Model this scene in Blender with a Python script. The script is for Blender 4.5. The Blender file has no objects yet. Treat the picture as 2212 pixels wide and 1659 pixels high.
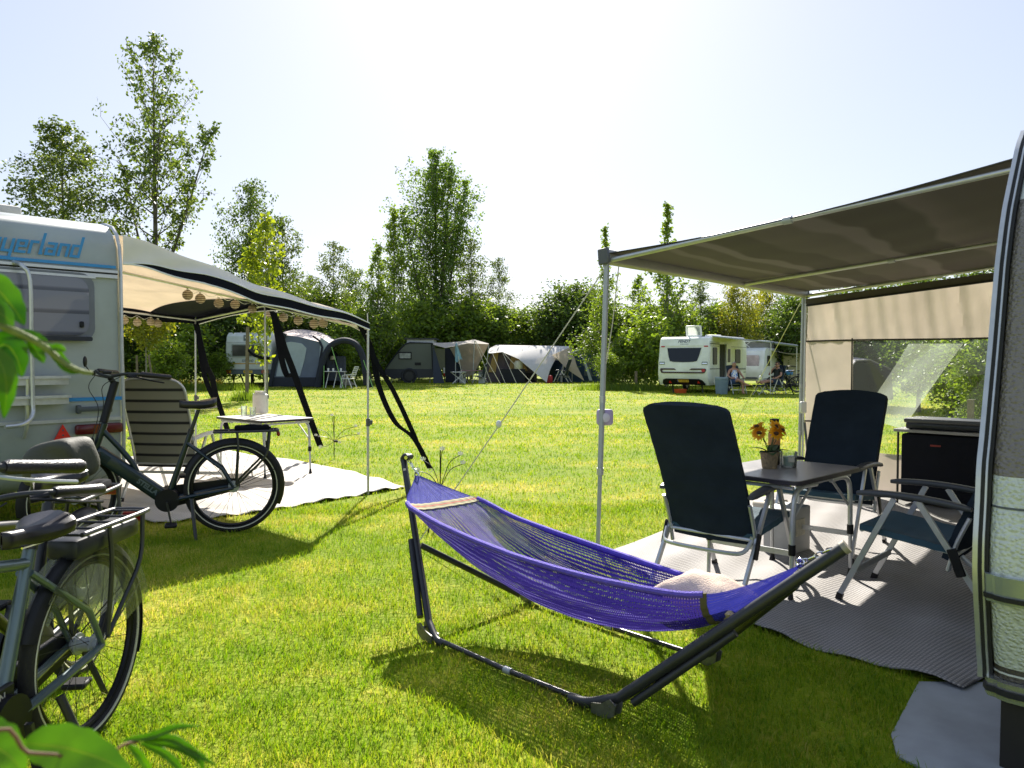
import bpy, bmesh, math, random
import numpy as np
from mathutils import Vector, Matrix, Euler
R = math.radians
PI = math.pi
V = lambda *a: Vector(a)
S = bpy.context.scene
COL = S.collection

# ---------------------------------------------------------------- camera
PITCH = R(1.70)
FPX = 1662.0
cam_d = bpy.data.cameras.new("camera")
cam = bpy.data.objects.new("camera", cam_d)
COL.objects.link(cam)
cam.location = (0, 0, 1.4)
cam.rotation_euler = (R(90) - PITCH, 0, 0)
cam_d.sensor_width = 36
cam_d.lens = 36 * FPX / 2212
cam_d.clip_end = 3000
cam_d.clip_start = 0.02
S.camera = cam
cam_d.dof.use_dof = True
cam_d.dof.focus_distance = 11.0
cam_d.dof.aperture_fstop = 9.0


def ray(x, y):
    rx, ru = (x - 1106) / FPX, (829.5 - y) / FPX
    c, s = math.cos(PITCH), math.sin(PITCH)
    return V(rx, c + ru * s, -s + ru * c)


def G(x, y, z=0.0):
    d = ray(x, y)
    t = (z - 1.4) / d.z
    return V(0, 0, 1.4) + d * t


def P(x, y, Y):
    d = ray(x, y)
    return V(0, 0, 1.4) + d * (Y / d.y)


# ---------------------------------------------------------------- properties
def tag(o, label=None, cat=None, group=None, kind=None):
    if label: o["label"] = label
    if cat: o["category"] = cat
    if group: o["group"] = group
    if kind: o["kind"] = kind
    return o


def thing(name, label, cat, loc=(0, 0, 0), rz=0.0, group=None):
    o = bpy.data.objects.new(name, None)
    COL.objects.link(o)
    o.empty_display_size = 0.2
    o.location = loc
    o.rotation_euler = (0, 0, rz)
    return tag(o, label, cat, group)


def kids(o):
    return [c for c in bpy.data.objects if c.parent == o]


_cache = {}


def copy_tree(o, loc=None, rz=None, label=None, group=None, scale=None):
    def rec(src, par):
        c = src.copy()
        COL.objects.link(c)
        if par is not None:
            c.parent = par
        for ch in KID.get(src.name, []):
            KID.setdefault(c.name, []).append(rec(ch, c))
        return c
    r = rec(o, None)
    if loc is not None: r.location = loc
    if rz is not None: r.rotation_euler = (0, 0, rz)
    if scale is not None: r.scale = (scale,) * 3 if not hasattr(scale, "__len__") else scale
    if label: r["label"] = label
    if group: r["group"] = group
    return r


KID = {}


# ---------------------------------------------------------------- mesh builder
def frame_of(d):
    d = d.normalized()
    a = V(0, 0, 1) if abs(d.z) < 0.9 else V(1, 0, 0)
    x = d.cross(a).normalized()
    return x, d.cross(x).normalized()


class MB:
    def __init__(s):
        s.v, s.f, s.m, s.cur, s.uv = [], [], [], 0, {}

    def mat(s, i):
        s.cur = i
        return s

    def add(s, vs, fs, uvs=None):
        b = len(s.v)
        s.v += [Vector(p) for p in vs]
        for k, f in enumerate(fs):
            if uvs is not None:
                s.uv[len(s.f)] = [uvs[i] for i in f]
            s.f.append([i + b for i in f])
            s.m.append(s.cur)
        return s

    def box(s, c, size, rot=None):
        c = Vector(c)
        h = Vector(size) * 0.5
        vs = [V(x * h.x, y * h.y, z * h.z) for x in (-1, 1) for y in (-1, 1) for z in (-1, 1)]
        if rot is not None:
            vs = [rot @ p for p in vs]
        return s.add([c + p for p in vs], [(0, 1, 3, 2), (4, 6, 7, 5), (0, 4, 5, 1), (2, 3, 7, 6), (0, 2, 6, 4), (1, 5, 7, 3)])

    def rbox(s, c, size, bev=0.02, seg=2, rot=None, fn=None):
        bm = bmesh.new()
        bmesh.ops.create_cube(bm, size=1)
        for q in bm.verts:
            q.co = V(q.co.x * size[0], q.co.y * size[1], q.co.z * size[2])
        bmesh.ops.bevel(bm, geom=bm.edges[:], offset=bev, segments=seg, affect='EDGES', profile=0.5)
        bm.verts.index_update()
        vs = [q.co.copy() for q in bm.verts]
        if fn: vs = [fn(p) for p in vs]
        if rot is not None: vs = [rot @ p for p in vs]
        s.add([Vector(c) + p for p in vs], [[q.index for q in f.verts] for f in bm.faces])
        bm.free()
        return s

    def bar(s, p0, p1, w, h, up=V(0, 0, 1)):
        p0, p1 = Vector(p0), Vector(p1)
        d = p1 - p0
        y = d.normalized()
        x = y.cross(up)
        if x.length < 1e-4: x = y.cross(V(1, 0, 0))
        x.normalize()
        z = x.cross(y)
        rot = Matrix((x, y, z)).transposed()
        return s.box((p0 + p1) / 2, (w, d.length, h), rot)

    def tube(s, pts, r, n=8, closed=False, caps=True, flat=None):
        pts = [Vector(p) for p in pts]
        k = len(pts)
        rs = r if hasattr(r, "__len__") else [r] * k
        x = None
        rings = []
        for i in range(k):
            if closed:
                d = pts[(i + 1) % k] - pts[i - 1]
            else:
                d = pts[min(i + 1, k - 1)] - pts[max(i - 1, 0)]
            d.normalize()
            if x is None:
                x, _ = frame_of(d)
            else:
                x = (x - d * x.dot(d))
                if x.length < 1e-6: x, _ = frame_of(d)
                x.normalize()
            y = d.cross(x)
            rings.append([pts[i] + (x * math.cos(2 * PI * j / n) + y * math.sin(2 * PI * j / n)) * rs[i] for j in range(n)])
        vs = [p for q in rings for p in q]
        fs = []
        for i in range(k if closed else k - 1):
            a, b = i * n, ((i + 1) % k) * n
            for j in range(n):
                fs.append((a + j, a + (j + 1) % n, b + (j + 1) % n, b + j))
        if caps and not closed:
            fs.append(tuple(range(n))[::-1])
            fs.append(tuple((k - 1) * n + j for j in range(n)))
        return s.add(vs, fs)

    def cyl(s, p0, p1, r0, r1=None, n=12):
        return s.tube([p0, p1], [r0, r0 if r1 is None else r1], n)

    def lathe(s, prof, c=(0, 0, 0), n=20, axis=None):
        c = Vector(c)
        rot = axis if axis is not None else Matrix.Identity(3)
        vs, fs = [], []
        for r, z in prof:
            for j in range(n):
                a = 2 * PI * j / n
                vs.append(c + rot @ V(r * math.cos(a), r * math.sin(a), z))
        for i in range(len(prof) - 1):
            for j in range(n):
                fs.append((i * n + j, i * n + (j + 1) % n, (i + 1) * n + (j + 1) % n, (i + 1) * n + j))
        if prof[0][0] > 1e-5: fs.append(tuple(range(n))[::-1])
        if prof[-1][0] > 1e-5: fs.append(tuple((len(prof) - 1) * n + j for j in range(n)))
        return s.add(vs, fs)

    def sphere(s, c, r, n=12, m=8, sc=(1, 1, 1)):
        c = Vector(c)
        prof = [(max(1e-6, math.sin(PI * i / m)) * r, -math.cos(PI * i / m) * r) for i in range(m + 1)]
        b = MB().lathe(prof, (0, 0, 0), n)
        return s.add([c + V(p.x * sc[0], p.y * sc[1], p.z * sc[2]) for p in b.v], b.f)

    def torus(s, c, R_, r, ax=V(0, 1, 0), n=40, m=8, a0=0, a1=2 * PI, flat=1.0):
        ax = Vector(ax).normalized()
        x, y = frame_of(ax)
        c = Vector(c)
        full = abs(a1 - a0 - 2 * PI) < 1e-6
        k = n if full else n + 1
        vs, fs = [], []
        for i in range(k):
            a = a0 + (a1 - a0) * i / n
            d = x * math.cos(a) + y * math.sin(a)
            for j in range(m):
                b = 2 * PI * j / m
                vs.append(c + d * (R_ + r * math.cos(b)) + ax * (r * flat * math.sin(b)))
        for i in range(n):
            i2 = (i + 1) % k
            for j in range(m):
                fs.append((i * m + j, i * m + (j + 1) % m, i2 * m + (j + 1) % m, i2 * m + j))
        return s.add(vs, fs)

    def grid(s, fn, nu, nv, th=0.0, closed_v=False):
        vs, fs, uvs = [], [], []
        for i in range(nu + 1):
            for j in range(nv + 1):
                vs.append(Vector(fn(i / nu, j / nv)))
                uvs.append((i / nu, j / nv))
        w = nv + 1
        for i in range(nu):
            for j in range(nv):
                fs.append((i * w + j, (i + 1) * w + j, (i + 1) * w + j + 1, i * w + j + 1))
        if th:
            nor = [V(0, 0, 0) for _ in vs]
            for f in fs:
                nn = (vs[f[2]] - vs[f[0]]).cross(vs[f[3]] - vs[f[1]])
                for q in f: nor[q] += nn
            b = len(vs)
            vs2 = [p - q.normalized() * th for p, q in zip(vs, nor)]
            fs2 = [tuple(q + b for q in f[::-1]) for f in fs]
            rim = [i * w for i in range(nu + 1)] + [nu * w + j for j in range(1, nv + 1)] + [i * w + nv for i in range(nu - 1, -1, -1)] + [j for j in range(nv - 1, 0, -1)]
            for a, c in zip(rim, rim[1:] + rim[:1]):
                fs2.append((c, a, a + b, c + b))
            vs, fs, uvs = vs + vs2, fs + fs2, uvs + uvs
        return s.add(vs, fs, uvs)

    def prism(s, poly, z0, z1, mtx=None):
        n = len(poly)
        vs = [V(x, y, z0) for x, y in poly] + [V(x, y, z1) for x, y in poly]
        if mtx is not None: vs = [mtx @ p for p in vs]
        fs = [tuple(range(n))[::-1], tuple(range(n, 2 * n))]
        for i in range(n):
            fs.append((i, (i + 1) % n, (i + 1) % n + n, i + n))
        return s.add(vs, fs)

    def strip(s, pts, side, th=0.0):
        """ribbon: pts list and side vectors (half width)"""
        n = len(pts)
        return s.grid(lambda u, v: _lerp_list(pts, u) + _lerp_list(side, u) * (2 * v - 1), max(1, n - 1), 1, th)

    def xf(s, m):
        s.v = [m @ p for p in s.v]
        return s

    def build(s, name, mats, parent=None, origin=None, smooth=True, angle=38):
        if not isinstance(mats, (list, tuple)): mats = [mats]
        me = bpy.data.meshes.new(name)
        off = Vector(origin) if origin is not None else (parent.location if parent is not None and parent.get("_w") else V(0, 0, 0))
        me.from_pydata([tuple(p - off) for p in s.v], [], s.f)
        for m in mats: me.materials.append(m)
        if len(mats) > 1:
            me.polygons.foreach_set("material_index", s.m)
        if s.uv:
            ul = me.uv_layers.new(name="UVMap")
            for p in me.polygons:
                u = s.uv.get(p.index)
                if u:
                    for li, c in zip(p.loop_indices, u): ul.data[li].uv = c
        if smooth:
            me.polygons.foreach_set("use_smooth", [True] * len(me.polygons))
            me.set_sharp_from_angle(angle=R(angle))
        me.update()
        return link(name, me, parent)


def link(name, me, parent=None):
    o = bpy.data.objects.new(name, me)
    COL.objects.link(o)
    if parent is not None:
        o.parent = parent
        KID.setdefault(parent.name, []).append(o)
        if parent.get("_w"): o["_w"] = 0
    return o


def wthing(name, label, cat, loc, group=None):
    """a thing whose parts are modelled in world coordinates; children are shifted to its base"""
    o = thing(name, label, cat, loc, 0, group)
    o["_w"] = 1
    WT.append(o)
    return o


WT = []


def solo(mb, name, mats, label, cat, loc, group=None, **k):
    """single-mesh thing with its origin at loc (geometry in world coordinates)"""
    o = mb.build(name, mats, None, origin=loc, **k)
    o.location = loc
    return tag(o, label, cat, group)


def _lerp_list(L, t):
    n = len(L) - 1
    x = min(max(t, 0), 1) * n
    i = min(int(x), n - 1)
    f = x - i
    return L[i] * (1 - f) + L[i + 1] * f


def interp(xs, ys, x):
    return float(np.interp(x, xs, ys))


def smoothpts(pts, n=6):
    """Catmull-Rom through pts"""
    pts = [Vector(p) for p in pts]
    out = []
    q = [pts[0] * 2 - pts[1]] + pts + [pts[-1] * 2 - pts[-2]]
    for i in range(1, len(q) - 2):
        for k in range(n):
            t = k / n
            a, b, c, d = q[i - 1], q[i], q[i + 1], q[i + 2]
            out.append(0.5 * ((2 * b) + (c - a) * t + (2 * a - 5 * b + 4 * c - d) * t * t + (3 * b - a - 3 * c + d) * t ** 3))
    out.append(pts[-1])
    return out


def rrect(w, h, r, n=4, cx=0, cy=0):
    out = []
    for sx, sy, a in ((1, 1, 0), (-1, 1, 90), (-1, -1, 180), (1, -1, 270)):
        for k in range(n + 1):
            t = R(a + 90 * k / n)
            out.append((cx + sx * (w / 2 - r) + r * math.cos(t), cy + sy * (h / 2 - r) + r * math.sin(t)))
    return out


def basis(o, x, y, z):
    """matrix with columns x,y,z and origin o"""
    m = Matrix.Identity(4)
    for i in range(3):
        m[i][0], m[i][1], m[i][2], m[i][3] = x[i], y[i], z[i], o[i]
    return m


def text(body, size, mtx, mat, name, parent, bold=0.0, shear=0.0, extrude=0.001, width=None):
    cu = bpy.data.curves.new("tmp", 'FONT')
    cu.body, cu.size, cu.extrude, cu.offset, cu.shear = body, size, extrude, bold, shear
    cu.align_x = 'CENTER'
    cu.align_y = 'CENTER'
    cu.resolution_u = 3
    ob = bpy.data.objects.new("tmp", cu)
    me = bpy.data.meshes.new_from_object(ob)
    me.name = name
    bpy.data.objects.remove(ob)
    bpy.data.curves.remove(cu)
    if width:
        xs = [v.co.x for v in me.vertices]
        k = width / (max(xs) - min(xs))
        c = (max(xs) + min(xs)) / 2
        for v in me.vertices: v.co.x = (v.co.x - c) * k
    off = parent.location if parent.get("_w") == 1 else V(0, 0, 0)
    if parent.get("_w") == 0: off = ROOTLOC(parent)
    for v in me.vertices: v.co = (mtx @ v.co) - off
    me.materials.clear()
    me.materials.append(mat)
    return link(name, me, parent)


def ROOTLOC(o):
    while o.parent is not None: o = o.parent
    return o.location.copy()


# sub-parts under a part of a world thing need the root offset as well
_b0 = MB.build


def _build(s, name, mats, parent=None, origin=None, **k):
    if parent is not None and origin is None and parent.get("_w") == 0:
        origin = ROOTLOC(parent)
    return _b0(s, name, mats, parent, origin, **k)


MB.build = _build

# ---------------------------------------------------------------- materials
MATS = {}


def nodes(name):
    m = bpy.data.materials.new(name)
    m.use_nodes = True
    nt = m.node_tree
    nt.nodes.clear()
    out = nt.nodes.new("ShaderNodeOutputMaterial")
    MATS[name] = m
    return m, nt, out


def N(nt, t, **k):
    n = nt.nodes.new("ShaderNode" + t)
    for a, b in k.items():
        if a.startswith("i_"):
            n.inputs[a[2:].replace("_", " ")].default_value = b
        else:
            setattr(n, a, b)
    return n


def rgba(c):
    return (c[0], c[1], c[2], 1)


def ramp(nt, fac, stops):
    r = N(nt, "ValToRGB")
    e = r.color_ramp.elements
    while len(e) < len(stops): e.new(0.5)
    for q, (p, c) in zip(e, stops):
        q.position = p
        q.color = rgba(c) if hasattr(c, "__len__") else (c, c, c, 1)
    nt.links.new(fac, r.inputs[0])
    return r.outputs[0]


def M(name, col, rough=0.6, metal=0.0, var=0.12, vscale=6.0, bump=0.0, bscale=80.0, trans=0.0, spec=0.5, coat=0.0, tl=0.0, alpha=1.0, dirt=None):
    m, nt, out = nodes(name)
    b = N(nt, "BsdfPrincipled", i_Roughness=rough, i_Metallic=metal)
    b.inputs["Specular IOR Level"].default_value = spec
    b.inputs["Coat Weight"].default_value = coat
    b.inputs["Transmission Weight"].default_value = trans
    b.inputs["Alpha"].default_value = alpha
    b.inputs["Base Color"].default_value = rgba(col)
    tc = N(nt, "TexCoord")
    colout = None
    if var:
        n = N(nt, "TexNoise", i_Scale=vscale, i_Detail=5.0, i_Roughness=0.6)
        nt.links.new(tc.outputs["Object"], n.inputs["Vector"])
        lo = [c * (1 - var) for c in (dirt or col)]
        hi = [min(1, c * (1 + var)) for c in col]
        colout = ramp(nt, n.outputs["Fac"], [(0.3, lo), (0.7, hi)])
        nt.links.new(colout, b.inputs["Base Color"])
        rr = N(nt, "MapRange")
        rr.inputs["To Min"].default_value = max(0, rough - 0.08)
        rr.inputs["To Max"].default_value = min(1, rough + 0.08)
        nt.links.new(n.outputs["Fac"], rr.inputs["Value"])
        nt.links.new(rr.outputs[0], b.inputs["Roughness"])
    if bump:
        n2 = N(nt, "TexNoise", i_Scale=bscale, i_Detail=3.0)
        nt.links.new(tc.outputs["Object"], n2.inputs["Vector"])
        bp = N(nt, "Bump", i_Strength=bump, i_Distance=0.01)
        nt.links.new(n2.outputs["Fac"], bp.inputs["Height"])
        nt.links.new(bp.outputs[0], b.inputs["Normal"])
    sh = b.outputs[0]
    if tl:
        t = N(nt, "BsdfTranslucent")
        t.inputs[0].default_value = rgba(col)
        if colout: nt.links.new(colout, t.inputs[0])
        mx = N(nt, "MixShader")
        mx.inputs[0].default_value = tl
        nt.links.new(sh, mx.inputs[1])
        nt.links.new(t.outputs[0], mx.inputs[2])
        sh = mx.outputs[0]
    nt.links.new(sh, out.inputs[0])
    return m


def leaf_mat(name, dark, light, tl=0.45, rough=0.45, tlcol=None, pscale=0.35):
    m, nt, out = nodes(name)
    g = N(nt, "NewGeometry")
    tc = N(nt, "TexCoord")
    n = N(nt, "TexNoise", i_Scale=pscale, i_Detail=2.0)
    nt.links.new(tc.outputs["Object"], n.inputs["Vector"])
    a = N(nt, "Math", operation='MULTIPLY')
    a.inputs[1].default_value = 0.6
    nt.links.new(g.outputs["Random Per Island"], a.inputs[0])
    ad = N(nt, "Math", operation='MULTIPLY_ADD')
    ad.inputs[1].default_value = 0.4
    nt.links.new(n.outputs["Fac"], ad.inputs[0])
    nt.links.new(a.outputs[0], ad.inputs[2])
    c = ramp(nt, ad.outputs[0], [(0.05, dark), (0.9, light)])
    b = N(nt, "BsdfPrincipled", i_Roughness=rough)
    b.inputs["Specular IOR Level"].default_value = 0.35
    nt.links.new(c, b.inputs["Base Color"])
    t = N(nt, "BsdfTranslucent")
    mul = N(nt, "MixRGB", blend_type='MULTIPLY')
    mul.inputs[0].default_value = 1
    mul.inputs[2].default_value = rgba(tlcol or (1.5, 1.35, 0.5))
    nt.links.new(c, mul.inputs[1])
    nt.links.new(mul.outputs[0], t.inputs[0])
    mx = N(nt, "MixShader")
    mx.inputs[0].default_value = tl
    nt.links.new(b.outputs[0], mx.inputs[1])
    nt.links.new(t.outputs[0], mx.inputs[2])
    nt.links.new(mx.outputs[0], out.inputs[0])
    return m


def glass_mat(name, tint=(1, 1, 1), opacity=0.12, rough=0.03):
    """thin clear sheet: straight-through plus a fresnel gloss"""
    m, nt, out = nodes(name)
    t = N(nt, "BsdfTransparent")
    t.inputs[0].default_value = rgba(tint)
    g = N(nt, "BsdfGlossy", i_Roughness=rough)
    d = N(nt, "BsdfTranslucent")
    d.inputs[0].default_value = (0.8, 0.85, 0.8, 1)
    fr = N(nt, "Fresnel", i_IOR=1.45)
    m1 = N(nt, "MixShader")
    nt.links.new(fr.outputs[0], m1.inputs[0])
    nt.links.new(t.outputs[0], m1.inputs[1])
    nt.links.new(g.outputs[0], m1.inputs[2])
    m2 = N(nt, "MixShader")
    m2.inputs[0].default_value = opacity
    nt.links.new(m1.outputs[0], m2.inputs[1])
    nt.links.new(d.outputs[0], m2.inputs[2])
    nt.links.new(m2.outputs[0], out.inputs[0])
    return m


alu = M("brushed_aluminium", (0.55, 0.56, 0.57), 0.35, 0.6, var=0.08, vscale=20)
alu_dull = M("grey_painted_steel", (0.42, 0.44, 0.45), 0.45, 0.3, var=0.08)
chrome = M("chrome", (0.75, 0.75, 0.76), 0.12, 1.0, var=0.03)
black_pl = M("black_plastic", (0.008, 0.008, 0.010), 0.45, spec=0.3, var=0.2, vscale=14)
black_rub = M("black_rubber", (0.02, 0.02, 0.021), 0.75, var=0.25, vscale=20, bump=0.15, bscale=150)
black_fab = M("black_webbing", (0.005, 0.006, 0.010), 0.95, spec=0.15, var=0.2, bump=0.2, bscale=200)
black_steel = M("black_powder_coat", (0.02, 0.021, 0.023), 0.38, var=0.2, vscale=20, bump=0.05, bscale=200)
grey_pl = M("grey_plastic", (0.09, 0.095, 0.1), 0.5, var=0.1)
white_paint = M("white_enamel", (0.76, 0.78, 0.76), 0.32, var=0.06, vscale=2.5, coat=0.2)
white_pl = M("white_plastic", (0.75, 0.75, 0.73), 0.4, var=0.05)
red_lens = M("red_lens", (0.45, 0.012, 0.008), 0.25, var=0.1, vscale=40)
red_refl = M("red_reflector", (0.75, 0.03, 0.015), 0.35, var=0.12, vscale=30)
amber = M("amber_lens", (0.7, 0.2, 0.02), 0.25, var=0.1)
rope_m = M("cream_cord", (0.6, 0.57, 0.42), 0.85, var=0.15, vscale=60)
wood_m = M("weathered_wood", (0.16, 0.13, 0.09), 0.85, var=0.35, vscale=9, bump=0.3, bscale=40)
dark_glass = M("tinted_window_glass", (0.008, 0.012, 0.018), 0.08, var=0.1, spec=0.4)
yellow_plate = M("yellow_plate", (0.75, 0.5, 0.05), 0.4, var=0.05)
navy_paint = M("navy_lettering", (0.012, 0.025, 0.08), 0.4, var=0)
blue_paint = M("blue_decal", (0.03, 0.24, 0.55), 0.4, var=0.06)
dkgrey_paint = M("dark_grey_lettering", (0.08, 0.09, 0.1), 0.5, var=0)

# ---------------------------------------------------------------- world + sun
SUN_EL, SUN_AZ = R(36), R(-0.5)      # azimuth measured from +Y towards +X
w = bpy.data.worlds.new("World")
S.world = w
w.use_nodes = True
nt = w.node_tree
bg = nt.nodes["Background"]
sky = nt.nodes.new("ShaderNodeTexSky")
sky.sky_type = 'NISHITA'
sky.sun_disc = False
sky.sun_elevation = SUN_EL
sky.sun_rotation = SUN_AZ
sky.dust_density = 0.8
sky.air_density = 1.0
sky.ozone_density = 1.0
# soften the brightness range of the hazy sky
sc0 = nt.nodes.new("ShaderNodeMixRGB")
sc0.blend_type = 'MULTIPLY'
sc0.inputs[0].default_value = 1
sc0.inputs[2].default_value = (0.08, 0.08, 0.08, 1)
gm0 = nt.nodes.new("ShaderNodeGamma")
gm0.inputs[1].default_value = 0.42
sc1 = nt.nodes.new("ShaderNodeMixRGB")
sc1.blend_type = 'MULTIPLY'
sc1.inputs[0].default_value = 1
sc1.inputs[2].default_value = (5.0, 5.15, 5.7, 1)
nt.links.new(sky.outputs[0], sc0.inputs[1])
nt.links.new(sc0.outputs[0], gm0.inputs[0])
nt.links.new(gm0.outputs[0], sc1.inputs[1])
nt.links.new(sc1.outputs[0], bg.inputs[0])
bg.inputs[1].default_value = 0.1
sun_d = bpy.data.lights.new("sun", 'SUN')
sun_d.energy = 5.0
sun_d.angle = R(0.5)
sun_d.color = (1, 0.94, 0.84)
sun = bpy.data.objects.new("sun", sun_d)
COL.objects.link(sun)
sd = V(math.sin(SUN_AZ) * math.cos(SUN_EL), math.cos(SUN_AZ) * math.cos(SUN_EL), math.sin(SUN_EL))
sun.rotation_euler = sd.to_track_quat('Z', 'Y').to_euler()
S.view_settings.view_transform = 'Standard'
S.view_settings.look = 'None'
S.view_settings.exposure = 1.2
S.view_settings.gamma = 1
S.render.engine = 'CYCLES'
S.cycles.use_denoising = True
S.cycles.max_bounces = 10
S.cycles.transparent_max_bounces = 24
# ================================================================ ground and lawn
def grass_cols(nt, blades):
    g = N(nt, "NewGeometry")
    n1 = N(nt, "TexNoise", i_Scale=0.55, i_Detail=5.0, i_Roughness=0.62)
    n2 = N(nt, "TexNoise", i_Scale=2.6, i_Detail=4.0, i_Roughness=0.65)
    n3 = N(nt, "TexNoise", i_Scale=30.0, i_Detail=3.0)
    for q in (n1, n2, n3):
        nt.links.new(g.outputs["Position"], q.inputs["Vector"])
    # stretched, worn track across the field
    mp = N(nt, "Mapping")
    mp.inputs["Scale"].default_value = (0.05, 0.42, 1)
    mp.inputs["Rotation"].default_value = (0, 0, R(-12))
    nt.links.new(g.outputs["Position"], mp.inputs["Vector"])
    n4 = N(nt, "TexNoise", i_Scale=1.6, i_Detail=3.0)
    nt.links.new(mp.outputs[0], n4.inputs["Vector"])
    def mathn(op, a, b):
        q = N(nt, "Math", operation=op)
        for i, x in enumerate((a, b)):
            if hasattr(x, "links"): nt.links.new(x, q.inputs[i])
            else: q.inputs[i].default_value = x
        return q.outputs[0]
    s = mathn('MULTIPLY', n1.outputs["Fac"], 0.36)
    s = mathn('ADD', s, mathn('MULTIPLY', n2.outputs["Fac"], 0.38))
    s = mathn('ADD', s, mathn('MULTIPLY', n4.outputs["Fac"], 0.30))
    if blades:
        s = mathn('ADD', s, mathn('MULTIPLY', mathn('SUBTRACT', g.outputs["Random Per Island"], 0.5), 0.20))
    else:
        s = mathn('ADD', s, mathn('MULTIPLY', mathn('SUBTRACT', n3.outputs["Fac"], 0.5), 0.35))
    return s, n3


m, nt, out = nodes("lawn_turf")
s_, n3 = grass_cols(nt, False)
c = ramp(nt, s_, [(0.30, (0.10, 0.17, 0.008)), (0.50, (0.18, 0.24, 0.010)), (0.60, (0.30, 0.30, 0.035)), (0.70, (0.46, 0.37, 0.12))])
b = N(nt, "BsdfPrincipled", i_Roughness=0.9)
b.inputs["Specular IOR Level"].default_value = 0.1
nt.links.new(c, b.inputs["Base Color"])
bp = N(nt, "Bump", i_Strength=0.8, i_Distance=0.03)
nt.links.new(n3.outputs["Fac"], bp.inputs["Height"])
nt.links.new(bp.outputs[0], b.inputs["Normal"])
nt.links.new(b.outputs[0], out.inputs[0])
turf_m = m

m, nt, out = nodes("grass_blade")
s_, n3 = grass_cols(nt, True)
c = ramp(nt, s_, [(0.28, (0.06, 0.13, 0.005)), (0.44, (0.14, 0.255, 0.008)), (0.56, (0.28, 0.34, 0.02)), (0.69, (0.58, 0.46, 0.16))])
b = N(nt, "BsdfPrincipled", i_Roughness=0.5)
b.inputs["Specular IOR Level"].default_value = 0.3
nt.links.new(c, b.inputs["Base Color"])
t = N(nt, "BsdfTranslucent")
mul = N(nt, "MixRGB", blend_type='MULTIPLY')
mul.inputs[0].default_value = 1
mul.inputs[2].default_value = (1.35, 1.35, 0.7, 1)
nt.links.new(c, mul.inputs[1])
nt.links.new(mul.outputs[0], t.inputs[0])
mx = N(nt, "MixShader")
mx.inputs[0].default_value = 0.5
nt.links.new(b.outputs[0], mx.inputs[1])
nt.links.new(t.outputs[0], mx.inputs[2])
nt.links.new(mx.outputs[0], out.inputs[0])
blade_m = m


def bumpz(x, y):
    return 0.018 * np.sin(x * 1.3 + 0.5) * np.sin(y * 0.9) + 0.012 * np.sin(x * 2.9 + y * 1.7)


gm = MB()
xs = sorted(set([-600, -250, -120, -70] + list(np.linspace(-50, 50, 51)) + [70, 120, 250, 600]))
ys = sorted(set([-80, -30, -10] + list(np.linspace(-4, 70, 60)) + [90, 140, 250, 500, 1200]))
for i in range(len(xs)):
    for j in range(len(ys)):
        gm.v.append(V(xs[i], ys[j], 0))
for i in range(len(xs) - 1):
    for j in range(len(ys) - 1):
        a = i * len(ys) + j
        gm.f.append([a, a + len(ys), a + len(ys) + 1, a + 1])
        gm.m.append(0)
gm.build("lawn", turf_m).__setitem__("kind", "structure")

# mats that keep the blades away (world xy polygons)
MAT_L = [(-3.06, 6.55), (-2.35, 7.02), (-1.75, 7.72), (-1.17, 8.44), (-2.2, 9.9), (-4.55, 12.0), (-5.4, 11.2), (-6.9, 9.6), (-6.4, 9.1)]
MAT_R = [(0.66, 5.56), (0.92, 4.72), (1.25, 4.02), (1.40, 3.76), (1.56, 3.58), (1.74, 3.40), (1.90, 3.20), (2.62, 3.72), (5.45, 7.0), (3.5, 8.95)]
SHEET = [tuple(G(*p).xy) for p in ((1985, 1478), (1925, 1592), (1938, 1640), (2040, 1690), (2215, 1720), (2215, 1480))]


def inpoly(px, py, poly):
    r = np.zeros(len(px), bool)
    n = len(poly)
    for i in range(n):
        x0, y0 = poly[i]
        x1, y1 = poly[(i + 1) % n]
        c = ((y0 > py) != (y1 > py)) & (px < (x1 - x0) * (py - y0) / ((y1 - y0) if y1 != y0 else 1e-9) + x0)
        r ^= c
    return r


rng = np.random.default_rng(7)


def blades(n, d0, d1, h0, h1, wd, pw=1.0):
    D = d0 + (d1 - d0) * rng.random(n) ** pw
    X = (rng.random(n) * 2 - 1) * (D * 0.70 + 0.25)
    # clumping
    k = np.sin(X * 7 + np.sin(D * 5) * 2) * np.sin(D * 8 + np.sin(X * 4) * 2)
    keep = rng.random(n) < 0.72 + 0.28 * k
    for poly in (MAT_L, MAT_R, SHEET):
        keep &= ~inpoly(X, D, poly)
    X, D = X[keep], D[keep]
    n = len(X)
    h = (h0 + (h1 - h0) * rng.random(n) ** 1.6)
    az = rng.random(n) * 2 * np.pi
    lean = (0.15 + 0.95 * rng.random(n)) * h
    fa = rng.random(n) * 2 * np.pi
    wv = wd * (0.6 + 0.8 * rng.random(n)) * np.maximum(1, D / 5.5)
    bx, by = np.cos(fa) * wv * 0.5, np.sin(fa) * wv * 0.5
    lx, ly = np.cos(az) * lean, np.sin(az) * lean
    co = np.empty((n, 5, 3), np.float32)
    co[:, 0] = np.stack([X - bx, D - by, np.full(n, -0.004)], 1)
    co[:, 1] = np.stack([X + bx, D + by, np.full(n, -0.004)], 1)
    mxx, myy = X + lx * 0.35, D + ly * 0.35
    co[:, 2] = np.stack([mxx - bx * 0.8, myy - by * 0.8, h * 0.62], 1)
    co[:, 3] = np.stack([mxx + bx * 0.8, myy + by * 0.8, h * 0.62], 1)
    co[:, 4] = np.stack([X + lx, D + ly, h * 0.95], 1)
    return co


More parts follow.
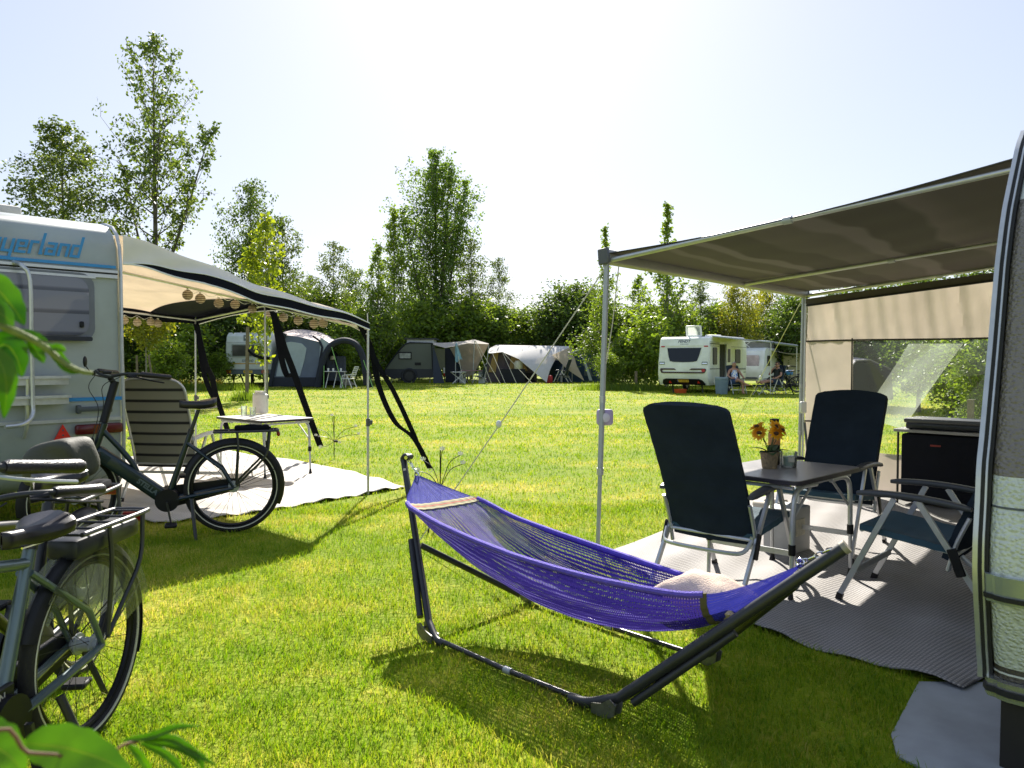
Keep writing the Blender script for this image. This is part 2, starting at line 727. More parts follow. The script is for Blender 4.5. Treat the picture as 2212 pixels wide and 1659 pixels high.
sets = [blades(260000, 1.9, 7.5, 0.018, 0.05, 0.0036, 1.25), blades(130000, 7.0, 20, 0.02, 0.05, 0.0048, 1.1), blades(60000, 20, 48, 0.03, 0.065, 0.005, 1.0)]
co = np.concatenate(sets)
n = len(co)
me = bpy.data.meshes.new("grass")
me.vertices.add(n * 5)
me.vertices.foreach_set("co", co.reshape(-1))
base = (np.arange(n) * 5)[:, None]
li = np.concatenate([base + np.array([[0, 1, 3, 2]]), base + np.array([[2, 3, 4]])], 1).reshape(-1)
me.loops.add(len(li))
me.loops.foreach_set("vertex_index", li.astype(np.int32))
me.polygons.add(n * 2)
st = np.empty(n * 2, np.int32)
st[0::2] = np.arange(n) * 7
st[1::2] = np.arange(n) * 7 + 4
me.polygons.foreach_set("loop_start", st)
me.update(calc_edges=True)
me.validate()
me.materials.append(blade_m)
tag(link("grass", me), "short mown sunlit grass with dry straw coloured patches covering the field", "grass", kind="stuff")
# ================================================================ trees and shrubs
def mesh_quads(name, co, mat, tri=None):
    n = len(co)
    me = bpy.data.meshes.new(name)
    k = co.shape[1]
    me.vertices.add(n * k)
    me.vertices.foreach_set("co", co.astype(np.float32).reshape(-1))
    me.loops.add(n * k)
    me.loops.foreach_set("vertex_index", np.arange(n * k, dtype=np.int32))
    me.polygons.add(n)
    me.polygons.foreach_set("loop_start", (np.arange(n) * k).astype(np.int32))
    me.update(calc_edges=True)
    me.validate()
    me.materials.append(mat)
    return me


def leaf_quads(pts, size, rg, droop=0.0, jit=0.35, aspect=0.62):
    """diamond leaves at pts with random orientation"""
    n = len(pts)
    a = rg.normal(size=(n, 3))
    a[:, 2] -= droop
    a /= np.linalg.norm(a, axis=1)[:, None]
    b = rg.normal(size=(n, 3))
    b -= a * (a * b).sum(1)[:, None]
    b /= np.linalg.norm(b, axis=1)[:, None] + 1e-9
    s = (size * (1 - jit + 2 * jit * rg.random(n)))[:, None]
    co = np.empty((n, 4, 3))
    co[:, 0] = pts
    co[:, 1] = pts + a * s * 0.45 + b * s * aspect * 0.5
    co[:, 2] = pts + a * s
    co[:, 3] = pts + a * s * 0.45 - b * s * aspect * 0.5
    return co


def grow(H, base, prof, nb, up, rg, leaf, per, tw=6, droop=0.0, rtrunk=None, lean=0.0, forks=(), clump=0.16, curve=0.25, twl=0.32):
    """returns trunk MB and leaf points. prof(t)->radius for t in 0..1 up the crown"""
    mb = MB()
    rt = rtrunk or H * 0.011
    stems = [([V(0.02 * H * math.sin(k * 0.9) * lean, 0.015 * H * math.cos(k * 1.3) * lean, H * k / 8) for k in range(9)], rt, H, base, 1.0)]
    for (h0, dx, dy, h1, sc) in forks:
        p0 = V(0, 0, h0)
        stems.append(([p0 + V(dx * (k / 5) ** 0.8, dy * (k / 5) ** 0.8, (h1 - h0) * k / 5) for k in range(6)], rt * 0.6, h1, h0 + (h1 - h0) * 0.22, sc))
    pts = []
    for pl, r0, top, b0, sc in stems:
        k = len(pl)
        mb.tube(pl, [r0 * (1 - 0.93 * i / (k - 1)) for i in range(k)], 7)
        nn = int(nb * sc * (top - b0) / (H - base)) + 2
        for i in range(nn):
            t = (i + rg.random() * 0.8) / nn
            z = b0 + (top - b0) * t
            f = (z - pl[0].z) / (pl[-1].z - pl[0].z)
            o = _lerp_list(pl, f)
            az = i * 2.399 + rg.normal() * 0.35
            L = prof(t) * sc * (0.72 + 0.5 * rg.random())
            ua = up + 0.25 * rg.normal() + 0.35 * (t - 0.4)
            d = V(math.cos(az) * math.cos(ua), math.sin(az) * math.cos(ua), math.sin(ua))
            q = []
            for s in range(5):
                u = s / 4
                q.append(o + d * (L * u) + V(0, 0, curve * L * u * u - droop * L * u * u * 0.6))
            rb = max(0.012, r0 * 0.33 * (1 - 0.75 * f))
            mb.tube(q, [rb * (1 - 0.8 * s / 4) for s in range(5)], 4, caps=False)
            m_ = max(3, int(tw * L / max(0.3, prof(0.3))))
            for j in range(m_):
                u = 0.22 + 0.78 * (j + rg.random()) / m_
                c = _lerp_list(q, u)
                dd = V(*(rg.normal(size=3))) + V(0, 0, 0.45 - droop * 1.8) + d * 0.5
                dd.normalize()
                l2 = L * twl * (1.15 - 0.5 * u) + 0.15
                e = c + dd * l2
                mb.tube([c, e], [rb * 0.3, 0.004], 3, caps=False)
                for _ in range(per):
                    w_ = rg.random() ** 0.8
                    pts.append(tuple(c + (e - c) * w_ + V(*(rg.normal(size=3) * clump * (0.4 + l2)))))
        # leafy leader
        for _ in range(per * 3):
            w_ = rg.random()
            pts.append(tuple(pl[-1] + V(rg.normal() * (0.04 + 0.22 * w_), rg.normal() * (0.04 + 0.22 * w_), -w_ * 0.2 * (top - b0) + 0.1)))
    return mb, np.array(pts)


bark = M("bark", (0.11, 0.095, 0.075), 0.9, var=0.35, vscale=4, bump=0.5, bscale=20)
bark_pale = M("pale_bark", (0.2, 0.19, 0.16), 0.85, var=0.4, vscale=4, bump=0.3, bscale=20)
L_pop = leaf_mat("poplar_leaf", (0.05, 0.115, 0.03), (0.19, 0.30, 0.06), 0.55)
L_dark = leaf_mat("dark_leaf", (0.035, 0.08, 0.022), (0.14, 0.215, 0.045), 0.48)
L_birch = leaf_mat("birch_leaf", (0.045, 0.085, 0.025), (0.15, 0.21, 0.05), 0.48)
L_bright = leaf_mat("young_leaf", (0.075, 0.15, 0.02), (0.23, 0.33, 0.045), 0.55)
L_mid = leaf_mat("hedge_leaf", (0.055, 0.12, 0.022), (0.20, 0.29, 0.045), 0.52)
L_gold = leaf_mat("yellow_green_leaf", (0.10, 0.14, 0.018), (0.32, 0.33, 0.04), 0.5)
L_birch2 = leaf_mat("dark_poplar_leaf", (0.042, 0.085, 0.026), (0.155, 0.225, 0.055), 0.5)  # darker grey-green leaf tone for the tall forked poplar
TREES = {}


def tree_kind(key, seed, leafmat, barkmat, leafsize, **k):
    rg = np.random.default_rng(seed)
    mb, pts = grow(rg=rg, leaf=leafsize, **k)
    TREES[key] = (mb, leaf_quads(pts, leafsize, rg, droop=0.5), leafmat, barkmat, k["H"])


def plant(name, key, px, D, label, cat, H=None, rz=0.0, group=None, wide=1.0):
    """a tree standing on the field; the first of each kind owns the meshes, the rest share them"""
    mb, lq, lm, bm_, h0 = TREES[key]
    root = thing(name, label, cat, ((px - 1106) / FPX * D, D, 0), rz, group)
    if key not in _cache:
        tr = mb.build("trunk", bm_, root)
        cr = link("crown", mesh_quads("crown", lq, lm), root)
        _cache[key] = (tr.data, cr.data)
    else:
        link("trunk", _cache[key][0], root)
        link("crown", _cache[key][1], root)
    s = (H or h0) / h0
    root.scale = (s * wide, s * wide, s)
    return root


def cone(b, pw=0.8, top=0.06):
    return lambda t: b * (top + (1 - top) * (1 - t) ** pw)


def egg(b, c=0.35):
    return lambda t: b * (0.16 + 0.84 * math.sin(PI * min(1, (t * (0.5 / c) if t < c else 0.5 + 0.5 * (t - c) / (1 - c)))) ** 0.8)


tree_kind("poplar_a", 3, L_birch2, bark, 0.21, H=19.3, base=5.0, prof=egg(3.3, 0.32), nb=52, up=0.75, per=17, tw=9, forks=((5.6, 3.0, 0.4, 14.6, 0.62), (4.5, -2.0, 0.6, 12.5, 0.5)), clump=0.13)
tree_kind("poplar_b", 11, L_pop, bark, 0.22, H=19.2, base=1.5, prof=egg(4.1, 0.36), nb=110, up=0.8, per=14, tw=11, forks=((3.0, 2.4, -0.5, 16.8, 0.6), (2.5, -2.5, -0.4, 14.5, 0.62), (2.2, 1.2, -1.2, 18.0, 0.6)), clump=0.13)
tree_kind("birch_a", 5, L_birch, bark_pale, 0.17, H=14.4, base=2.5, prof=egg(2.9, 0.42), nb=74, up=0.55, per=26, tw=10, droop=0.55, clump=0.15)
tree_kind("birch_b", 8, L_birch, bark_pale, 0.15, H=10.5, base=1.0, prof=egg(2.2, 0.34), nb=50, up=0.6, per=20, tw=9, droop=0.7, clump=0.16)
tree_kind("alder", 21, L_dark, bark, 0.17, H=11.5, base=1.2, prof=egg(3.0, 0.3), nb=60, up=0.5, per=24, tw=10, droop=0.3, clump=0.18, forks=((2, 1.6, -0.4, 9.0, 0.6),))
tree_kind("young_poplar", 31, L_bright, bark_pale, 0.17, H=10.0, base=0.8, prof=cone(2.5, 0.7), nb=56, up=0.8, per=16, tw=9, clump=0.12)
tree_kind("spire_poplar", 37, L_bright, bark_pale, 0.17, H=11.0, base=0.8, prof=lambda t: 2.9 * (1 - t) ** 1.1 + 0.06, nb=62, up=0.95, per=12, tw=8, clump=0.09, twl=0.2)
tree_kind("maple", 41, L_gold, bark, 0.18, H=8.0, base=0.8, prof=egg(2.8, 0.4), nb=52, up=0.45, per=22, tw=9, clump=0.18)
tree_kind("sapling", 45, leaf_mat("sapling_leaf", (0.12, 0.2, 0.015), (0.3, 0.36, 0.04), 0.5), bark_pale, 0.17, H=6.3, base=2.2, prof=egg(0.85, 0.45), nb=30, up=0.8, per=9, tw=5, rtrunk=0.035, forks=((0.1, -0.55, 0.1, 5.2, 0.8),), clump=0.1)
tree_kind("shrub_a", 51, L_mid, bark, 0.13, H=3.6, base=0.15, prof=egg(1.5, 0.4), nb=38, up=0.7, per=20, tw=8, rtrunk=0.03, forks=((0.1, 0.8, 0.2, 2.8, 0.7), (0.1, -0.8, -0.2, 2.9, 0.7)), clump=0.18)
tree_kind("shrub_b", 53, L_dark, bark, 0.13, H=4.2, base=0.15, prof=egg(1.9, 0.4), nb=44, up=0.6, per=24, tw=9, rtrunk=0.03, forks=((0.1, 0.9, -0.3, 3.4, 0.7), (0.1, -0.9, 0.2, 3.2, 0.7)), clump=0.2)
tree_kind("shrub_c", 57, L_bright, bark, 0.13, H=2.8, base=0.1, prof=egg(1.1, 0.4), nb=30, up=0.7, per=16, tw=7, rtrunk=0.02, forks=((0.1, 0.6, 0.1, 2.2, 0.7), (0.1, -0.5, 0.2, 2.0, 0.7)), clump=0.16)

TG = "trees round the camping field"
A_ = plant
A_("birch_tree", "birch_a", 142, 41, "dark airy birch above the roof of the lettered caravan, farthest to the left", "tree", 13.8, 0.3, TG, 1.12)
A_("poplar_tree", "poplar_a", 340, 43, "tallest forked poplar with open crown and bare dark trunk, above the blue lettered caravan", "tree", 18.9, 0.0, TG, 1.0)
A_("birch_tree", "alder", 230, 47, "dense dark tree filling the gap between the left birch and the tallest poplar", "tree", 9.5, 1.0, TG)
A_("alder_tree", "alder", 545, 46, "broad dark tree with a pointed top rising behind the striped side canopy", "tree", 11.8, 2.2, TG, 0.8)
A_("birch_tree", "birch_b", 612, 48, "birch with bright right flank beside the broad dark tree behind the canopy", "tree", 10.3, 0.5, TG)
A_("birch_tree", "birch_b", 722, 50, "lower drooping birch between the dark pointed tree and the big central poplar", "tree", 9.1, 2.5, TG)
A_("birch_tree", "birch_b", 672, 56, "small birch filling in behind the lower drooping birch", "tree", 7.6, 4.1, TG)
A_("poplar_tree", "poplar_b", 942, 62, "big central poplar, dense crown of upright branches over the green pop-top caravan", "tree", 17.6, 0.0, TG, 1.12)
A_("poplar_tree", "young_poplar", 852, 60, "slim poplar standing close at the left shoulder of the big central poplar", "tree", 12.8, 0.7, TG, 0.8)
A_("young_poplar_tree", "young_poplar", 818, 51, "bright light-green young poplar with visible stem left of the green pop-top caravan", "tree", 8.8, 1.7, TG)
A_("birch_tree", "birch_b", 1018, 61, "drooping birch hanging at the right shoulder of the big central poplar", "tree", 11.0, 3.6, TG)
A_("birch_tree", "birch_b", 1078, 63, "slender thin-crowned birch right of the big central poplar, before the sky gap", "tree", 9.8, 5.2, TG, 0.85)
A_("alder_tree", "alder", 1118, 64, "low dark rounded tree beside the sky gap above the beige tarp tents", "tree", 5.4, 0.4, TG, 1.2)
A_("alder_tree", "alder", 905, 66, "dark tree in the shade low under the big central poplar", "tree", 8.5, 1.9, TG, 1.2)
A_("alder_tree", "alder", 770, 60, "dark tree low behind the bright young poplar", "tree", 8.3, 3.3, TG, 1.1)
A_("poplar_tree", "spire_poplar", 1306, 45, "spire-shaped young poplar directly behind the corner pole of the brown awning", "tree", 9.2, 0.2, TG, 0.95)
A_("birch_tree", "birch_b", 1245, 60, "bushy birch sloping down to the sky gap above the blue tunnel tent", "tree", 7.4, 1.1, TG, 1.15)
A_("poplar_tree", "spire_poplar", 1440, 42, "spire-shaped poplar with a tall thin tip rising over the brown awning edge", "tree", 9.9, 2.8, TG, 1.1)
A_("poplar_tree", "young_poplar", 1378, 47, "leafy young poplar between the two spire-shaped poplars", "tree", 6.4, 2.0, TG, 1.25)
A_("birch_tree", "birch_b", 1512, 46, "bright rounded tree behind the roof hatch of the white lettered caravan", "tree", 6.2, 4.4, TG, 1.3)
A_("maple_tree", "maple", 1592, 44, "yellow-green rounded tree behind the right end of the white lettered caravan", "tree", 5.4, 0.6, TG, 0.9)
A_("maple_tree", "maple", 1648, 48, "yellow-green tree over the raised roof of the old pop-top caravan", "tree", 5.6, 3.1, TG, 0.85)
A_("alder_tree", "alder", 1700, 47, "dark tree just left of the beige windbreak wall", "tree", 5.6, 0.9, TG, 1.15)
A_("alder_tree", "alder", 1800, 50, "dark tree hidden mostly behind the beige windbreak wall", "tree", 6.0, 2.1, TG, 1.2)
A_("sapling_tree", "sapling", 577, 28, "thin two-stemmed sapling with yellow-green leaves tied to a wooden stake", "tree", 6.4, 0.4)
A_("alder_tree", "alder", 1985, 21, "dark tree seen through the clear window, left of the wooden post", "tree", 4.2, 0.4, TG, 1.3)
A_("alder_tree", "alder", 2120, 19, "dark tree at the far right of the clear window", "tree", 4.6, 1.6, TG, 1.2)

SG = "shrubs along the edge of the field"
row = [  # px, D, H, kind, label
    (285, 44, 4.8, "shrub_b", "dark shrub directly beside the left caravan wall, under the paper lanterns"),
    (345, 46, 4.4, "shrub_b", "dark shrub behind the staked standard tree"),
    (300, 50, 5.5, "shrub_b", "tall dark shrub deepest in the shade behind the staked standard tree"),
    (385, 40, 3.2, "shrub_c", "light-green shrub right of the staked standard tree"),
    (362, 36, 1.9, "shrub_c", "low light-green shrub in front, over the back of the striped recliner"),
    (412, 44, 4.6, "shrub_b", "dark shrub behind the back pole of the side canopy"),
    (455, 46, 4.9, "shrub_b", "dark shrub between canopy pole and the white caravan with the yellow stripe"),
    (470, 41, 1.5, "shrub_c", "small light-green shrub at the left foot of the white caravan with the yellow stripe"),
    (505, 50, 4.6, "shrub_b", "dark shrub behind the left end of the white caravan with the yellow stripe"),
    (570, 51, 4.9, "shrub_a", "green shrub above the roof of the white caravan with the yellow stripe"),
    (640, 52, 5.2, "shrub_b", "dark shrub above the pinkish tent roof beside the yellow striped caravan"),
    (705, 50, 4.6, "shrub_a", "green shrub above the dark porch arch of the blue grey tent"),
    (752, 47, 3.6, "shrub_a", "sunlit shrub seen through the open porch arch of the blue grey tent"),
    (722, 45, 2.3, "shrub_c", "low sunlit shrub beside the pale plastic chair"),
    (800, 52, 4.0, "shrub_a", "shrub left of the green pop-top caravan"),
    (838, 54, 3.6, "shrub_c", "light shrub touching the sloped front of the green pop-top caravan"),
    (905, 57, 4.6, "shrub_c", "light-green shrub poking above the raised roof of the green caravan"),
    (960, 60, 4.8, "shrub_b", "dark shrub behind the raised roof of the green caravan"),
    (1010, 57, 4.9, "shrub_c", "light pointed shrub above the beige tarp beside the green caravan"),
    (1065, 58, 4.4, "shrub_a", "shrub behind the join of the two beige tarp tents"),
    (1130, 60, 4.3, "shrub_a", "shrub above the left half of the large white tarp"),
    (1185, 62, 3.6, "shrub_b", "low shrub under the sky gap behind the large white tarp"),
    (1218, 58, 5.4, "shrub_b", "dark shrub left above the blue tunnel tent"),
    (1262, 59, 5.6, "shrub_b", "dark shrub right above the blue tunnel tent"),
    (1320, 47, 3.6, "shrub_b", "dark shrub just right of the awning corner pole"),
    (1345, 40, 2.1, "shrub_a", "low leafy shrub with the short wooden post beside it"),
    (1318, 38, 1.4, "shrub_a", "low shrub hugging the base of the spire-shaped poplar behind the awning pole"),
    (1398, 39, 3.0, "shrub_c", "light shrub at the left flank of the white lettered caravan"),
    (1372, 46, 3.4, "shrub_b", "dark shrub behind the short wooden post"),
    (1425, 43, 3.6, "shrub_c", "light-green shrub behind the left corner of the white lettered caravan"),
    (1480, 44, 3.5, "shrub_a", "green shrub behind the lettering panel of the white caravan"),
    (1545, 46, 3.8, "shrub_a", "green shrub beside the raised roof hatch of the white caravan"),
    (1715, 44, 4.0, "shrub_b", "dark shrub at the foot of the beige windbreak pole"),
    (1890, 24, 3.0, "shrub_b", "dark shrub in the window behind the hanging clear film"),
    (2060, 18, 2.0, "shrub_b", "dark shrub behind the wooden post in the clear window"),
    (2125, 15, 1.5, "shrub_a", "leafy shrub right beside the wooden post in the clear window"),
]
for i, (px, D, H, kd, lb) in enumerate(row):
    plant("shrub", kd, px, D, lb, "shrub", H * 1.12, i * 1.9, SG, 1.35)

# standard tree on three stakes
tree_kind("standard", 61, L_gold, bark_pale, 0.15, H=4.2, base=2.2, prof=egg(1.35, 0.45), nb=34, up=0.35, per=18, tw=8, rtrunk=0.05, clump=0.18)
plant("standard_tree", "standard", 316, 33, "small standard tree with clear pale stem held between short stakes", "tree", 3.9, 0)
for px, lean, lb in ((296, 0.0, "upright grey stake left of the clear-stemmed standard tree"), (333, -0.14, "leaning grey stake right of the clear-stemmed standard tree")):
    x = (px - 1106) / FPX * 32.5
    solo(MB().tube([V(x, 32.5, 0), V(x + lean * 1.6, 32.5, 1.65)], 0.045, 8), "tree_stake", wood_m, lb, "stake", (x, 32.5, 0), "stakes holding the standard tree")
x = (533 - 1106) / FPX * 27.5
o = solo(MB().tube([V(x, 27.5, 0), V(x + 0.02, 27.5, 1.3), V(x + 0.05, 27.5, 2.62)], [0.07, 0.065, 0.06], 9), "tree_stake", wood_m, "tall wooden stake beside the thin two-stemmed sapling, black tie strap attached", "stake", (x, 27.5, 0))
b = smoothpts([V(x + 0.05, 27.45, 1.82), V(x + 0.25, 27.5, 1.62), V(x + 0.5, 27.7, 1.52), V(x + 0.72, 27.95, 1.5)], 4)
b = MB().strip(b, [V(0, 0, 0.055)] * 4, 0.008)
b.build("tie_strap", black_fab, o, origin=o.location)
x = (1374 - 1106) / FPX * 37
solo(MB().tube([V(x, 37, 0), V(x, 37, 0.92)], 0.07, 9), "marker_post", wood_m, "short grey wooden post in the grass before the dark shrub, left of the white caravan", "post", (x, 37, 0))
x = (2098 - 1106) / FPX * 13
solo(MB().tube([V(x, 13, 0), V(x, 13, 0.75)], 0.055, 9), "marker_post", wood_m, "wooden post seen through the clear window of the windbreak", "post", (x, 13, 0))

# taller weeds round the foot of the far shrubs: one mass nobody counts
def tufts(spots, n, h, seed, name, mat, label):
    rg = np.random.default_rng(seed)
    q = []
    for px, D, w_ in spots:
        x0 = (px - 1106) / FPX * D
        k = int(n * w_)
        X = x0 + rg.normal(size=k) * w_ * 0.5
        Y = D + rg.normal(size=k) * 0.35
        hh = h * (0.4 + 0.8 * rg.random(k))
        a = rg.random(k) * 6.28
        ln = hh * 0.5 * rg.random(k)
        wd = 0.02
        co = np.empty((k, 3, 3))
        co[:, 0] = np.stack([X - wd, Y, np.zeros(k)], 1)
        co[:, 1] = np.stack([X + wd, Y, np.zeros(k)], 1)
        co[:, 2] = np.stack([X + np.cos(a) * ln, Y + np.sin(a) * ln, hh], 1)
        q.append(co)
    tag(link(name, mesh_quads(name, np.concatenate(q), mat)), label, "grass", kind="stuff")


weed_m = leaf_mat("weed_leaf", (0.06, 0.12, 0.015), (0.16, 0.24, 0.03), 0.5)
tufts([(533, 27.4, 0.55)] * 2 + [(1300, 37, 1.4), (1345, 38.5, 1.6), (1400, 36.5, 1.5), (1375, 36.8, 0.8)] + [(px, 37, 1.6) for px in range(300, 480, 25)] + [(px, 44, 1.8) for px in range(700, 800, 20)], 190, 0.4, 5, "tall_grass", weed_m, "longer unmown grass round posts and the feet of the far shrubs")
yl = leaf_mat("yellow_flower", (0.45, 0.3, 0.03), (0.7, 0.5, 0.06), 0.3)
rg = np.random.default_rng(9)
pp = []
for px0, px1, D, z0, k in ((385, 485, 37.5, 0.35, 260), (735, 762, 44.5, 0.5, 150)):
    a = rg.random((k, 3))
    pp.append(np.stack([((px0 + (px1 - px0) * a[:, 0]) - 1106) / FPX * D, D + 0.8 * (a[:, 1] - 0.5), 0.12 + z0 * a[:, 2]], 1))
pp = np.concatenate(pp)
tag(link("wild_flowers", mesh_quads("wild_flowers", leaf_quads(pp, 0.1, rg, aspect=0.9), yl)), "small yellow wild flowers along the foot of the far shrubs", "flowers", kind="stuff")

# the wood beyond the field edge, one mass
rg = np.random.default_rng(77)
k = 26000
X = rg.random(k) * 112 - 62
hmax = 4.2 + 1.3 * np.sin(X * 0.55) + 0.8 * np.sin(X * 1.7 + 1)
gap = np.abs(X - 3.0) < 2.2
hmax = np.where(gap, 2.2, hmax)
pp = np.stack([X, 74 + rg.random(k) * 3, hmax * rg.random(k) ** 0.8], 1)
tag(link("far_wood", mesh_quads("far_wood", leaf_quads(pp, 0.42, rg, aspect=0.8), L_dark)), "dark undergrowth of the wood beyond the far shrubs", "wood", kind="stuff")
# ================================================================ left caravan with its side canopy
C0 = V(-3.35, 6.60, 0)
U_ = V(0.667, 0.745, 0).normalized()      # along the rear wall, to the right and away
W_ = V(-U_.y, U_.x, 0)                    # long axis of the caravan, away from the camera


def L(u, w, z):
    return C0 + U_ * u + W_ * w + V(0, 0, z)


LB = basis(C0, U_, W_, V(0, 0, 1))


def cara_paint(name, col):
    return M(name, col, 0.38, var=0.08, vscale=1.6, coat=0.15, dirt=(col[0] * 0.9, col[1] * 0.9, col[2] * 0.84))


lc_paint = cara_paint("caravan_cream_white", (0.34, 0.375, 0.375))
canvas_l = M("pale_canopy_canvas", (0.80, 0.76, 0.71), 0.85, var=0.06, vscale=3, tl=0.15, bump=0.15, bscale=300)
canvas_in = M("cream_canopy_lining", (0.76, 0.68, 0.56), 0.85, var=0.06, vscale=3, tl=0.6)
navy_fab = M("navy_canopy_cloth", (0.006, 0.007, 0.014), 0.9, spec=0.2, var=0.2, vscale=12)
white_pipe = M("white_piping", (0.8, 0.8, 0.8), 0.6, var=0.04)

lc = wthing("touring_caravan", "cream white caravan with blue decal lettering and striped window at the left edge", "caravan", L(-1.1, 2.4, 0))
prof = [(0.10, 0.36), (0.0, 0.46), (-0.02, 0.9), (0.0, 1.5), (0.0, 2.2), (0.02, 2.38), (0.07, 2.48), (0.16, 2.555), (0.32, 2.6), (0.8, 2.62), (4.5, 2.6), (4.85, 2.45), (5.05, 1.9), (5.1, 1.2), (4.95, 0.5), (4.8, 0.36)]
b = MB()
n = len(prof)
lv = [(-2.22, 0.05), (-2.25, 0.02), (-2.25, 0.0), ]
for (u, ins) in ((-2.25, 0.035), (-2.215, 0.0), (-0.03, 0.0), (0.0, 0.03)):
    cx, cz = 2.4, 1.5
    for (w, z) in prof:
        kw = 1 - ins / 2.5
        kz = 1 - ins / 1.1
        b.v.append(L(u, cx + (w - cx) * kw, cz + (z - cz) * kz))
for i in range(3):
    for j in range(n):
        b.f.append([i * n + j, i * n + (j + 1) % n, (i + 1) * n + (j + 1) % n, (i + 1) * n + j])
b.f.append(list(range(n))[::-1])
b.f.append([3 * n + j for j in range(n)])
b.m = [0] * len(b.f)
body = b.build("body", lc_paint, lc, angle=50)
# alu edge profile round the side
b = MB()
pp = [L(0.004, w - 0.005 if w < 1 else w, z) for (w, z) in prof]
b.tube(pp, 0.016, 6)
b.build("edge_trim", alu, lc)
MB().box(LB @ V(-1.12, -0.012, 2.135), (0, 0, 0))
rot3 = LB.to_3x3()
b = MB().box(L(-1.13, -0.018, 2.155), (2.2, 0.04, 0.022), rot3)
b.box(L(-1.13, -0.012, 2.115), (2.2, 0.028, 0.03), rot3)
b.build("roof_rail", alu, lc)
MB().box(L(-1.13, -0.012, 2.137), (2.2, 0.03, 0.012), rot3).build("rail_seal", black_rub, lc)
# window
wm = basis(L(-1.08, -0.02, 1.845), U_, V(0, 0, 1), -W_)
fr = MB().prism(rrect(1.72, 0.56, 0.11, 5), -0.005, 0.02, wm).build("window", M("grey_window_surround", (0.14, 0.15, 0.18), 0.3, var=0.1), lc)


def blind(name):
    m, nt, out = nodes(name)
    tc = N(nt, "TexCoord")
    sp = N(nt, "SeparateXYZ")
    nt.links.new(tc.outputs["Object"], sp.inputs[0])
    k = N(nt, "Math", operation='MULTIPLY')
    k.inputs[1].default_value = 5.6
    nt.links.new(sp.outputs[2], k.inputs[0])
    k2 = N(nt, "Math", operation='FRACT')
    nt.links.new(k.outputs[0], k2.inputs[0])
    c = ramp(nt, k2.outputs[0], [(0.0, (0.04, 0.045, 0.075)), (0.12, (0.05, 0.055, 0.09)), (0.22, (0.17, 0.17, 0.235)), (0.95, (0.15, 0.155, 0.215))])
    b = N(nt, "BsdfPrincipled", i_Roughness=0.28)
    b.inputs["Coat Weight"].default_value = 0.5
    nt.links.new(c, b.inputs["Base Color"])
    nt.links.new(b.outputs[0], out.inputs[0])
    return m


MB().prism(rrect(1.62, 0.47, 0.10, 5), 0.02, 0.036, wm).build("window_pane", blind("pane_over_pleated_blind"), fr)
MB().prism(rrect(1.66, 0.035, 0.012, 3, 0, -0.262), 0.018, 0.05, wm).build("window_sill", M("dark_window_seal", (0.012, 0.014, 0.024), 0.5), fr)
MB().box(L(-1.1, -0.03, 2.095), (1.78, 0.03, 0.02), rot3).build("window_awning_rail", alu, fr)
for du in (0.0, -0.62):
    MB().rbox(L(-0.33 + du, -0.065, 1.70), (0.03, 0.025, 0.05), 0.006, 1, rot3).build("window_catch", black_pl, fr)

# blue decal lettering, stroke built, slanted: 'Beyerland'
def strokes(b, segs, x0, th, sl, m):
    """each segment is an axis aligned bar in the unit letter box"""
    for (ax, ay, bx, by) in segs:
        p = [(ax, ay), (bx, ay), (bx, by), (ax, by)]
        vs = [m @ V(x0 + (x + sl * y), y, 0.0) for x, y in p] + [m @ V(x0 + (x + sl * y), y, 0.003) for x, y in p]
        b.add(vs, [(4, 5, 6, 7), (0, 1, 5, 4), (1, 2, 6, 5), (2, 3, 7, 6), (3, 0, 4, 7)])


h, w_, t_ = 0.108, 0.078, 0.021
GL = {
    'B': [(0, 0, t_, 0.17), (t_, 0, w_, t_), (t_, 0.085, w_, 0.085 + t_), (t_, 0.17 - t_, w_ - 0.01, 0.17), (w_ - t_, t_, w_, 0.085), (w_ - t_ - 0.01, 0.085 + t_, w_ - 0.01, 0.17 - t_)],
    'e': [(0, 0, t_, h), (t_, 0, w_, t_), (t_, h - t_, w_, h), (t_, h * 0.42, w_, h * 0.42 + t_ * 0.8), (w_ - t_, h * 0.42 + t_ * 0.8, w_, h - t_)],
    'y': [(0, 0, t_, h), (t_, 0, w_, t_), (w_ - t_, t_, w_, h), (w_ - t_, -0.055, w_, 0), (0.0, -0.055, w_ - t_, -0.055 + t_)],
    'r': [(0, 0, t_, h), (t_, h - t_, w_ * 0.8, h)],
    'l': [(0, 0, t_, 0.175), (t_, 0, t_ * 1.3, t_)],
    'a': [(w_ - t_, 0, w_, h), (0.006, h - t_, w_ - t_, h), (0, 0, w_ - t_, t_), (0, t_, t_, h * 0.58), (t_, h * 0.58 - t_ * 0.8, w_ - t_, h * 0.58)],
    'n': [(0, 0, t_, h), (t_, h - t_, w_ - t_, h), (w_ - t_, 0, w_, h)],
    'd': [(0, 0, t_, h), (t_, 0, w_ - t_, t_), (t_, h - t_, w_ - t_, h), (w_ - t_, 0, w_, 0.175)],
}
b = MB()
x = -1.065
lm = basis(L(0, -0.006, 2.247), U_, V(0, 0, 1), -W_)
wd = {'r': w_ * 0.8, 'l': t_ * 1.3}
for ch in "Beyerland":
    strokes(b, GL[ch], x, t_, 0.27, lm)
    x += wd.get(ch, w_) + 0.0135
b.build("decal_lettering", blue_paint, lc)
MB().box(L(-0.70, -0.0155, 2.196), (1.32, 0.006, 0.024), rot3).build("decal_line", blue_paint, lc)
MB().box(L(-0.22, -0.022, 1.085), (0.42, 0.006, 0.03), rot3).build("decal_band", blue_paint, lc)
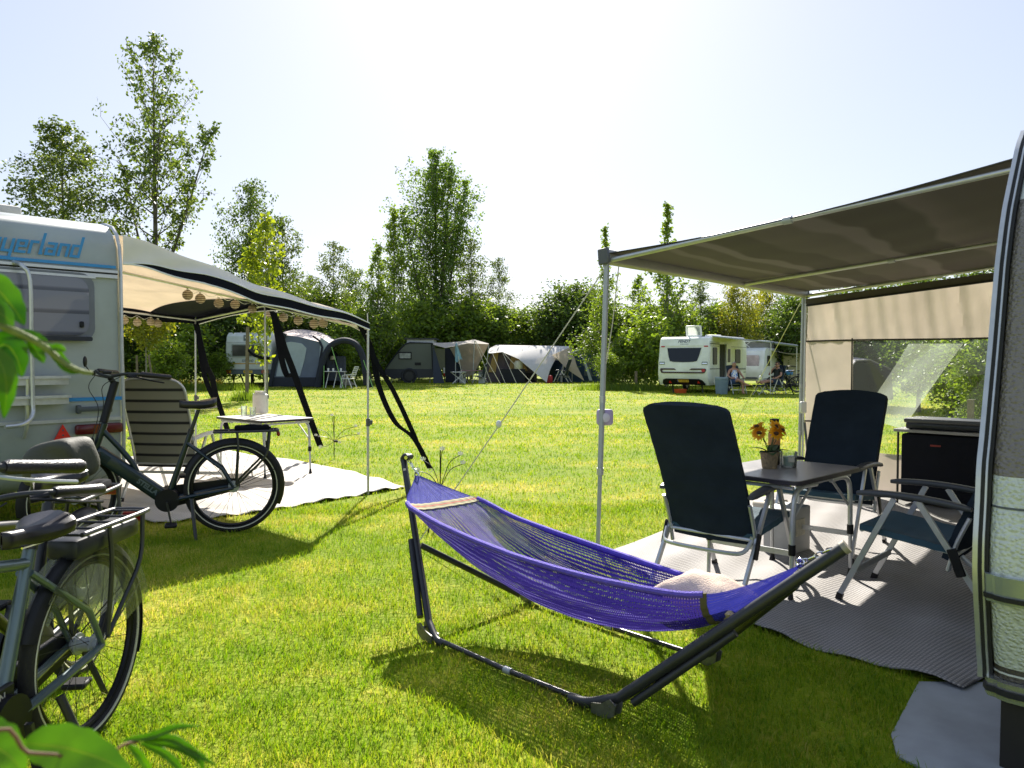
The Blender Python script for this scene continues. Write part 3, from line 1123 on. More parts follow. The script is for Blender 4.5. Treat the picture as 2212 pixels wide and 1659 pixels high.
# carrier rails, trims, handle, lights
for z in (1.255, 1.10):
    b = MB().box(L(-1.3, -0.085, z + 0.018), (1.72, 0.11, 0.022), rot3)
    b.box(L(-1.3, -0.075, z - 0.018), (1.70, 0.07, 0.05), rot3)
    b.build("carrier_rail", alu, lc)
b = MB()
for uo in (-0.80, -1.75):
    b.tube(smoothpts([L(uo, -0.02, 2.17), L(uo + 0.03, -0.14, 2.13), L(uo + 0.07, -0.17, 2.02), L(uo + 0.075, -0.16, 1.6), L(uo + 0.08, -0.15, 1.12), L(uo + 0.07, -0.17, 0.98), L(uo - 0.02, -0.24, 0.92), L(uo - 0.14, -0.27, 0.91)], 5), 0.016, 8)
    b.tube([L(uo + 0.06, -0.10, 1.26), L(uo + 0.055, -0.09, 0.9), L(uo + 0.05, -0.03, 0.8)], 0.015, 8)
b.build("carrier_frame", alu, lc)
MB().box(L(-1.1, -0.03, 0.915), (2.16, 0.022, 0.028), rot3).build("wall_trim", alu, lc)
hb = MB().rbox(L(-0.24, -0.07, 1.005), (0.26, 0.022, 0.04), 0.01, 2, rot3)
for du in (-0.36, -0.12): hb.rbox(L(du, -0.05, 1.005), (0.035, 0.05, 0.07), 0.01, 2, rot3)
hb.build("grab_handle", dkgrey_paint, lc)
tl_ = MB().rbox(L(-0.20, -0.035, 0.835), (0.37, 0.05, 0.085), 0.018, 2, rot3).build("tail_light", M("dark_red_lens", (0.11, 0.008, 0.01), 0.2, var=0.15), lc)
MB().box(L(-0.20, -0.062, 0.835), (0.10, 0.006, 0.07), rot3).build("amber_section", M("dark_amber_lens", (0.2, 0.05, 0.01), 0.25), tl_)
tm = basis(L(-0.475, -0.025, 0.80), U_, V(0, 0, 1), -W_)
rt = MB().prism([(-0.082, -0.07), (0.082, -0.07), (0.0, 0.088)], 0, 0.012, tm).build("triangle_reflector", red_refl, lc)
b = MB()
for yy in (-0.04, 0.0, 0.04): b.cyl(tm @ V(0, yy, 0.011), tm @ V(0, yy, 0.015), 0.007, n=10)
b.build("screw_head", dkgrey_paint, rt)
b = MB().rbox(L(-0.9, 0.95, 2.685), (0.75, 0.5, 0.10), 0.03, 2, rot3)
hb = b.build("roof_hatch", M("hatch_plastic", (0.5, 0.48, 0.44), 0.45, var=0.1), lc)
MB().box(L(-0.9, 0.95, 2.63), (0.68, 0.44, 0.03), rot3).build("hatch_frame", alu_dull, hb)
b = MB()
for uo in (-2.1, -0.18):
    b.torus(L(uo, 2.5, 0.32), 0.24, 0.085, U_, 28, 8)
    b.cyl(L(uo - 0.05, 2.5, 0.32), L(uo + 0.05, 2.5, 0.32), 0.2, n=20)
b.build("road_wheels", black_rub, lc)
# side window + door on the canopy side
wm2 = basis(L(0.004, 1.2, 1.75), W_, V(0, 0, 1), U_)
MB().prism(rrect(0.8, 0.5, 0.08, 4), 0, 0.02, wm2).build("side_window", dark_glass, lc)
wm3 = basis(L(0.003, 2.6, 1.35), W_, V(0, 0, 1), U_)
dr = MB().prism(rrect(0.6, 1.7, 0.06, 4), 0, 0.012, wm3).build("door", lc_paint, lc)
MB().rbox(L(0.03, 2.38, 1.3), (0.03, 0.08, 0.05), 0.008, 1, rot3).build("door_handle", dkgrey_paint, dr)

# ---------------------------------------------------------------- side canopy
cp = wthing("side_canopy", "pale canvas side canopy with navy valance on poles, fixed to the left caravan", "canopy", L(1.3, 2, 0))
PE = [V(-1.51, 8.08, 1.80), V(-3.30, 10.30, 2.20), V(-4.66, 11.35, 2.06)]   # outer edge


def outer(v):
    # quadratic through the three pole tops at v = 0, .6, 1
    l0 = (v - .6) * (v - 1) / ((-.6) * (-1))
    l1 = v * (v - 1) / (.6 * (-.4))
    l2 = v * (v - .6) / (1 * .4)
    q = PE[0] * l0 + PE[1] * l1 + PE[2] * l2
    return q


def wallp(v):
    return L(0.02, 4.3 * v, 2.47 + 0.05 * min(1, v * 5))


def roofp(s, v):
    a, c = wallp(v), outer(v)
    p = a.lerp(c, s)
    sag = 0.10 * math.sin(PI * s) * min(1, v * 3)
    fold = 0.014 * math.sin(v * 60 + s * 9) * math.exp(-v * 9) + 0.01 * math.sin(s * 23 + v * 11)
    return p + V(0, 0, -sag + fold)


MB().grid(lambda s, v: roofp(s, v), 28, 60, 0.004).build("roof_canvas", canvas_in, cp)
# hanging flap along the near side
def flap_drop(s):
    return interp([0, 0.12, 0.27, 0.55, 0.8, 1], [0.25, 0.185, 0.125, 0.08, 0.04, 0.015], s)


def flapp(s, t):
    q = roofp(s, 0.0)
    wav = 0.02 * math.sin(s * 14 + t * 3) * t * math.sin(PI * s) + 0.012 * math.sin(s * 37 + 5 * t) * t * (1 - s)
    return q - W_ * (0.02 + 0.05 * t * math.sin(PI * s) + wav) + V(0, 0, 0.004 - flap_drop(s) * t)


MB().grid(lambda s, t: flapp(s, t), 44, 8, 0.003).build("side_flap", canvas_l, cp)


def band_h(s):
    return interp([0, 0.03, 0.12, 0.3, 0.6, 1], [0.002, 0.008, 0.05, 0.085, 0.09, 0.065], s)


MB().grid(lambda s, t: flapp(s, 1) - W_ * 0.006 + V(0, 0, 0.01 - band_h(s) * t), 44, 3, 0.003).build("valance", navy_fab, cp)
MB().tube([flapp(s / 40, 1) - W_ * 0.008 + V(0, 0, 0.008 - band_h(s / 40)) for s in range(41)], 0.008, 6).build("piping", white_pipe, cp)
MB().tube([flapp(s / 40, 1) - W_ * 0.012 + V(0, 0, 0.01) for s in range(41)], 0.005, 6).build("piping", white_pipe, cp)
MB().grid(lambda v, t: outer(v) + U_ * 0.012 + V(0, 0, 0.005 - 0.13 * t), 30, 2, 0.003).build("valance", navy_fab, cp)
MB().tube([outer(v / 30) + U_ * 0.014 + V(0, 0, -0.127) for v in range(31)], 0.007, 6).build("piping", white_pipe, cp)
MB().grid(lambda s, t: roofp(s, 1.0) + W_ * 0.01 + V(0, 0, -0.12 * t), 20, 2, 0.003).build("valance", navy_fab, cp)


def dark_s(v):
    return 0.72 + 0.28 * min(1, abs(v - 0.78) / 0.62) ** 2


MB().grid(lambda v, t: roofp(dark_s(0.14 + 0.86 * v) + (1 - dark_s(0.14 + 0.86 * v)) * t, 0.14 + 0.86 * v) - V(0, 0, 0.016), 40, 8, 0.003).build("lining_panel", navy_fab, cp)
# frame
poles = [(G(795, 1068), PE[0] + V(0, 0, -0.02)), (G(574, 1005), PE[1] - V(0, 0, 0.03)), (G(423, 987), PE[2] - V(0, 0, 0.03))]
for a, c in poles:
    mid = a.lerp(c, 0.42)
    po = MB().tube([a, mid], 0.014, 10).tube([mid, c], 0.0115, 10).build("pole", alu, cp)
    d_ = (c - a).normalized()
    q = MB().cyl(mid - d_ * 0.03, mid + d_ * 0.05, 0.022, n=10)
    q.rbox(mid + V(0.03, -0.01, 0.01), (0.04, 0.02, 0.05), 0.006, 1)
    q.build("clamp", grey_pl, po)
PB0, PB1 = L(0.02, 0.30, 2.21), PE[1] + V(0, 0, -0.04)
MB().tube([PB0, PB1], 0.015, 8).build("roof_beam", alu, cp)
MB().tube([PE[2] - V(0, 0, 0.06), PE[1] - V(0, 0, 0.06), PE[0] - V(0, 0, 0.06)], 0.015, 8).build("front_beam", alu, cp)
MB().tube([L(0.02, 4.25, 2.22), PE[2] - V(0, 0, 0.06)], 0.015, 8).build("roof_beam", alu, cp)
MB().tube([PE[0] + V(0, 0, -0.02), PE[0] + V(-0.005, 0, 0.10)], 0.005, 6).build("pole_spike", alu, cp)

# storm straps
def strap(px_pts, d0, d1, wd, loop, label):
    n = len(px_pts)
    pts = [P(x, y, d0 + (d1 - d0) * i / (n - 1)) for i, (x, y) in enumerate(px_pts)]
    o = thing("storm_strap", label, "strap", pts[-1], 0, "storm straps of the side canopy")
    o["_w"] = 1
    sp = smoothpts(pts, 6)
    MB().strip(sp, [V(wd * 0.5, wd * 0.2, 0)] * 2, 0.004).build("webbing", black_fab, o)
    if loop:
        lp = [P(x, y, d0 + (d1 - d0) * f + 0.05) for x, y, f in loop]
        MB().strip(smoothpts(lp, 6), [V(wd * 0.45, wd * 0.2, 0)] * 2, 0.004).build("webbing", black_fab, o)
    e = pts[-1]
    MB().torus(e + V(0, 0, -0.02), 0.022, 0.003, V(0.3, 1, 0), 16, 6).build("ring", alu, o)
    return o


strap([(424, 700), (443, 782), (458, 815), (466, 851), (491, 928)], 11.3, 12.0, 0.075, [(427, 710, 0.1), (434, 765, 0.3), (442, 812, 0.5), (458, 854, 0.65), (471, 872, 0.72)], "black forked storm strap hanging from the back pole of the side canopy, left of three")
strap([(588, 668), (612, 745), (633, 800), (652, 855), (672, 910), (692, 964)], 10.25, 11.0, 0.085, [(594, 690, 0.1), (604, 750, 0.3), (612, 790, 0.45), (622, 814, 0.5), (632, 806, 0.48)], "black storm strap hanging beside the middle pole, slanting across the blue grey tent")
strap([(777, 702), (793, 732), (805, 766), (820, 839), (853, 911), (895, 948), (929, 1012)], 8.08, 8.75, 0.06, [(797, 742, 0.15), (815, 787, 0.28), (850, 845, 0.45), (890, 930, 0.75), (903, 962, 0.86)], "longest black storm strap, slack, running from the front corner pole to the lawn")

# ---------------------------------------------------------------- paper lanterns
def lampm():
    m, nt, out = nodes("ribbed_paper")
    tc = N(nt, "TexCoord")
    wv = N(nt, "TexWave", wave_type='BANDS', bands_direction='Z', i_Scale=14.0, i_Distortion=1.5)
    nt.links.new(tc.outputs["Object"], wv.inputs["Vector"])
    c = ramp(nt, wv.outputs["Fac"], [(0.25, (0.22, 0.17, 0.11)), (0.5, (0.62, 0.54, 0.42)), (1, (0.7, 0.63, 0.5))])
    b = N(nt, "BsdfPrincipled", i_Roughness=0.8)
    nt.links.new(c, b.inputs["Base Color"])
    t = N(nt, "BsdfTranslucent")
    nt.links.new(c, t.inputs[0])
    mx = N(nt, "MixShader")
    mx.inputs[0].default_value = 0.5
    nt.links.new(b.outputs[0], mx.inputs[1])
    nt.links.new(t.outputs[0], mx.inputs[2])
    nt.links.new(mx.outputs[0], out.inputs[0])
    return m


paper = lampm()


def seg_at(a, c, px):
    for k in range(400):
        q = a.lerp(c, k / 399)
        if (q.x / q.y * FPX + 1106) >= px: return q
    return c


lant = []
for px in (407, 434, 474, 509): lant.append(seg_at(PB0, PB1, px))
for px in (546, 582): lant.append(seg_at(PB0, PB1 + (PB1 - PB0) * 0.1, px))
for px in (613, 645, 679, 699): lant.append(seg_at(PE[1] - V(0, 0, 0.1), PE[0] - V(0, 0, -0.02), px))
far0, far1 = L(-0.4, 4.25, 2.18), PE[2] - V(0, 0, 0.06)
for px in (270, 297, 327, 342): lant.append(seg_at(far0, far1, px))
words_ = ["nearest the caravan on the sloping roof beam", "second along the sloping roof beam from the caravan", "third along the sloping roof beam from the caravan", "fourth along the sloping roof beam, before the middle pole",
          "just left of the middle pole top", "right at the top of the middle pole", "first right of the slanting middle strap", "second right of the slanting middle strap", "next to last before the front corner pole", "closest to the front corner pole, half sunlit",
          "on the far beam, touching the caravan edge", "second on the far beam from the caravan edge", "third on the far beam from the caravan edge", "rightmost of the four on the far beam"]
bl = MB().sphere((0, 0, 0), 0.055, 18, 12)
lan0 = None
for i, q in enumerate(lant):
    c = q + V(0, 0, -0.085 - 0.012 * (i % 3))
    lab = "round cream paper lantern " + words_[i]
    if lan0 is None:
        lan0 = thing("paper_lantern", lab, "lantern", c, 0, "string of paper lanterns")
        bl.build("paper_shade", paper, lan0)
        MB().cyl((0, 0, 0.052), (0, 0, 0.072), 0.012, n=8).build("bulb_socket", white_pl, lan0)
    else:
        copy_tree(lan0, c, i * 0.7, lab)
for seq, lb in ((lant[:10], "thin pale cord carrying the ten front paper lanterns under the side canopy"), (lant[10:], "thin pale cord carrying the four far paper lanterns by the caravan")):
    pts = []
    for i, q in enumerate(seq):
        pts.append(q + V(0, 0, -0.015))
        if i < len(seq) - 1: pts.append(q.lerp(seq[i + 1], 0.5) + V(0, 0, -0.055))
    solo(MB().tube(smoothpts(pts, 4), 0.003, 5), "lantern_cord", white_pl, lb, "cord", seq[0], "cords of the paper lanterns")

# ---------------------------------------------------------------- ground mat under the canopy
def weave(name, c1, c2, sc):
    m, nt, out = nodes(name)
    tc = N(nt, "TexCoord")
    mp = N(nt, "Mapping")
    mp.inputs["Rotation"].default_value = (0, 0, R(48))
    nt.links.new(tc.outputs["Object"], mp.inputs["Vector"])
    w1 = N(nt, "TexWave", wave_type='BANDS', bands_direction='X', i_Scale=sc, i_Distortion=0.6)
    w2 = N(nt, "TexWave", wave_type='BANDS', bands_direction='Y', i_Scale=sc * 1.0, i_Distortion=0.6)
    nz = N(nt, "TexNoise", i_Scale=2.5, i_Detail=4)
    for q in (w1, w2): nt.links.new(mp.outputs[0], q.inputs["Vector"])
    nt.links.new(tc.outputs["Object"], nz.inputs["Vector"])
    mm = N(nt, "Math", operation='MULTIPLY')
    nt.links.new(w1.outputs["Fac"], mm.inputs[0])
    nt.links.new(w2.outputs["Fac"], mm.inputs[1])
    c = ramp(nt, mm.outputs[0], [(0.0, c2), (0.5, c1)])
    d = ramp(nt, nz.outputs["Fac"], [(0.3, (0.8, 0.78, 0.74)), (0.7, (1, 1, 1))])
    mu = N(nt, "MixRGB", blend_type='MULTIPLY')
    mu.inputs[0].default_value = 1
    nt.links.new(c, mu.inputs[1])
    nt.links.new(d, mu.inputs[2])
    b = N(nt, "BsdfPrincipled", i_Roughness=0.75)
    nt.links.new(mu.outputs[0], b.inputs["Base Color"])
    bp = N(nt, "Bump", i_Strength=0.5, i_Distance=0.006)
    nt.links.new(mm.outputs[0], bp.inputs["Height"])
    nt.links.new(bp.outputs[0], b.inputs["Normal"])
    nt.links.new(b.outputs[0], out.inputs[0])
    return m


def matmesh(name, poly, mat, label, step, amp, z0, kz, fold_dir):
    """a cloth sheet cut to poly: clipped grid with folds"""
    bm = bmesh.new()
    vs = [bm.verts.new((x, y, 0)) for x, y in poly]
    bm.faces.new(vs)
    xs_, ys_ = [p[0] for p in poly], [p[1] for p in poly]
    for k in range(int((max(xs_) - min(xs_)) / step)):
        bmesh.ops.bisect_plane(bm, geom=bm.verts[:] + bm.edges[:] + bm.faces[:], plane_co=(min(xs_) + step * (k + 0.5), 0, 0), plane_no=(1, 0, 0))
    for k in range(int((max(ys_) - min(ys_)) / step)):
        bmesh.ops.bisect_plane(bm, geom=bm.verts[:] + bm.edges[:] + bm.faces[:], plane_co=(0, min(ys_) + step * (k + 0.5), 0), plane_no=(0, 1, 0))
    for v in bm.verts:
        x, y = v.co.x, v.co.y
        t = x * fold_dir.x + y * fold_dir.y
        s = x * -fold_dir.y + y * fold_dir.x
        v.co.z = z0 + amp * (0.5 + 0.5 * math.sin(t * kz + 1.3 * math.sin(s * 1.7) + 0.7)) * (0.5 + 0.5 * math.sin(s * 2.3 + t)) + amp * 0.35 * math.sin(t * kz * 2.7 + s * 3)
    me = bpy.data.meshes.new(name)
    c = V(sum(xs_) / len(xs_), sum(ys_) / len(ys_), 0)
    bmesh.ops.translate(bm, vec=-c, verts=bm.verts)
    bm.to_mesh(me)
    bm.free()
    me.polygons.foreach_set("use_smooth", [True] * len(me.polygons))
    me.materials.append(mat)
    o = link(name, me)
    o.location = c
    sm = o.modifiers.new("thickness", 'SOLIDIFY')
    sm.thickness = 0.006
    return tag(o, label, "ground mat")


matmesh("ground_mat", MAT_L, weave("pale_woven_plastic", (0.70, 0.66, 0.61), (0.42, 0.40, 0.38), 17), "pale woven groundsheet under the side canopy, behind the dark step-through bicycle", 0.06, 0.026, 0.016, 9.0, U_)
# ================================================================ right caravan, awning, windbreak
A2 = V(0.653, 0.757, 0).normalized()     # along the right caravan wall, away
A1 = V(A2.y, -A2.x, 0)                   # towards the caravan body
WP = V(2.63, 3.80, 0)


def Wt(x, y):
    """(t along wall towards the camera, z) where the view ray hits the wall plane"""
    d = ray(x, y)
    o = V(0, 0, 1.4)
    k = (WP - o).dot(A1) / d.dot(A1)
    q = o + d * k
    return -(q - WP).dot(A2), q.z


edge_px = [(2212, 288), (2208, 300), (2201, 319), (2186.5, 387), (2173, 453), (2166, 500), (2157, 575), (2142, 751), (2132, 860), (2123, 960), (2118, 1006), (2114, 1099), (2110, 1168), (2109, 1230), (2111, 1284), (2114, 1340), (2117, 1400), (2120, 1440)]
prof_r = [Wt(*p) for p in edge_px]
zs = [z for t, z in prof_r][::-1]
ts = [t for t, z in prof_r][::-1]


def RC(t, o, z):
    return WP - A2 * t + A1 * o + V(0, 0, z)


def t_at(z):
    if z < zs[0]: return ts[0] - (zs[0] - z) * 0.1
    return interp(zs, ts, z)


rc = wthing("touring_caravan", "caravan with hammered metal end wall and chrome trims at the right edge", "caravan", RC(0, 1.1, 0))


def hammered(name, col):
    m, nt, out = nodes(name)
    tc = N(nt, "TexCoord")
    mp = N(nt, "Mapping")
    mp.inputs["Scale"].default_value = (1, 1, 1.25)
    nt.links.new(tc.outputs["Object"], mp.inputs["Vector"])
    vo = N(nt, "TexVoronoi", feature='SMOOTH_F1', i_Scale=70.0)
    vo.inputs["Smoothness"].default_value = 0.6
    nt.links.new(mp.outputs[0], vo.inputs["Vector"])
    nz = N(nt, "TexNoise", i_Scale=3.0, i_Detail=4)
    nt.links.new(tc.outputs["Object"], nz.inputs["Vector"])
    c = ramp(nt, nz.outputs["Fac"], [(0.3, [q * 0.88 for q in col]), (0.7, col)])
    b = N(nt, "BsdfPrincipled", i_Roughness=0.33)
    b.inputs["Coat Weight"].default_value = 0.2
    nt.links.new(c, b.inputs["Base Color"])
    bp = N(nt, "Bump", i_Strength=1.0, i_Distance=0.009)
    bp.invert = True
    nt.links.new(vo.outputs["Distance"], bp.inputs["Height"])
    nt.links.new(bp.outputs[0], b.inputs["Normal"])
    nt.links.new(b.outputs[0], out.inputs[0])
    return m


ham_w = hammered("hammered_white_aluminium", (0.66, 0.70, 0.64))
ham_t = hammered("hammered_taupe_aluminium", (0.20, 0.175, 0.15))
ham_b = hammered("hammered_brown_stripe", (0.09, 0.075, 0.05))
smooth_w = M("smooth_white_panel", (0.68, 0.70, 0.66), 0.3, var=0.05, coat=0.2)


def face_band(b, z0, z1, prot=0.0, n=6, o0=0.03):
    """strip of the end wall between two heights, rounded at the corner, protruding by prot"""
    ws = [(-0.005, -0.055), (0.006, -0.03), (0.022, -0.012), (0.05, 0.0), (0.3, 0.012), (1.1, 0.02), (1.9, 0.012), (2.15, 0.0), (2.19, -0.03), (2.2, -0.06)]
    def fn(u, v):
        z = z0 + (z1 - z0) * u
        k = v * (len(ws) - 1)
        i = min(int(k), len(ws) - 2)
        f = k - i
        o = ws[i][0] * (1 - f) + ws[i + 1][0] * f
        e = ws[i][1] * (1 - f) + ws[i + 1][1] * f
        so = -1 if v < 0.15 else 0
        return RC(t_at(z) + e + prot, o0 + o + so * prot * 0.5, z)
    b.grid(fn, n, 36)
    if prot:
        for z in (z0, z1):
            b.grid(lambda u, v, z=z: RC(t_at(z) - 0.06 + (fn((z - z0) / (z1 - z0), v) - RC(t_at(z) - 0.06, 0, z)).dot(-A2) * u, (fn((z - z0) / (z1 - z0), v) - WP).dot(A1), z), 1, 36)
    return b


def zpx(x, y):
    return Wt(x, y)[1]


z_top = zs[-1]
zb = zpx(2117, 1462)           # bottom of painted wall
z_taupe0 = zpx(2140, 1010) - 0.004
z_taupe1 = zpx(2176, 430)
z_belt0, z_belt1 = zpx(2113, 1292), zpx(2113, 1232)
bands = [("upper_panel", smooth_w, z_taupe1, z_top), ("taupe_panel", ham_t, z_taupe0, z_taupe1), ("white_panel", ham_w, z_belt1, z_taupe0), ("lower_panel", ham_w, zb + 0.045, z_belt0), ("brown_stripe", ham_b, zb, zb + 0.045)]
for nm, mt, a, c in bands:
    face_band(MB(), a, c, 0, max(3, int((c - a) / 0.05))).build(nm, mt, rc)
bt = face_band(MB(), z_belt0, z_belt1, 0.022, 4).build("belt_trim", M("satin_silver_trim", (0.55, 0.6, 0.58), 0.25, 0.6, var=0.05), rc)
face_band(MB(), z_belt0 + 0.012, z_belt0 + 0.028, 0.03, 2).build("belt_seal", black_rub, bt)
face_band(MB(), zb + 0.018, zb + 0.024, 0.003, 1).build("pin_stripe", smooth_w, rc)
face_band(MB(), z_taupe0 - 0.105, z_taupe0 - 0.098, 0.002, 1).build("panel_joint", dkgrey_paint, rc)
bp_ = face_band(MB(), zb - 0.065, zb - 0.002, 0.035, 4).build("chrome_skirt", M("worn_chrome_trim", (0.72, 0.72, 0.68), 0.2, 0.8, var=0.08), rc)
face_band(MB(), zb - 0.045, zb - 0.025, 0.045, 2).build("skirt_seal", black_rub, bp_)
# dark panel window on the upper end wall (just outside the frame for most of its width)
zz = z_taupe0 - 0.055
b = MB().rbox(RC(t_at(zz) + 0.02, 0.45, zz), (0.62, 0.04, 0.03), 0.01, 2, Matrix((A1, A2, V(0, 0, 1))).transposed())
for o_ in (0.17, 0.73): b.rbox(RC(t_at(zz) + 0.005, o_, zz), (0.04, 0.05, 0.028), 0.008, 1, Matrix((A1, A2, V(0, 0, 1))).transposed())
b.build("grab_handle", black_pl, rc)
# hull behind the end wall: roof, side walls, floor
hz = [0.34, 0.6, 1.0, 1.5, 2.0, 2.3]
b = MB()
far_t = -4.6
sec = [(t_at(z) - 0.062, z) for z in np.linspace(zb - 0.06, z_top, 16)] + [(t_at(z_top) - 0.5, z_top + 0.1), (-0.8, z_top + 0.13), (far_t + 0.4, z_top + 0.1), (far_t, z_top - 0.5), (far_t - 0.1, 1.2), (far_t, zb - 0.06)]
n = len(sec)
for o_ in (0.045, 2.25):
    for t, z in sec: b.v.append(RC(t, o_, z))
for j in range(n):
    b.f.append([j, (j + 1) % n, n + (j + 1) % n, n + j])
b.f.append(list(range(n))[::-1])
b.f.append([n + j for j in range(n)])
b.m = [0] * len(b.f)
b.build("body", cara_paint("caravan_wall_beige", (0.60, 0.58, 0.50)), rc, angle=30)
# awning rail profile round the corner edge: silver, black, thin silver, black
edge3 = [(t_at(z), z) for z in list(np.linspace(zb - 0.01, z_top, 60))]


def rail(name, o_, dt, wd, hh, mat):
    pts = [RC(t + dt, o_, z) for t, z in edge3]
    b = MB()
    q = []
    k = len(pts)
    for i in range(k):
        d = (pts[min(i + 1, k - 1)] - pts[max(i - 1, 0)]).normalized()
        nn = d.cross(A1).normalized()
        q.append([pts[i] + A1 * sx * wd / 2 + nn * sy * hh / 2 for sx, sy in ((-1, -1), (1, -1), (1, 1), (-1, 1))])
    for r_ in q: b.v += r_
    for i in range(k - 1):
        for j in range(4):
            b.f.append([i * 4 + j, i * 4 + (j + 1) % 4, i * 4 + 4 + (j + 1) % 4, i * 4 + 4 + j])
    b.f += [[3, 2, 1, 0], [(k - 1) * 4 + j for j in range(4)]]
    b.m = [0] * len(b.f)
    return b.build(name, mat, rc)


rail("corner_rail", -0.006, -0.028, 0.015, 0.042, alu)
rail("corner_seal", 0.0075, -0.034, 0.012, 0.036, black_rub)
rail("corner_bead", 0.0165, -0.032, 0.006, 0.036, alu)
rail("corner_seal", 0.0245, -0.045, 0.010, 0.036, black_rub)
# skirt hanging under the end wall
tS = t_at(zb) + 0.02
MB().grid(lambda u, v: RC(tS - 0.02 + 0.025 * math.sin(v * 21) * (1 - u), 0.06 + 2.1 * v, (zb - 0.04) * u), 6, 40, 0.006).build("draught_skirt", M("dark_brown_cloth", (0.022, 0.019, 0.014), 0.9, var=0.2), rc)
MB().grid(lambda u, v: RC(tS - 0.02 - 4.5 * v, 0.085 + 0.01 * math.sin(v * 60) * (1 - u), (zb - 0.04) * u), 4, 40, 0.006).build("draught_skirt", MATS["dark_brown_cloth"], rc)
o = solo(MB().prism([(p[0], p[1]) for p in SHEET], 0.004, 0.012), "plastic_sheet", M("grey_plastic_sheet", (0.30, 0.32, 0.34), 0.5, var=0.2, vscale=3), "stiff grey plastic sheet on the grass below the right caravan corner", "sheet", (SHEET[0][0], SHEET[0][1], 0.0))

# ---------------------------------------------------------------- brown roll-out awning
PA, PC = V(0.705, 5.745, 2.14), V(3.32, 8.78, 2.14)
PBi, PDi = V(2.58, 3.85, 2.37), V(5.20, 6.88, 2.37)
aw = wthing("caravan_awning", "brown striped roll-out awning on two poles attached to the right caravan", "awning", (PA + PC) / 2 - V(0, 0, 2.14))


def aw_mat():
    m, nt, out = nodes("brown_striped_awning")
    uv = N(nt, "TexCoord")
    nz = N(nt, "TexNoise", i_Scale=3.2, i_Detail=1.5)
    nt.links.new(uv.outputs["UV"], nz.inputs["Vector"])
    sp = N(nt, "SeparateXYZ")
    nt.links.new(uv.outputs["UV"], sp.inputs[0])
    a = N(nt, "Math", operation='MULTIPLY_ADD')
    a.inputs[1].default_value = 0.16
    nt.links.new(nz.outputs["Fac"], a.inputs[0])
    nt.links.new(sp.outputs[0], a.inputs[2])
    c = ramp(nt, a.outputs[0], [(0.0, (0.169, 0.145, 0.157)), (0.20, (0.169, 0.145, 0.157)), (0.215, (0.242, 0.209, 0.223)), (0.235, (0.242, 0.209, 0.223)), (0.245, (0.157, 0.134, 0.144)), (0.30, (0.150, 0.126, 0.141)), (0.315, (0.248, 0.215, 0.232)), (0.34, (0.248, 0.215, 0.232)),
                                (0.355, (0.130, 0.111, 0.122)), (0.46, (0.130, 0.111, 0.122)), (0.475, (0.176, 0.151, 0.159)), (0.60, (0.163, 0.139, 0.151)), (0.62, (0.222, 0.190, 0.208)), (0.66, (0.215, 0.187, 0.200)), (0.675, (0.120, 0.101, 0.112)), (0.80, (0.124, 0.108, 0.118)), (0.82, (0.196, 0.166, 0.178)), (0.9, (0.144, 0.124, 0.136))])
    b = N(nt, "BsdfPrincipled", i_Roughness=0.8)
    t = N(nt, "BsdfTranslucent")
    nt.links.new(c, b.inputs["Base Color"])
    nt.links.new(c, t.inputs[0])
    mx = N(nt, "MixShader")
    mx.inputs[0].default_value = 0.3
    nt.links.new(b.outputs[0], mx.inputs[1])
    nt.links.new(t.outputs[0], mx.inputs[2])
    nt.links.new(mx.outputs[0], out.inputs[0])
    return m


def awp(u, v):      # u from the front rail to the caravan, v near to far
    a = PA.lerp(PC, v)
    c = PBi.lerp(PDi, v)
    p = a.lerp(c, u)
    return p + V(0, 0, 0.055 - 0.05 * math.sin(PI * u) + 0.006 * math.sin(v * 40) * math.sin(PI * u))


MB().grid(awp, 24, 40, 0.003).build("awning_cloth", aw_mat(), aw)
d13 = (PC - PA).normalized()
din = (PBi - PA).normalized()
rot_f = basis(V(0, 0, 0), d13, din, d13.cross(din)).to_3x3()
b = MB().rbox((PA + PC) / 2 + V(0, 0, 0.035), ((PC - PA).length + 0.06, 0.085, 0.105), 0.02, 2, rot_f)
fr_ = b.build("front_rail", M("awning_profile_grey", (0.36, 0.35, 0.335), 0.45, 0.2, var=0.06), aw)
for q, s_ in ((PA, -1), (PC, 1)):
    MB().rbox(q + d13 * s_ * 0.04 + V(0, 0, 0.035), (0.03, 0.1, 0.12), 0.008, 1, rot_f).build("end_cap", grey_pl, fr_)
for q0, q1, nm in ((PA + V(0, 0, 0.005) + din * 0.05, PBi + V(0, 0, 0.0), "rafter"), (PA.lerp(PC, 0.58) + din * 0.05 + V(0, 0, -0.0), PBi.lerp(PDi, 0.56) + V(0, 0, -0.03), "rafter"), (PC + V(0, 0, 0.0) + din * 0.05, PDi, "rafter")):
    mid = q0.lerp(q1, 0.52)
    rf = MB().tube([q0, mid], 0.019, 10).tube([mid, q1], 0.015, 10).build(nm, alu, aw)
    dd = (q1 - q0).normalized()
    MB().cyl(mid - dd * 0.035, mid + dd * 0.02, 0.024, n=10).build("rafter_clamp", alu_dull, rf)
b = MB()
dw = (PDi - PBi).normalized()
b.tube([PBi + V(0, 0, 0.06) - dw * 0.04, PDi + V(0, 0, 0.06) + dw * 0.04], 0.05, 14)
b.build("cassette", white_pl, aw)
# hem along the near edge of the cloth
MB().strip([awp(u / 12, 0) + V(0, 0, 0.004) for u in range(13)], [d13 * 0.02] * 2, 0.006).build("cloth_hem", M("dark_hem", (0.05, 0.045, 0.042), 0.85), aw)


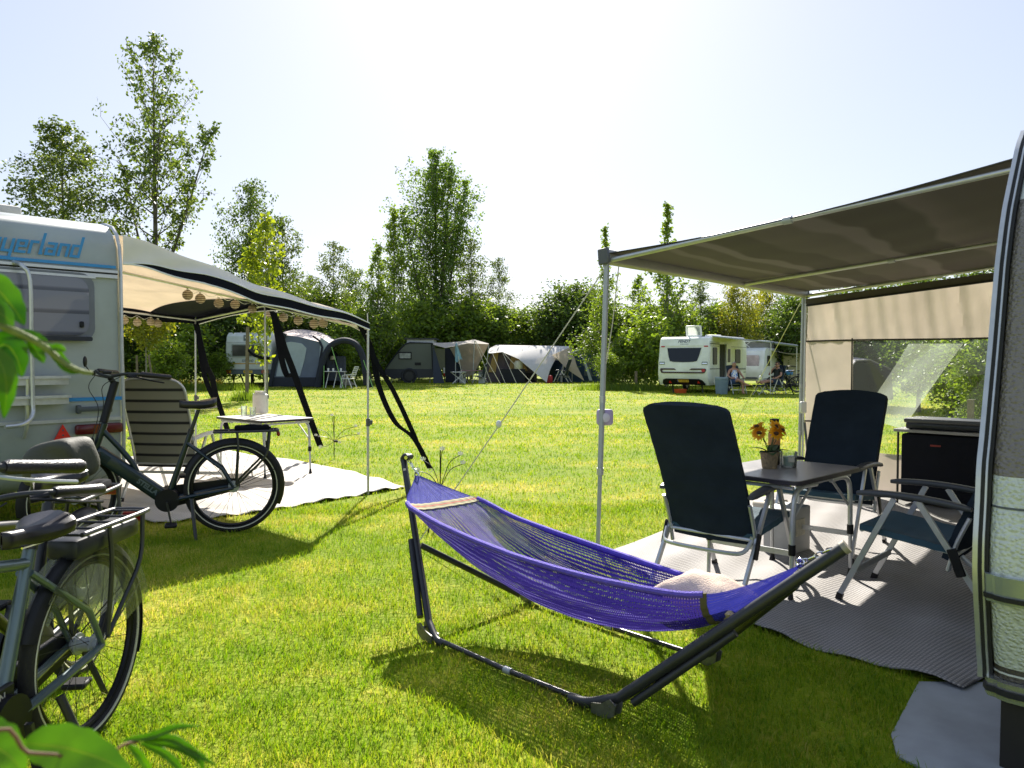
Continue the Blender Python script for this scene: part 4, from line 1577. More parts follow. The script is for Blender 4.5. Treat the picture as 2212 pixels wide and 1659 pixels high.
def awning_pole(base, top, nm="pole"):
    mid = base.lerp(top, 0.27)
    m2 = base.lerp(top, 0.52)
    po = MB().tube([base, mid], 0.016, 10).tube([mid, top], 0.021, 10).build(nm, alu_dull, aw)
    MB().cyl(mid + V(0, 0, -0.02), mid + V(0, 0, 0.03), 0.026, n=10).build("clamp", alu, po)
    MB().cyl(m2 + V(0, 0, -0.02), m2 + V(0, 0, 0.03), 0.024, n=10).build("clamp", alu, po)
    MB().lathe([(0.035, 0.0), (0.035, 0.012), (0.015, 0.03)], base, 12).build("foot", black_rub, po)


awning_pole(G(1291, 1188), PA)
awning_pole(V(3.27, 8.74, 0), PC)
# guy lines
def guy(a, c, label, knot=None):
    o = thing("guy_line", label, "rope", c, 0, "guy lines of the brown awning")
    o["_w"] = 1
    MB().tube([a, a.lerp(c, 0.5) + V(0, 0, -0.012), c], 0.005, 6).build("cord", rope_m, o)
    q = a.lerp(c, knot or 0.5)
    MB().sphere(q, 0.022, 8, 6, (1, 1, 1.4)).build("tensioner", white_pl, o)
    MB().cyl(c + V(0, 0, 0.04), c + V(0.0, 0, -0.08), 0.006, n=6).build("peg", alu_dull, o)
    return o


guy(PA + V(0, 0, -0.03), V(-0.73, 5.75, 0.0), "pale guy line slanting from the near awning pole across the lawn to the hammock", 0.56)
guy(PC + V(-0.03, 0, -0.06), G(1583, 925) , "pale guy line from the far awning pole down behind the tall black chair back", 0.45)
a_, c_ = PA + V(0.1, 0.08, -0.02), G(1291, 1188).lerp(PA, 0.58)
solo(MB().tube([a_, a_.lerp(c_, 0.5) + V(0.012, 0, 0), c_], 0.004, 5), "tension_cord", rope_m, "short cord running from the awning front rail down to the near pole", "rope", c_)
# lilac speaker like lamp hung on the near pole
q = P(1304, 902, 5.70)
o = wthing("camping_lamp", "lilac rounded square camping lamp hanging on the near awning pole", "lamp", q)
MB().rbox(q + V(0.012, 0.03, 0), (0.125, 0.05, 0.122), 0.024, 3).build("lamp_body", M("lilac_plastic", (0.50, 0.40, 0.60), 0.45, var=0.06), o)
MB().lathe([(0.0001, 0), (0.03, 0.0), (0.034, 0.012), (0.0001, 0.02)], q + V(0.012, 0.0, 0), 14, Matrix.Rotation(R(90), 3, 'X')).build("lamp_ring", M("pale_lilac", (0.65, 0.6, 0.7), 0.4), o)

# ---------------------------------------------------------------- windbreak side wall
SC, SD = V(3.34, 8.76, 0), V(5.19, 6.88, 0)
SV = (SD - SC)
SL = SV.length
SV.normalize()
SN = V(-SV.y, SV.x, 0)          # towards outside (far side)
if SN.y < 0: SN = -SN
sw = wthing("windbreak_wall", "beige canvas side wall with a large clear window under the brown awning", "awning wall", SC + SV * SL * 0.5)
beige = M("beige_canvas", (0.72, 0.67, 0.61), 0.85, var=0.07, vscale=2.5, tl=0.55, bump=0.2, bscale=120)
def topz(u): return 2.03 + 0.21 * u
W0, W1, WZ0, WZ1 = 0.20, 0.985, 0.42, 1.62


def cloth(u0, u1, z0, z1f, name, amp=0.012, mat=None, freq=30, off=0.0):
    def fn(a, t):
        u = u0 + (u1 - u0) * a
        z1 = z1f(u) if callable(z1f) else z1f
        zz_ = z0 + (z1 - z0) * t
        f = amp * (math.sin(u * freq + 2 * math.sin(u * 9) + 1.5 * t) * (0.35 + 0.65 * t) + 0.5 * math.sin(u * freq * 2.3 + 3 * t))
        return SC + SV * (SL * u) + SN * (off + f) + V(0, 0, zz_)
    return MB().grid(fn, max(6, int(70 * (u1 - u0))), 14, 0.003).build(name, mat or beige, sw)


cloth(0.0, W0, 0.02, 1.63, "side_panel", 0.008, freq=22)
cloth(0.0, 1.0, WZ1, topz, "top_panel", 0.022, freq=46, off=0.02)
cloth(W0, 1.0, 0.02, WZ0, "bottom_panel", 0.012, freq=25)
# dark header band
MB().grid(lambda u, t: SC + SV * SL * u - SN * 0.015 + V(0, 0, topz(u) + 0.0 + 0.075 * t), 20, 2, 0.004).build("header_band", M("taupe_header", (0.10, 0.088, 0.075), 0.8, var=0.1), sw)
MB().tube([SC + SV * SL * u / 10 - SN * 0.02 + V(0, 0, topz(u / 10) - 0.004) for u in range(11)], 0.012, 6).build("header_bead", black_rub, sw)
seam = M("dark_seam", (0.06, 0.052, 0.045), 0.85)
b = MB()
for z, u0, u1 in ((1.625, 0.0, 1.0), (0.72, 0.0, W0)):
    b.strip([SC + SV * SL * (u0 + (u1 - u0) * k / 8) - SN * 0.028 + V(0, 0, z + 0.004 * math.sin(k)) for k in range(9)], [V(0, 0, 0.009)] * 2, 0.003)
b.build("seam_tape", seam, sw)
MB().strip([SC + SV * SL * W0 - SN * 0.018 + V(0, 0, z) for z in (WZ0 - 0.02, 1.1, WZ1 + 0.03)], [SV * 0.008] * 2, 0.003).build("seam_tape", seam, sw)
win = MB().grid(lambda u, t: SC + SV * SL * (W0 + (W1 - W0) * u) + SN * (0.012 + 0.01 * math.sin(u * 14 + t * 4)) + V(0, 0, WZ0 + (WZ1 - WZ0) * t), 24, 12).build("clear_window", glass_mat("clear_vinyl", (0.96, 0.98, 0.96), 0.02, 0.05), sw)
# creased film hanging diagonally behind the window
fq = [P(1957, 742, 8.3), P(2075, 742, 7.8), P(1942, 928, 8.25), P(1856, 900, 8.6)]
MB().grid(lambda u, t: fq[0].lerp(fq[1], u).lerp(fq[3].lerp(fq[2], u), t) + SN * (0.09 + 0.012 * math.sin(u * 9 + t * 6)), 10, 12).build("film_strip", glass_mat("milky_film", (0.72, 0.78, 0.68), 0.2, 0.25), sw)
b = MB().tube([V(3.30, 8.72, 0.1), V(3.33, 8.74, 2.05)], 0.012, 8)
b.build("wall_pole", alu, sw)
MB().tube([P(1738, 912, 8.6), P(1748, 1010, 8.55), V(3.30, 8.55, 0)], 0.014, 8).build("brace_pole", M("dark_pole", (0.1, 0.11, 0.12), 0.45, 0.5), sw)
q = P(1735, 880, 8.6)
MB().rbox(q, (0.07, 0.05, 0.13), 0.012, 1).build("tie_bracket", white_pl, sw)

# ground mat on the right
matmesh("ground_mat", MAT_R, weave("grey_woven_plastic", (0.40, 0.375, 0.36), (0.17, 0.165, 0.17), 16), "grey ribbed woven mat under the brown awning and camping chairs", 0.06, 0.026, 0.014, 7.0, V(0.75, -0.66, 0))
# ================================================================ camping chairs, tables, kitchen
chair_fab = M("navy_chair_padding", (0.018, 0.027, 0.040), 0.95, spec=0.15, var=0.2, vscale=5, bump=0.25, bscale=220)
chair_seat = M("teal_seat_padding", (0.035, 0.085, 0.12), 0.85, var=0.15, vscale=5, bump=0.25, bscale=220)
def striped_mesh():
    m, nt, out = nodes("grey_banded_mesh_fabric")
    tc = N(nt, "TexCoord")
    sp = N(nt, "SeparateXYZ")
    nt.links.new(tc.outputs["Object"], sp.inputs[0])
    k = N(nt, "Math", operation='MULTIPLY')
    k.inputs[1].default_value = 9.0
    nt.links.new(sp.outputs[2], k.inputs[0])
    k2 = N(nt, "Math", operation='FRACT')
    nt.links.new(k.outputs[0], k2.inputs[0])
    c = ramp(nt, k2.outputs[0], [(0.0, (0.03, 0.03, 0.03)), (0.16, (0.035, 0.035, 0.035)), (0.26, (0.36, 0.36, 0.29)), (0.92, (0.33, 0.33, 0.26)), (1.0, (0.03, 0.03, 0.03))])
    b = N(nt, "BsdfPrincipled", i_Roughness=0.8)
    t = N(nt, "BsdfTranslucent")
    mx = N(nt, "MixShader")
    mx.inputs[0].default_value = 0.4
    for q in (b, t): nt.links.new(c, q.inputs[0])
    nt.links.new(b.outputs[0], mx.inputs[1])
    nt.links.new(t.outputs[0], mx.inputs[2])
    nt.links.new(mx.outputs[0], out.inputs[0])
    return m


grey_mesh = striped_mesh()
arm_pl = M("charcoal_armrest", (0.055, 0.058, 0.065), 0.42, var=0.1)
arm_lt = M("pale_armrest", (0.55, 0.55, 0.55), 0.45, var=0.06)


def make_chair(name, label, cat, back_m, seat_m, arm_m, legm, wide=0.58, h=1.17, rec=0.34, group=None, padded=True, rest=False, slots=False):
    t = thing(name, label, cat, (0, 0, 0), 0, group)
    hw = wide / 2
    y0, z0 = -0.17, 0.33
    y1, z1 = -0.17 - rec, h
    bw = wide - 0.03

    def backp(u, v):      # u across, v up
        x = (u - 0.5) * 2
        taper = bw / 2 * (0.97 + 0.03 * v)
        cr = 0.0
        if v > 0.93: cr = 1 - math.sqrt(max(0, 1 - ((v - 0.93) / 0.07) ** 2))
        xx = x * (taper - 0.07 * cr * 0.9)
        bow = 0.03 * (1 - x * x) - 0.035 * math.sin(PI * v) * 0.6
        rib = 0.004 * abs(math.sin(v * PI * 7)) if padded else 0.0
        return V(xx, y0 + (y1 - y0) * v - bow + rib, z0 + (z1 - z0) * v)
    MB().grid(backp, 14, 36, 0.04 if padded else 0.012).build("backrest", back_m, t)
    bf = MB()
    fr = [backp(0, 0.0) + V(-0.012, 0, -0.05)] + [backp(0, q) + V(-0.012, -0.005, 0) for q in ((0.1, 0.2, 0.3) if padded else (0.3, 0.6, 0.9))]
    if padded:
        for sg in (1, -1):
            MB().tube(smoothpts([V(sg * p.x, p.y, p.z) for p in fr], 3), 0.012, 7).build("back_rail", legm, t)
    else:
        arc = fr + [backp(0.08, 1.0) + V(0, 0, 0.005), backp(0.5, 1.0) + V(0, 0, 0.012), backp(0.92, 1.0) + V(0, 0, 0.005)] + [V(-p.x, p.y, p.z) for p in fr[::-1]]
        bf.tube(smoothpts(arc, 4), 0.0125, 7).build("back_frame", legm, t)

    def seatp(u, v):
        x = (u - 0.5) * 2
        return V(x * (bw / 2), -0.20 + 0.49 * v, 0.40 + 0.065 * v - 0.03 * (1 - x * x) * math.sin(PI * v) + 0.004 * abs(math.sin(v * PI * 5)) - (0.03 * max(0, v - 0.9) * 10) ** 2 * 0.4)
    MB().grid(seatp, 12, 20, 0.034 if padded else 0.012).build("seat", seat_m, t)
    for s in (-1, 1):
        x = s * hw
        def armfn(p):
            k = p.y / 0.3
            return V(p.x * (1.0 + 0.2 * math.sin(PI * (k + 1) / 2)), p.y, p.z - 0.022 * k * k + 0.012 * k)
        bb = MB()
        segs = 14
        ring = rrect(0.055, 0.034, 0.013, 3)
        vs = []
        for i in range(segs + 1):
            k = -1 + 2 * i / segs
            sc = 0.65 + 0.35 * math.sqrt(max(0, 1 - abs(k) ** 6))
            for (px_, pz_) in ring:
                vs.append(V(x, 0.01, 0.655) + armfn(V(px_ * sc, k * 0.29, pz_ * sc)))
        n_ = len(ring)
        fs = [(i * n_ + j, i * n_ + (j + 1) % n_, (i + 1) * n_ + (j + 1) % n_, (i + 1) * n_ + j) for i in range(segs) for j in range(n_)]
        fs += [tuple(range(n_))[::-1], tuple(segs * n_ + j for j in range(n_))]
        bb.add(vs, fs)
        bb.build("armrest", arm_m, t)
        for (ya, yb, zf) in ((0.10, 0.40, 1), (-0.02, -0.42, -1)):
            lg = MB().bar(V(x, ya, 0.635), V(x, yb, 0.02), 0.018, 0.03, V(0, 1, 0)).build("leg", legm, t)
            d = (V(x, ya, 0.635) - V(x, yb, 0.02)).normalized()
            MB().bar(V(x, yb, 0.0), V(x, yb, 0.02) + d * 0.03, 0.024, 0.036, V(0, 1, 0)).build("foot_cap", black_pl, lg)
        MB().rbox(V(x + s * 0.014, -0.215, 0.335), (0.012, 0.05, 0.15), 0.005, 1, Matrix.Rotation(R(-20), 3, 'X')).build("bracket", black_pl, t)
    MB().tube(smoothpts([V(-hw + 0.01, -0.235, 0.37), V(-hw + 0.03, -0.29, 0.315), V(-hw + 0.09, -0.32, 0.30), V(0, -0.325, 0.297), V(hw - 0.09, -0.32, 0.30), V(hw - 0.03, -0.29, 0.315), V(hw - 0.01, -0.235, 0.37)], 4), 0.0125, 8).build("stretcher", legm, t)
    MB().bar(V(-hw, 0.30, 0.20), V(hw, 0.30, 0.20), 0.012, 0.035).build("stretcher", legm, t)
    b = MB()
    for s in (-1, 1):
        b.bar(V(s * (hw - 0.025), -0.21, 0.375), V(s * (hw - 0.025), 0.28, 0.44), 0.02, 0.022)
    b.tube([V(-hw + 0.02, 0.28, 0.43), V(hw - 0.02, 0.28, 0.43)], 0.011, 7)
    b.tube([V(-hw + 0.02, -0.2, 0.365), V(hw - 0.02, -0.2, 0.365)], 0.011, 7)
    b.build("seat_frame", legm, t)
    if rest:
        MB().tube(smoothpts([V(-0.2, 0.27, 0.30), V(-0.2, 0.55, 0.20), V(-0.17, 0.60, 0.19), V(0.17, 0.60, 0.19), V(0.2, 0.55, 0.20), V(0.2, 0.27, 0.30)], 3), 0.011, 7).build("leg_rest_frame", legm, t)
        MB().grid(lambda u, v: V((u - 0.5) * 0.36, 0.34 + 0.25 * v, 0.275 - 0.085 * v), 6, 6, 0.012).build("leg_rest", M("grey_mesh_rest", (0.25, 0.255, 0.26), 0.7, tl=0.2), t)
    return t


CG = "dark padded recliners under the brown awning"
ch1 = make_chair("camping_chair", "dark padded recliner seen from behind, nearest the hammock", "chair", chair_fab, chair_seat, arm_pl, alu, h=1.15, rec=0.38, group=CG)
ch1.location, ch1.rotation_euler = (1.33, 4.74, 0), (0, 0, R(-43))
copy_tree(ch1, (2.36, 5.72, 0), math.atan2(0.65, -0.76), "dark padded recliner behind the table, its tall back before the clear window", CG)
copy_tree(ch1, (2.40, 4.40, 0), math.atan2(0.72, 0.69), "dark padded recliner seen from the side, tucked against the right caravan", CG)

tap = M("dark_table_laminate", (0.23, 0.215, 0.21), 0.32, var=0.2, vscale=9)
tapl = M("white_table_laminate", (0.62, 0.60, 0.59), 0.38, var=0.06, vscale=5)
tab_edge = M("dark_table_edge", (0.025, 0.02, 0.03), 0.5)


def make_table(label, center, ax, w, d, z, top_m, legm):
    t = thing("camping_table", label, "table", (center.x, center.y, 0), math.atan2(ax.y, ax.x))
    tp = MB().prism(rrect(w, d, 0.05, 5), z - 0.024, z).build("tabletop", top_m, t)
    b = MB()
    ring = rrect(w + 0.008, d + 0.008, 0.054, 5)
    for zz_ in (z - 0.028, z - 0.004):
        b.v += [V(x, y, zz_) for x, y in ring]
    n_ = len(ring)
    b.f = [[j, (j + 1) % n_, n_ + (j + 1) % n_, n_ + j] for j in range(n_)]
    b.m = [0] * n_
    b.build("edge_band", tab_edge, tp)
    for sx in (-1, 1):
        for sy in (-1, 1):
            x, y = sx * (w / 2 - 0.06), sy * (d / 2 - 0.05)
            pts = smoothpts([V(x - sx * 0.28, y, z - 0.055), V(x - sx * 0.09, y, z - 0.055), V(x - sx * 0.01, y, z - 0.10), V(x + sx * 0.012, y, z - 0.2), V(x + sx * 0.02, y, 0.30)], 5)
            lg = MB().tube(pts, 0.0155, 9).tube([V(x + sx * 0.02, y, 0.32), V(x + sx * 0.03, y, 0.03)], 0.012, 9).build("leg", legm, t)
            MB().cyl(V(x + sx * 0.02, y, 0.285), V(x + sx * 0.02, y, 0.345), 0.021, n=10).build("height_clamp", black_pl, lg)
            MB().lathe([(0.012, 0.07), (0.016, 0.04), (0.022, 0.012), (0.022, 0.0)], V(x + sx * 0.03, y, 0), 10).build("foot_cap", black_pl, lg)
    b = MB()
    for sy in (-1, 1):
        b.tube([V(-w / 2 + 0.1, sy * (d / 2 - 0.05), z - 0.045), V(w / 2 - 0.1, sy * (d / 2 - 0.05), z - 0.045)], 0.012, 7)
    for sx in (-1, 1):
        b.tube([V(sx * (w / 2 - 0.05), -d / 2 + 0.05, z - 0.05), V(sx * (w / 2 - 0.05), d / 2 - 0.05, z - 0.05)], 0.012, 7)
        b.tube([V(sx * (w / 2 - 0.045), -d / 2 + 0.06, z - 0.25), V(sx * (w / 2 - 0.3), -d / 2 + 0.06, z - 0.06)], 0.009, 6)
    b.build("table_frame", legm, t)
    return t


TR_ax = V(0.72, 0.69, 0).normalized()
tc_r = V(1.71, 4.86, 0)
make_table("dark topped camping table with bent aluminium legs between the black recliners", tc_r, TR_ax, 0.88, 0.64, 0.72, tap, alu)
tL = [P(544, 912, 8.81), P(664, 905, 9.31)]
tcl = V(-3.10, 9.62, 0)
make_table("pale topped camping table with grey legs under the left side canopy", tcl, W_, 1.12, 0.72, 0.70, tapl, alu_dull)

# left chair under the canopy, plus a second one glimpsed beyond it
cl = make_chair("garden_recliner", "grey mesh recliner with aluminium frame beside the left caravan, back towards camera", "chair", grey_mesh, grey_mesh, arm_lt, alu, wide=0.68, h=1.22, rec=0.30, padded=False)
cl.location, cl.rotation_euler = (-3.48, 7.95, 0), (0, 0, R(-6))

# things on the left table
def on_table(cpx, cpy, z):
    return G(cpx, cpy, z)


q = G(563, 893, 0.70)
jr = thing("storage_jar", "big white embossed jar with wire handle on the pale camping table", "jar", q)
MB().lathe([(0.0001, 0.0), (0.085, 0.0), (0.098, 0.012), (0.101, 0.10), (0.101, 0.22), (0.096, 0.25), (0.075, 0.268), (0.071, 0.275), (0.071, 0.296), (0.076, 0.30), (0.068, 0.302), (0.064, 0.29), (0.0001, 0.285)], (0, 0, 0), 30).build("jar_body", M("embossed_white_ceramic", (0.72, 0.69, 0.66), 0.45, var=0.08, vscale=18, bump=0.5, bscale=55), jr)
MB().tube(smoothpts([V(-0.08, -0.02, 0.272), V(-0.07, -0.08, 0.262), V(0, -0.105, 0.252), V(0.07, -0.08, 0.262), V(0.08, -0.02, 0.272)], 4), 0.0035, 6).build("wire_handle", alu, jr)
glass_m = glass_mat("clear_drinking_glass", (0.9, 0.93, 0.92), 0.10, 0.02)
for (px, py, hgt, mug, lab) in ((527, 898, 0.125, True, "glass mug with handle beside the white jar, left of the plain glass"), (546, 899, 0.115, False, "plain drinking glass in front of the white jar")):
    g_ = thing("drinking_glass", lab, "glass", G(px, py, 0.70), 0, "glasses on the pale camping table")
    MB().lathe([(0.0001, 0.0), (0.034, 0.0), (0.038, hgt), (0.034, hgt), (0.031, 0.014), (0.0001, 0.012)], (0, 0, 0), 20).build("glass_body", glass_m, g_)
    if mug: MB().torus((-0.045, 0, hgt * 0.55), 0.03, 0.005, V(0, 1, 0), 18, 6).build("mug_handle", glass_m, g_)

# things on the right table: sunflowers in a basket pot, insulated bottle, candle glass, fly swatter
Z = 0.72
q = G(1662, 1012, Z)
fp = thing("flower_pot", "basket pot with artificial orange sunflowers and broad leaves on the dark table", "plant", q)
wk = M("woven_basket", (0.27, 0.21, 0.13), 0.9, var=0.35, vscale=60, bump=1.0, bscale=120)
MB().lathe([(0.0001, 0), (0.042, 0), (0.046, 0.01), (0.058, 0.10), (0.061, 0.106), (0.055, 0.108), (0.05, 0.09), (0.0001, 0.085)], (0, 0, 0), 24).build("basket", wk, fp)
pet = M("orange_petal", (1.0, 0.50, 0.025), 0.6, var=0.2, vscale=30, tl=0.5)
disc = M("brown_flower_centre", (0.07, 0.03, 0.012), 0.9, var=0.4, vscale=90, bump=0.5)
stem_m = M("green_stem", (0.05, 0.10, 0.03), 0.6, tl=0.1)
rg = np.random.default_rng(4)
for (dx, dy, dz, tilt, az, r_) in ((-0.078, 0.0, 0.262, 0.55, 3.3, 0.055), (-0.07, -0.02, 0.225, 1.1, 3.9, 0.06), (0.045, 0.01, 0.262, 0.6, 5.2, 0.06), (0.03, -0.02, 0.222, 1.0, 5.0, 0.055), (0.07, -0.01, 0.24, 0.9, 5.9, 0.05)):
    c = V(dx, dy, dz)
    st = MB().tube(smoothpts([V(0.01 * dx, 0, 0.085), V(dx * 0.3, dy, 0.15), c], 5), 0.0028, 6).build("stem", stem_m, fp)
    nrm = V(math.sin(tilt) * math.cos(az), math.sin(tilt) * math.sin(az), math.cos(tilt))
    ex, ey = frame_of(nrm)
    b = MB()
    for ring_, (r0, n_) in enumerate(((r_, 15), (r_ * 0.8, 13))):
        for k in range(n_):
            a = 2 * PI * (k + 0.5 * ring_) / n_ + rg.normal() * 0.08
            d = ex * math.cos(a) + ey * math.sin(a)
            s = nrm.cross(d)
            L_ = r0 * (0.85 + 0.3 * rg.random())
            up = 0.25 + 0.3 * rg.random()
            b.add([c + d * 0.012, c + d * L_ * 0.55 + s * 0.011 + nrm * (L_ * up * 0.5), c + d * L_ + nrm * (L_ * up * 0.4), c + d * L_ * 0.55 - s * 0.011 + nrm * (L_ * up * 0.5)], [(0, 1, 2, 3)])
    fl_ = b.build("flower_head", pet, fp)
    MB().sphere(c + nrm * 0.008, 0.017, 12, 8, (1, 1, 0.7)).build("flower_centre", disc, fl_)


def leafshape(b, base, tip, wd, nrm, curl=0.15, n=8):
    d = tip - base
    s = d.cross(nrm).normalized()
    nn = s.cross(d).normalized()
    l_ = d.length
    def fn(u, v):
        w_ = wd * (math.sin(PI * min(1, u ** 0.75)) ** 0.85) * (v - 0.5) * 2
        return base + d * u + s * w_ + nn * (-curl * l_ * u * u + 0.16 * abs(w_)) 
    b.grid(fn, n, 4)
    return b


lf_m = M("fabric_leaf", (0.035, 0.085, 0.03), 0.6, var=0.2, vscale=20, tl=0.25)
for k, (a, l_, z_) in enumerate(((2.9, 0.10, 0.02), (3.7, 0.085, -0.01), (4.6, 0.09, -0.02), (5.4, 0.08, 0.0), (6.0, 0.11, 0.01), (0.8, 0.09, 0.03))):
    leafshape(MB(), V(0, 0, 0.10), V(math.cos(a) * l_, math.sin(a) * l_, 0.145 + z_), 0.032, V(0, 0, 1), 0.35).build("leaf", lf_m, fp)
q = G(1672, 1003, Z)
bt_ = thing("insulated_bottle", "black insulated bottle with glossy cap behind the sunflower pot", "bottle", q)
MB().lathe([(0.0001, 0), (0.036, 0), (0.038, 0.01), (0.038, 0.19), (0.034, 0.215), (0.026, 0.235), (0.0001, 0.236)], (0, 0, 0), 20).build("bottle_body", black_pl, bt_)
MB().lathe([(0.026, 0.232), (0.028, 0.24), (0.028, 0.275), (0.022, 0.285), (0.0001, 0.287)], (0, 0, 0), 18).build("cap", chrome, bt_)
MB().lathe([(0.0285, 0.28), (0.031, 0.285), (0.03, 0.30), (0.0001, 0.304)], (0, 0, 0), 18).build("cap_lid", black_pl, bt_)
MB().lathe([(0.0384, 0.13), (0.0388, 0.135), (0.0388, 0.205), (0.036, 0.21)], (0, 0, 0), 20).build("bottle_label", M("copper_label", (0.5, 0.22, 0.08), 0.4, var=0.1), bt_)
q = G(1703, 1009, Z)
cg = thing("candle_glass", "glass tumbler with a pale candle on the dark table", "candle", q)
MB().lathe([(0.0001, 0), (0.046, 0), (0.05, 0.006), (0.056, 0.10), (0.053, 0.10), (0.047, 0.012), (0.0001, 0.010)], (0, 0, 0), 24).build("glass_body", glass_m, cg)
MB().lathe([(0.0001, 0.012), (0.045, 0.013), (0.048, 0.068), (0.0001, 0.070)], (0, 0, 0), 20).build("candle_wax", M("pale_mint_wax", (0.6, 0.7, 0.66), 0.5, var=0.05), cg)
MB().rbox((0.0, -0.052, 0.055), (0.04, 0.003, 0.035), 0.001, 1).build("paper_label", M("paper_label", (0.5, 0.48, 0.42), 0.7), cg)
q = P(1658, 1058, 4.95)
fs_ = wthing("fly_swatter", "black fly swatter hanging from the frame of the dark table", "swatter", q)
b = MB().prism(rrect(0.05, 0.075, 0.018, 4), -0.002, 0.002, basis(q + V(0, 0, 0.0), V(1, 0, 0), V(0, 0, 1), V(0, -1, 0)))
b.build("swatter_head", black_pl, fs_)
MB().tube([q + V(0, 0, -0.03), q + V(-0.004, 0, -0.085), q + V(-0.004, 0, -0.16)], [0.009, 0.006, 0.006], 6).build("swatter_handle", black_pl, fs_)
# small white box and shoes under the table
q = V(2.02, 5.62, 0)
cb = thing("storage_box", "small grey box with a paper sticker under the dark table", "box", q, R(44))
MB().rbox((0, 0, 0.17), (0.30, 0.22, 0.34), 0.012, 2).build("box_body", M("grey_box_plastic", (0.42, 0.42, 0.41), 0.5, var=0.08), cb)
MB().rbox((-0.02, -0.113, 0.2), (0.14, 0.004, 0.12), 0.001, 1).build("paper_sticker", M("paper_sticker", (0.6, 0.56, 0.44), 0.7, var=0.15, vscale=40), cb)
for k, (px, py, a, lb) in enumerate(((1640, 1172, 0.2, "pale canvas shoe lying at the grass edge of the grey mat, left of the pair"), (1668, 1168, 0.5, "pale canvas shoe lying at the grass edge of the grey mat, right of the pair"))):
    q = G(1646 + 30 * k, 1108 - 6 * k)
    sh_ = thing("shoe", lb, "shoe", q + V(0, 0, 0.022), a, "pair of pale shoes")
    def shp(p):
        k_ = (p.y + 0.13) / 0.26
        return V(p.x * (0.8 + 0.35 * math.sin(PI * k_)), p.y, p.z * (1.25 - 0.6 * k_) + 0.045)
    MB().rbox((0, 0, 0), (0.085, 0.26, 0.09), 0.03, 3, None, shp).build("shoe_upper", M("pale_canvas_shoe", (0.5, 0.45, 0.38), 0.8, var=0.1), sh_)
    MB().prism(rrect(0.09, 0.27, 0.04, 5), 0.0, 0.022).build("sole", white_pl, sh_)

# kitchen cupboard with closed stove, red gas hose
kd = SV
kc = SC + SV * (SL * 0.66) - SN * 0.36
kt = thing("camping_kitchen", "black fabric camping kitchen cupboard standing below the clear window", "cupboard", kc, math.atan2(SV.y, SV.x))
kf = M("black_kitchen_fabric", (0.008, 0.009, 0.014), 0.85, spec=0.2, var=0.2, vscale=6, bump=0.15, bscale=120)
MB().rbox((0, 0, 0.37), (1.02, 0.46, 0.66), 0.025, 2).build("cupboard_body", kf, kt)
tp = MB().prism(rrect(1.16, 0.50, 0.03, 4), 0.715, 0.74).build("worktop", M("grey_worktop", (0.30, 0.29, 0.28), 0.35, var=0.1), kt)
b = MB()
for sx in (-1, 1):
    for sy in (-1, 1):
        MB().tube([V(sx * 0.54, sy * 0.21, 0.0), V(sx * 0.54, sy * 0.21, 0.71)], 0.011, 8).build("leg", black_steel, kt)
MB().tube([V(0.535, -0.235, 0.66), V(0.53, -0.25, 0.3), V(0.5, -0.245, 0.05)], 0.006, 6).build("corner_strap", black_fab, kt)
text("KITCHEN", 0.028, basis(V(-0.2, -0.2335, 0.62), V(1, 0, 0), V(0, 0, 1), V(0, -1, 0)), M("dull_red_print", (0.25, 0.015, 0.01), 0.6), "printed_label", kt) if False else None
MB().box((-0.2, -0.2325, 0.60), (0.09, 0.003, 0.016)).build("red_tag", M("dull_red_print", (0.22, 0.02, 0.012), 0.6), kt)
sk = SC + SV * (SL * 0.60) - SN * 0.36 + V(0, 0, 0.74)
st_ = thing("camping_stove", "flat closed dark grey gas stove lying on the camping kitchen", "stove", sk, math.atan2(SV.y, SV.x))
sm_ = M("stove_grey", (0.085, 0.085, 0.088), 0.4, 0.3, var=0.1)
MB().rbox((0, 0, 0.035), (0.66, 0.34, 0.06), 0.012, 2).build("stove_base", black_steel, st_)
MB().rbox((0, 0, 0.085), (0.69, 0.37, 0.045), 0.014, 2).build("stove_lid", sm_, st_)
b = MB()
for sx in (-1, 1):
    b.cyl((sx * 0.29, -0.14, -0.001), (sx * 0.29, -0.14, 0.01), 0.014, n=10)
b.build("stove_feet", black_rub, st_)
h0 = sk + SV * 0.34 + V(0, 0, 0.05)
hp = smoothpts([h0, h0 + SV * 0.1 + V(0, 0, 0.012), h0 + SV * 0.2 - SN * 0.03 + V(0, 0, -0.01), h0 + SV * 0.27 - SN * 0.06 + V(0, 0, -0.07), h0 + SV * 0.30 - SN * 0.08 + V(0, 0, -0.3)], 6)
solo(MB().tube(hp, 0.011, 9), "gas_hose", M("red_rubber_hose", (0.5, 0.03, 0.015), 0.5, var=0.1), "red gas hose running from the closed stove towards the right caravan", "hose", h0)
# ================================================================ hammock on its folding stand
HT0 = V(-0.566, 4.56, 0.72)
HT1 = V(1.05, 2.78, 0.665)
HA = (V(HT1.x, HT1.y, 0) - V(HT0.x, HT0.y, 0))
HLEN = HA.length
HA.normalize()
HN = V(-HA.y, HA.x, 0)      # far side
FL_, BL_, FR_, BR_ = V(-0.40, 3.783, 0.02), V(0.116, 4.39, 0.02), V(0.35, 3.0, 0.02), V(0.878, 3.526, 0.02)
TLm, TRm = V(-0.66, 4.67, 0.80), V(1.155, 2.655, 0.752)
hs = wthing("hammock_stand", "black folding tube stand carrying the purple hammock", "stand", (FL_ + BR_) / 2)


def lerp3(a, c, t): return a.lerp(c, t)


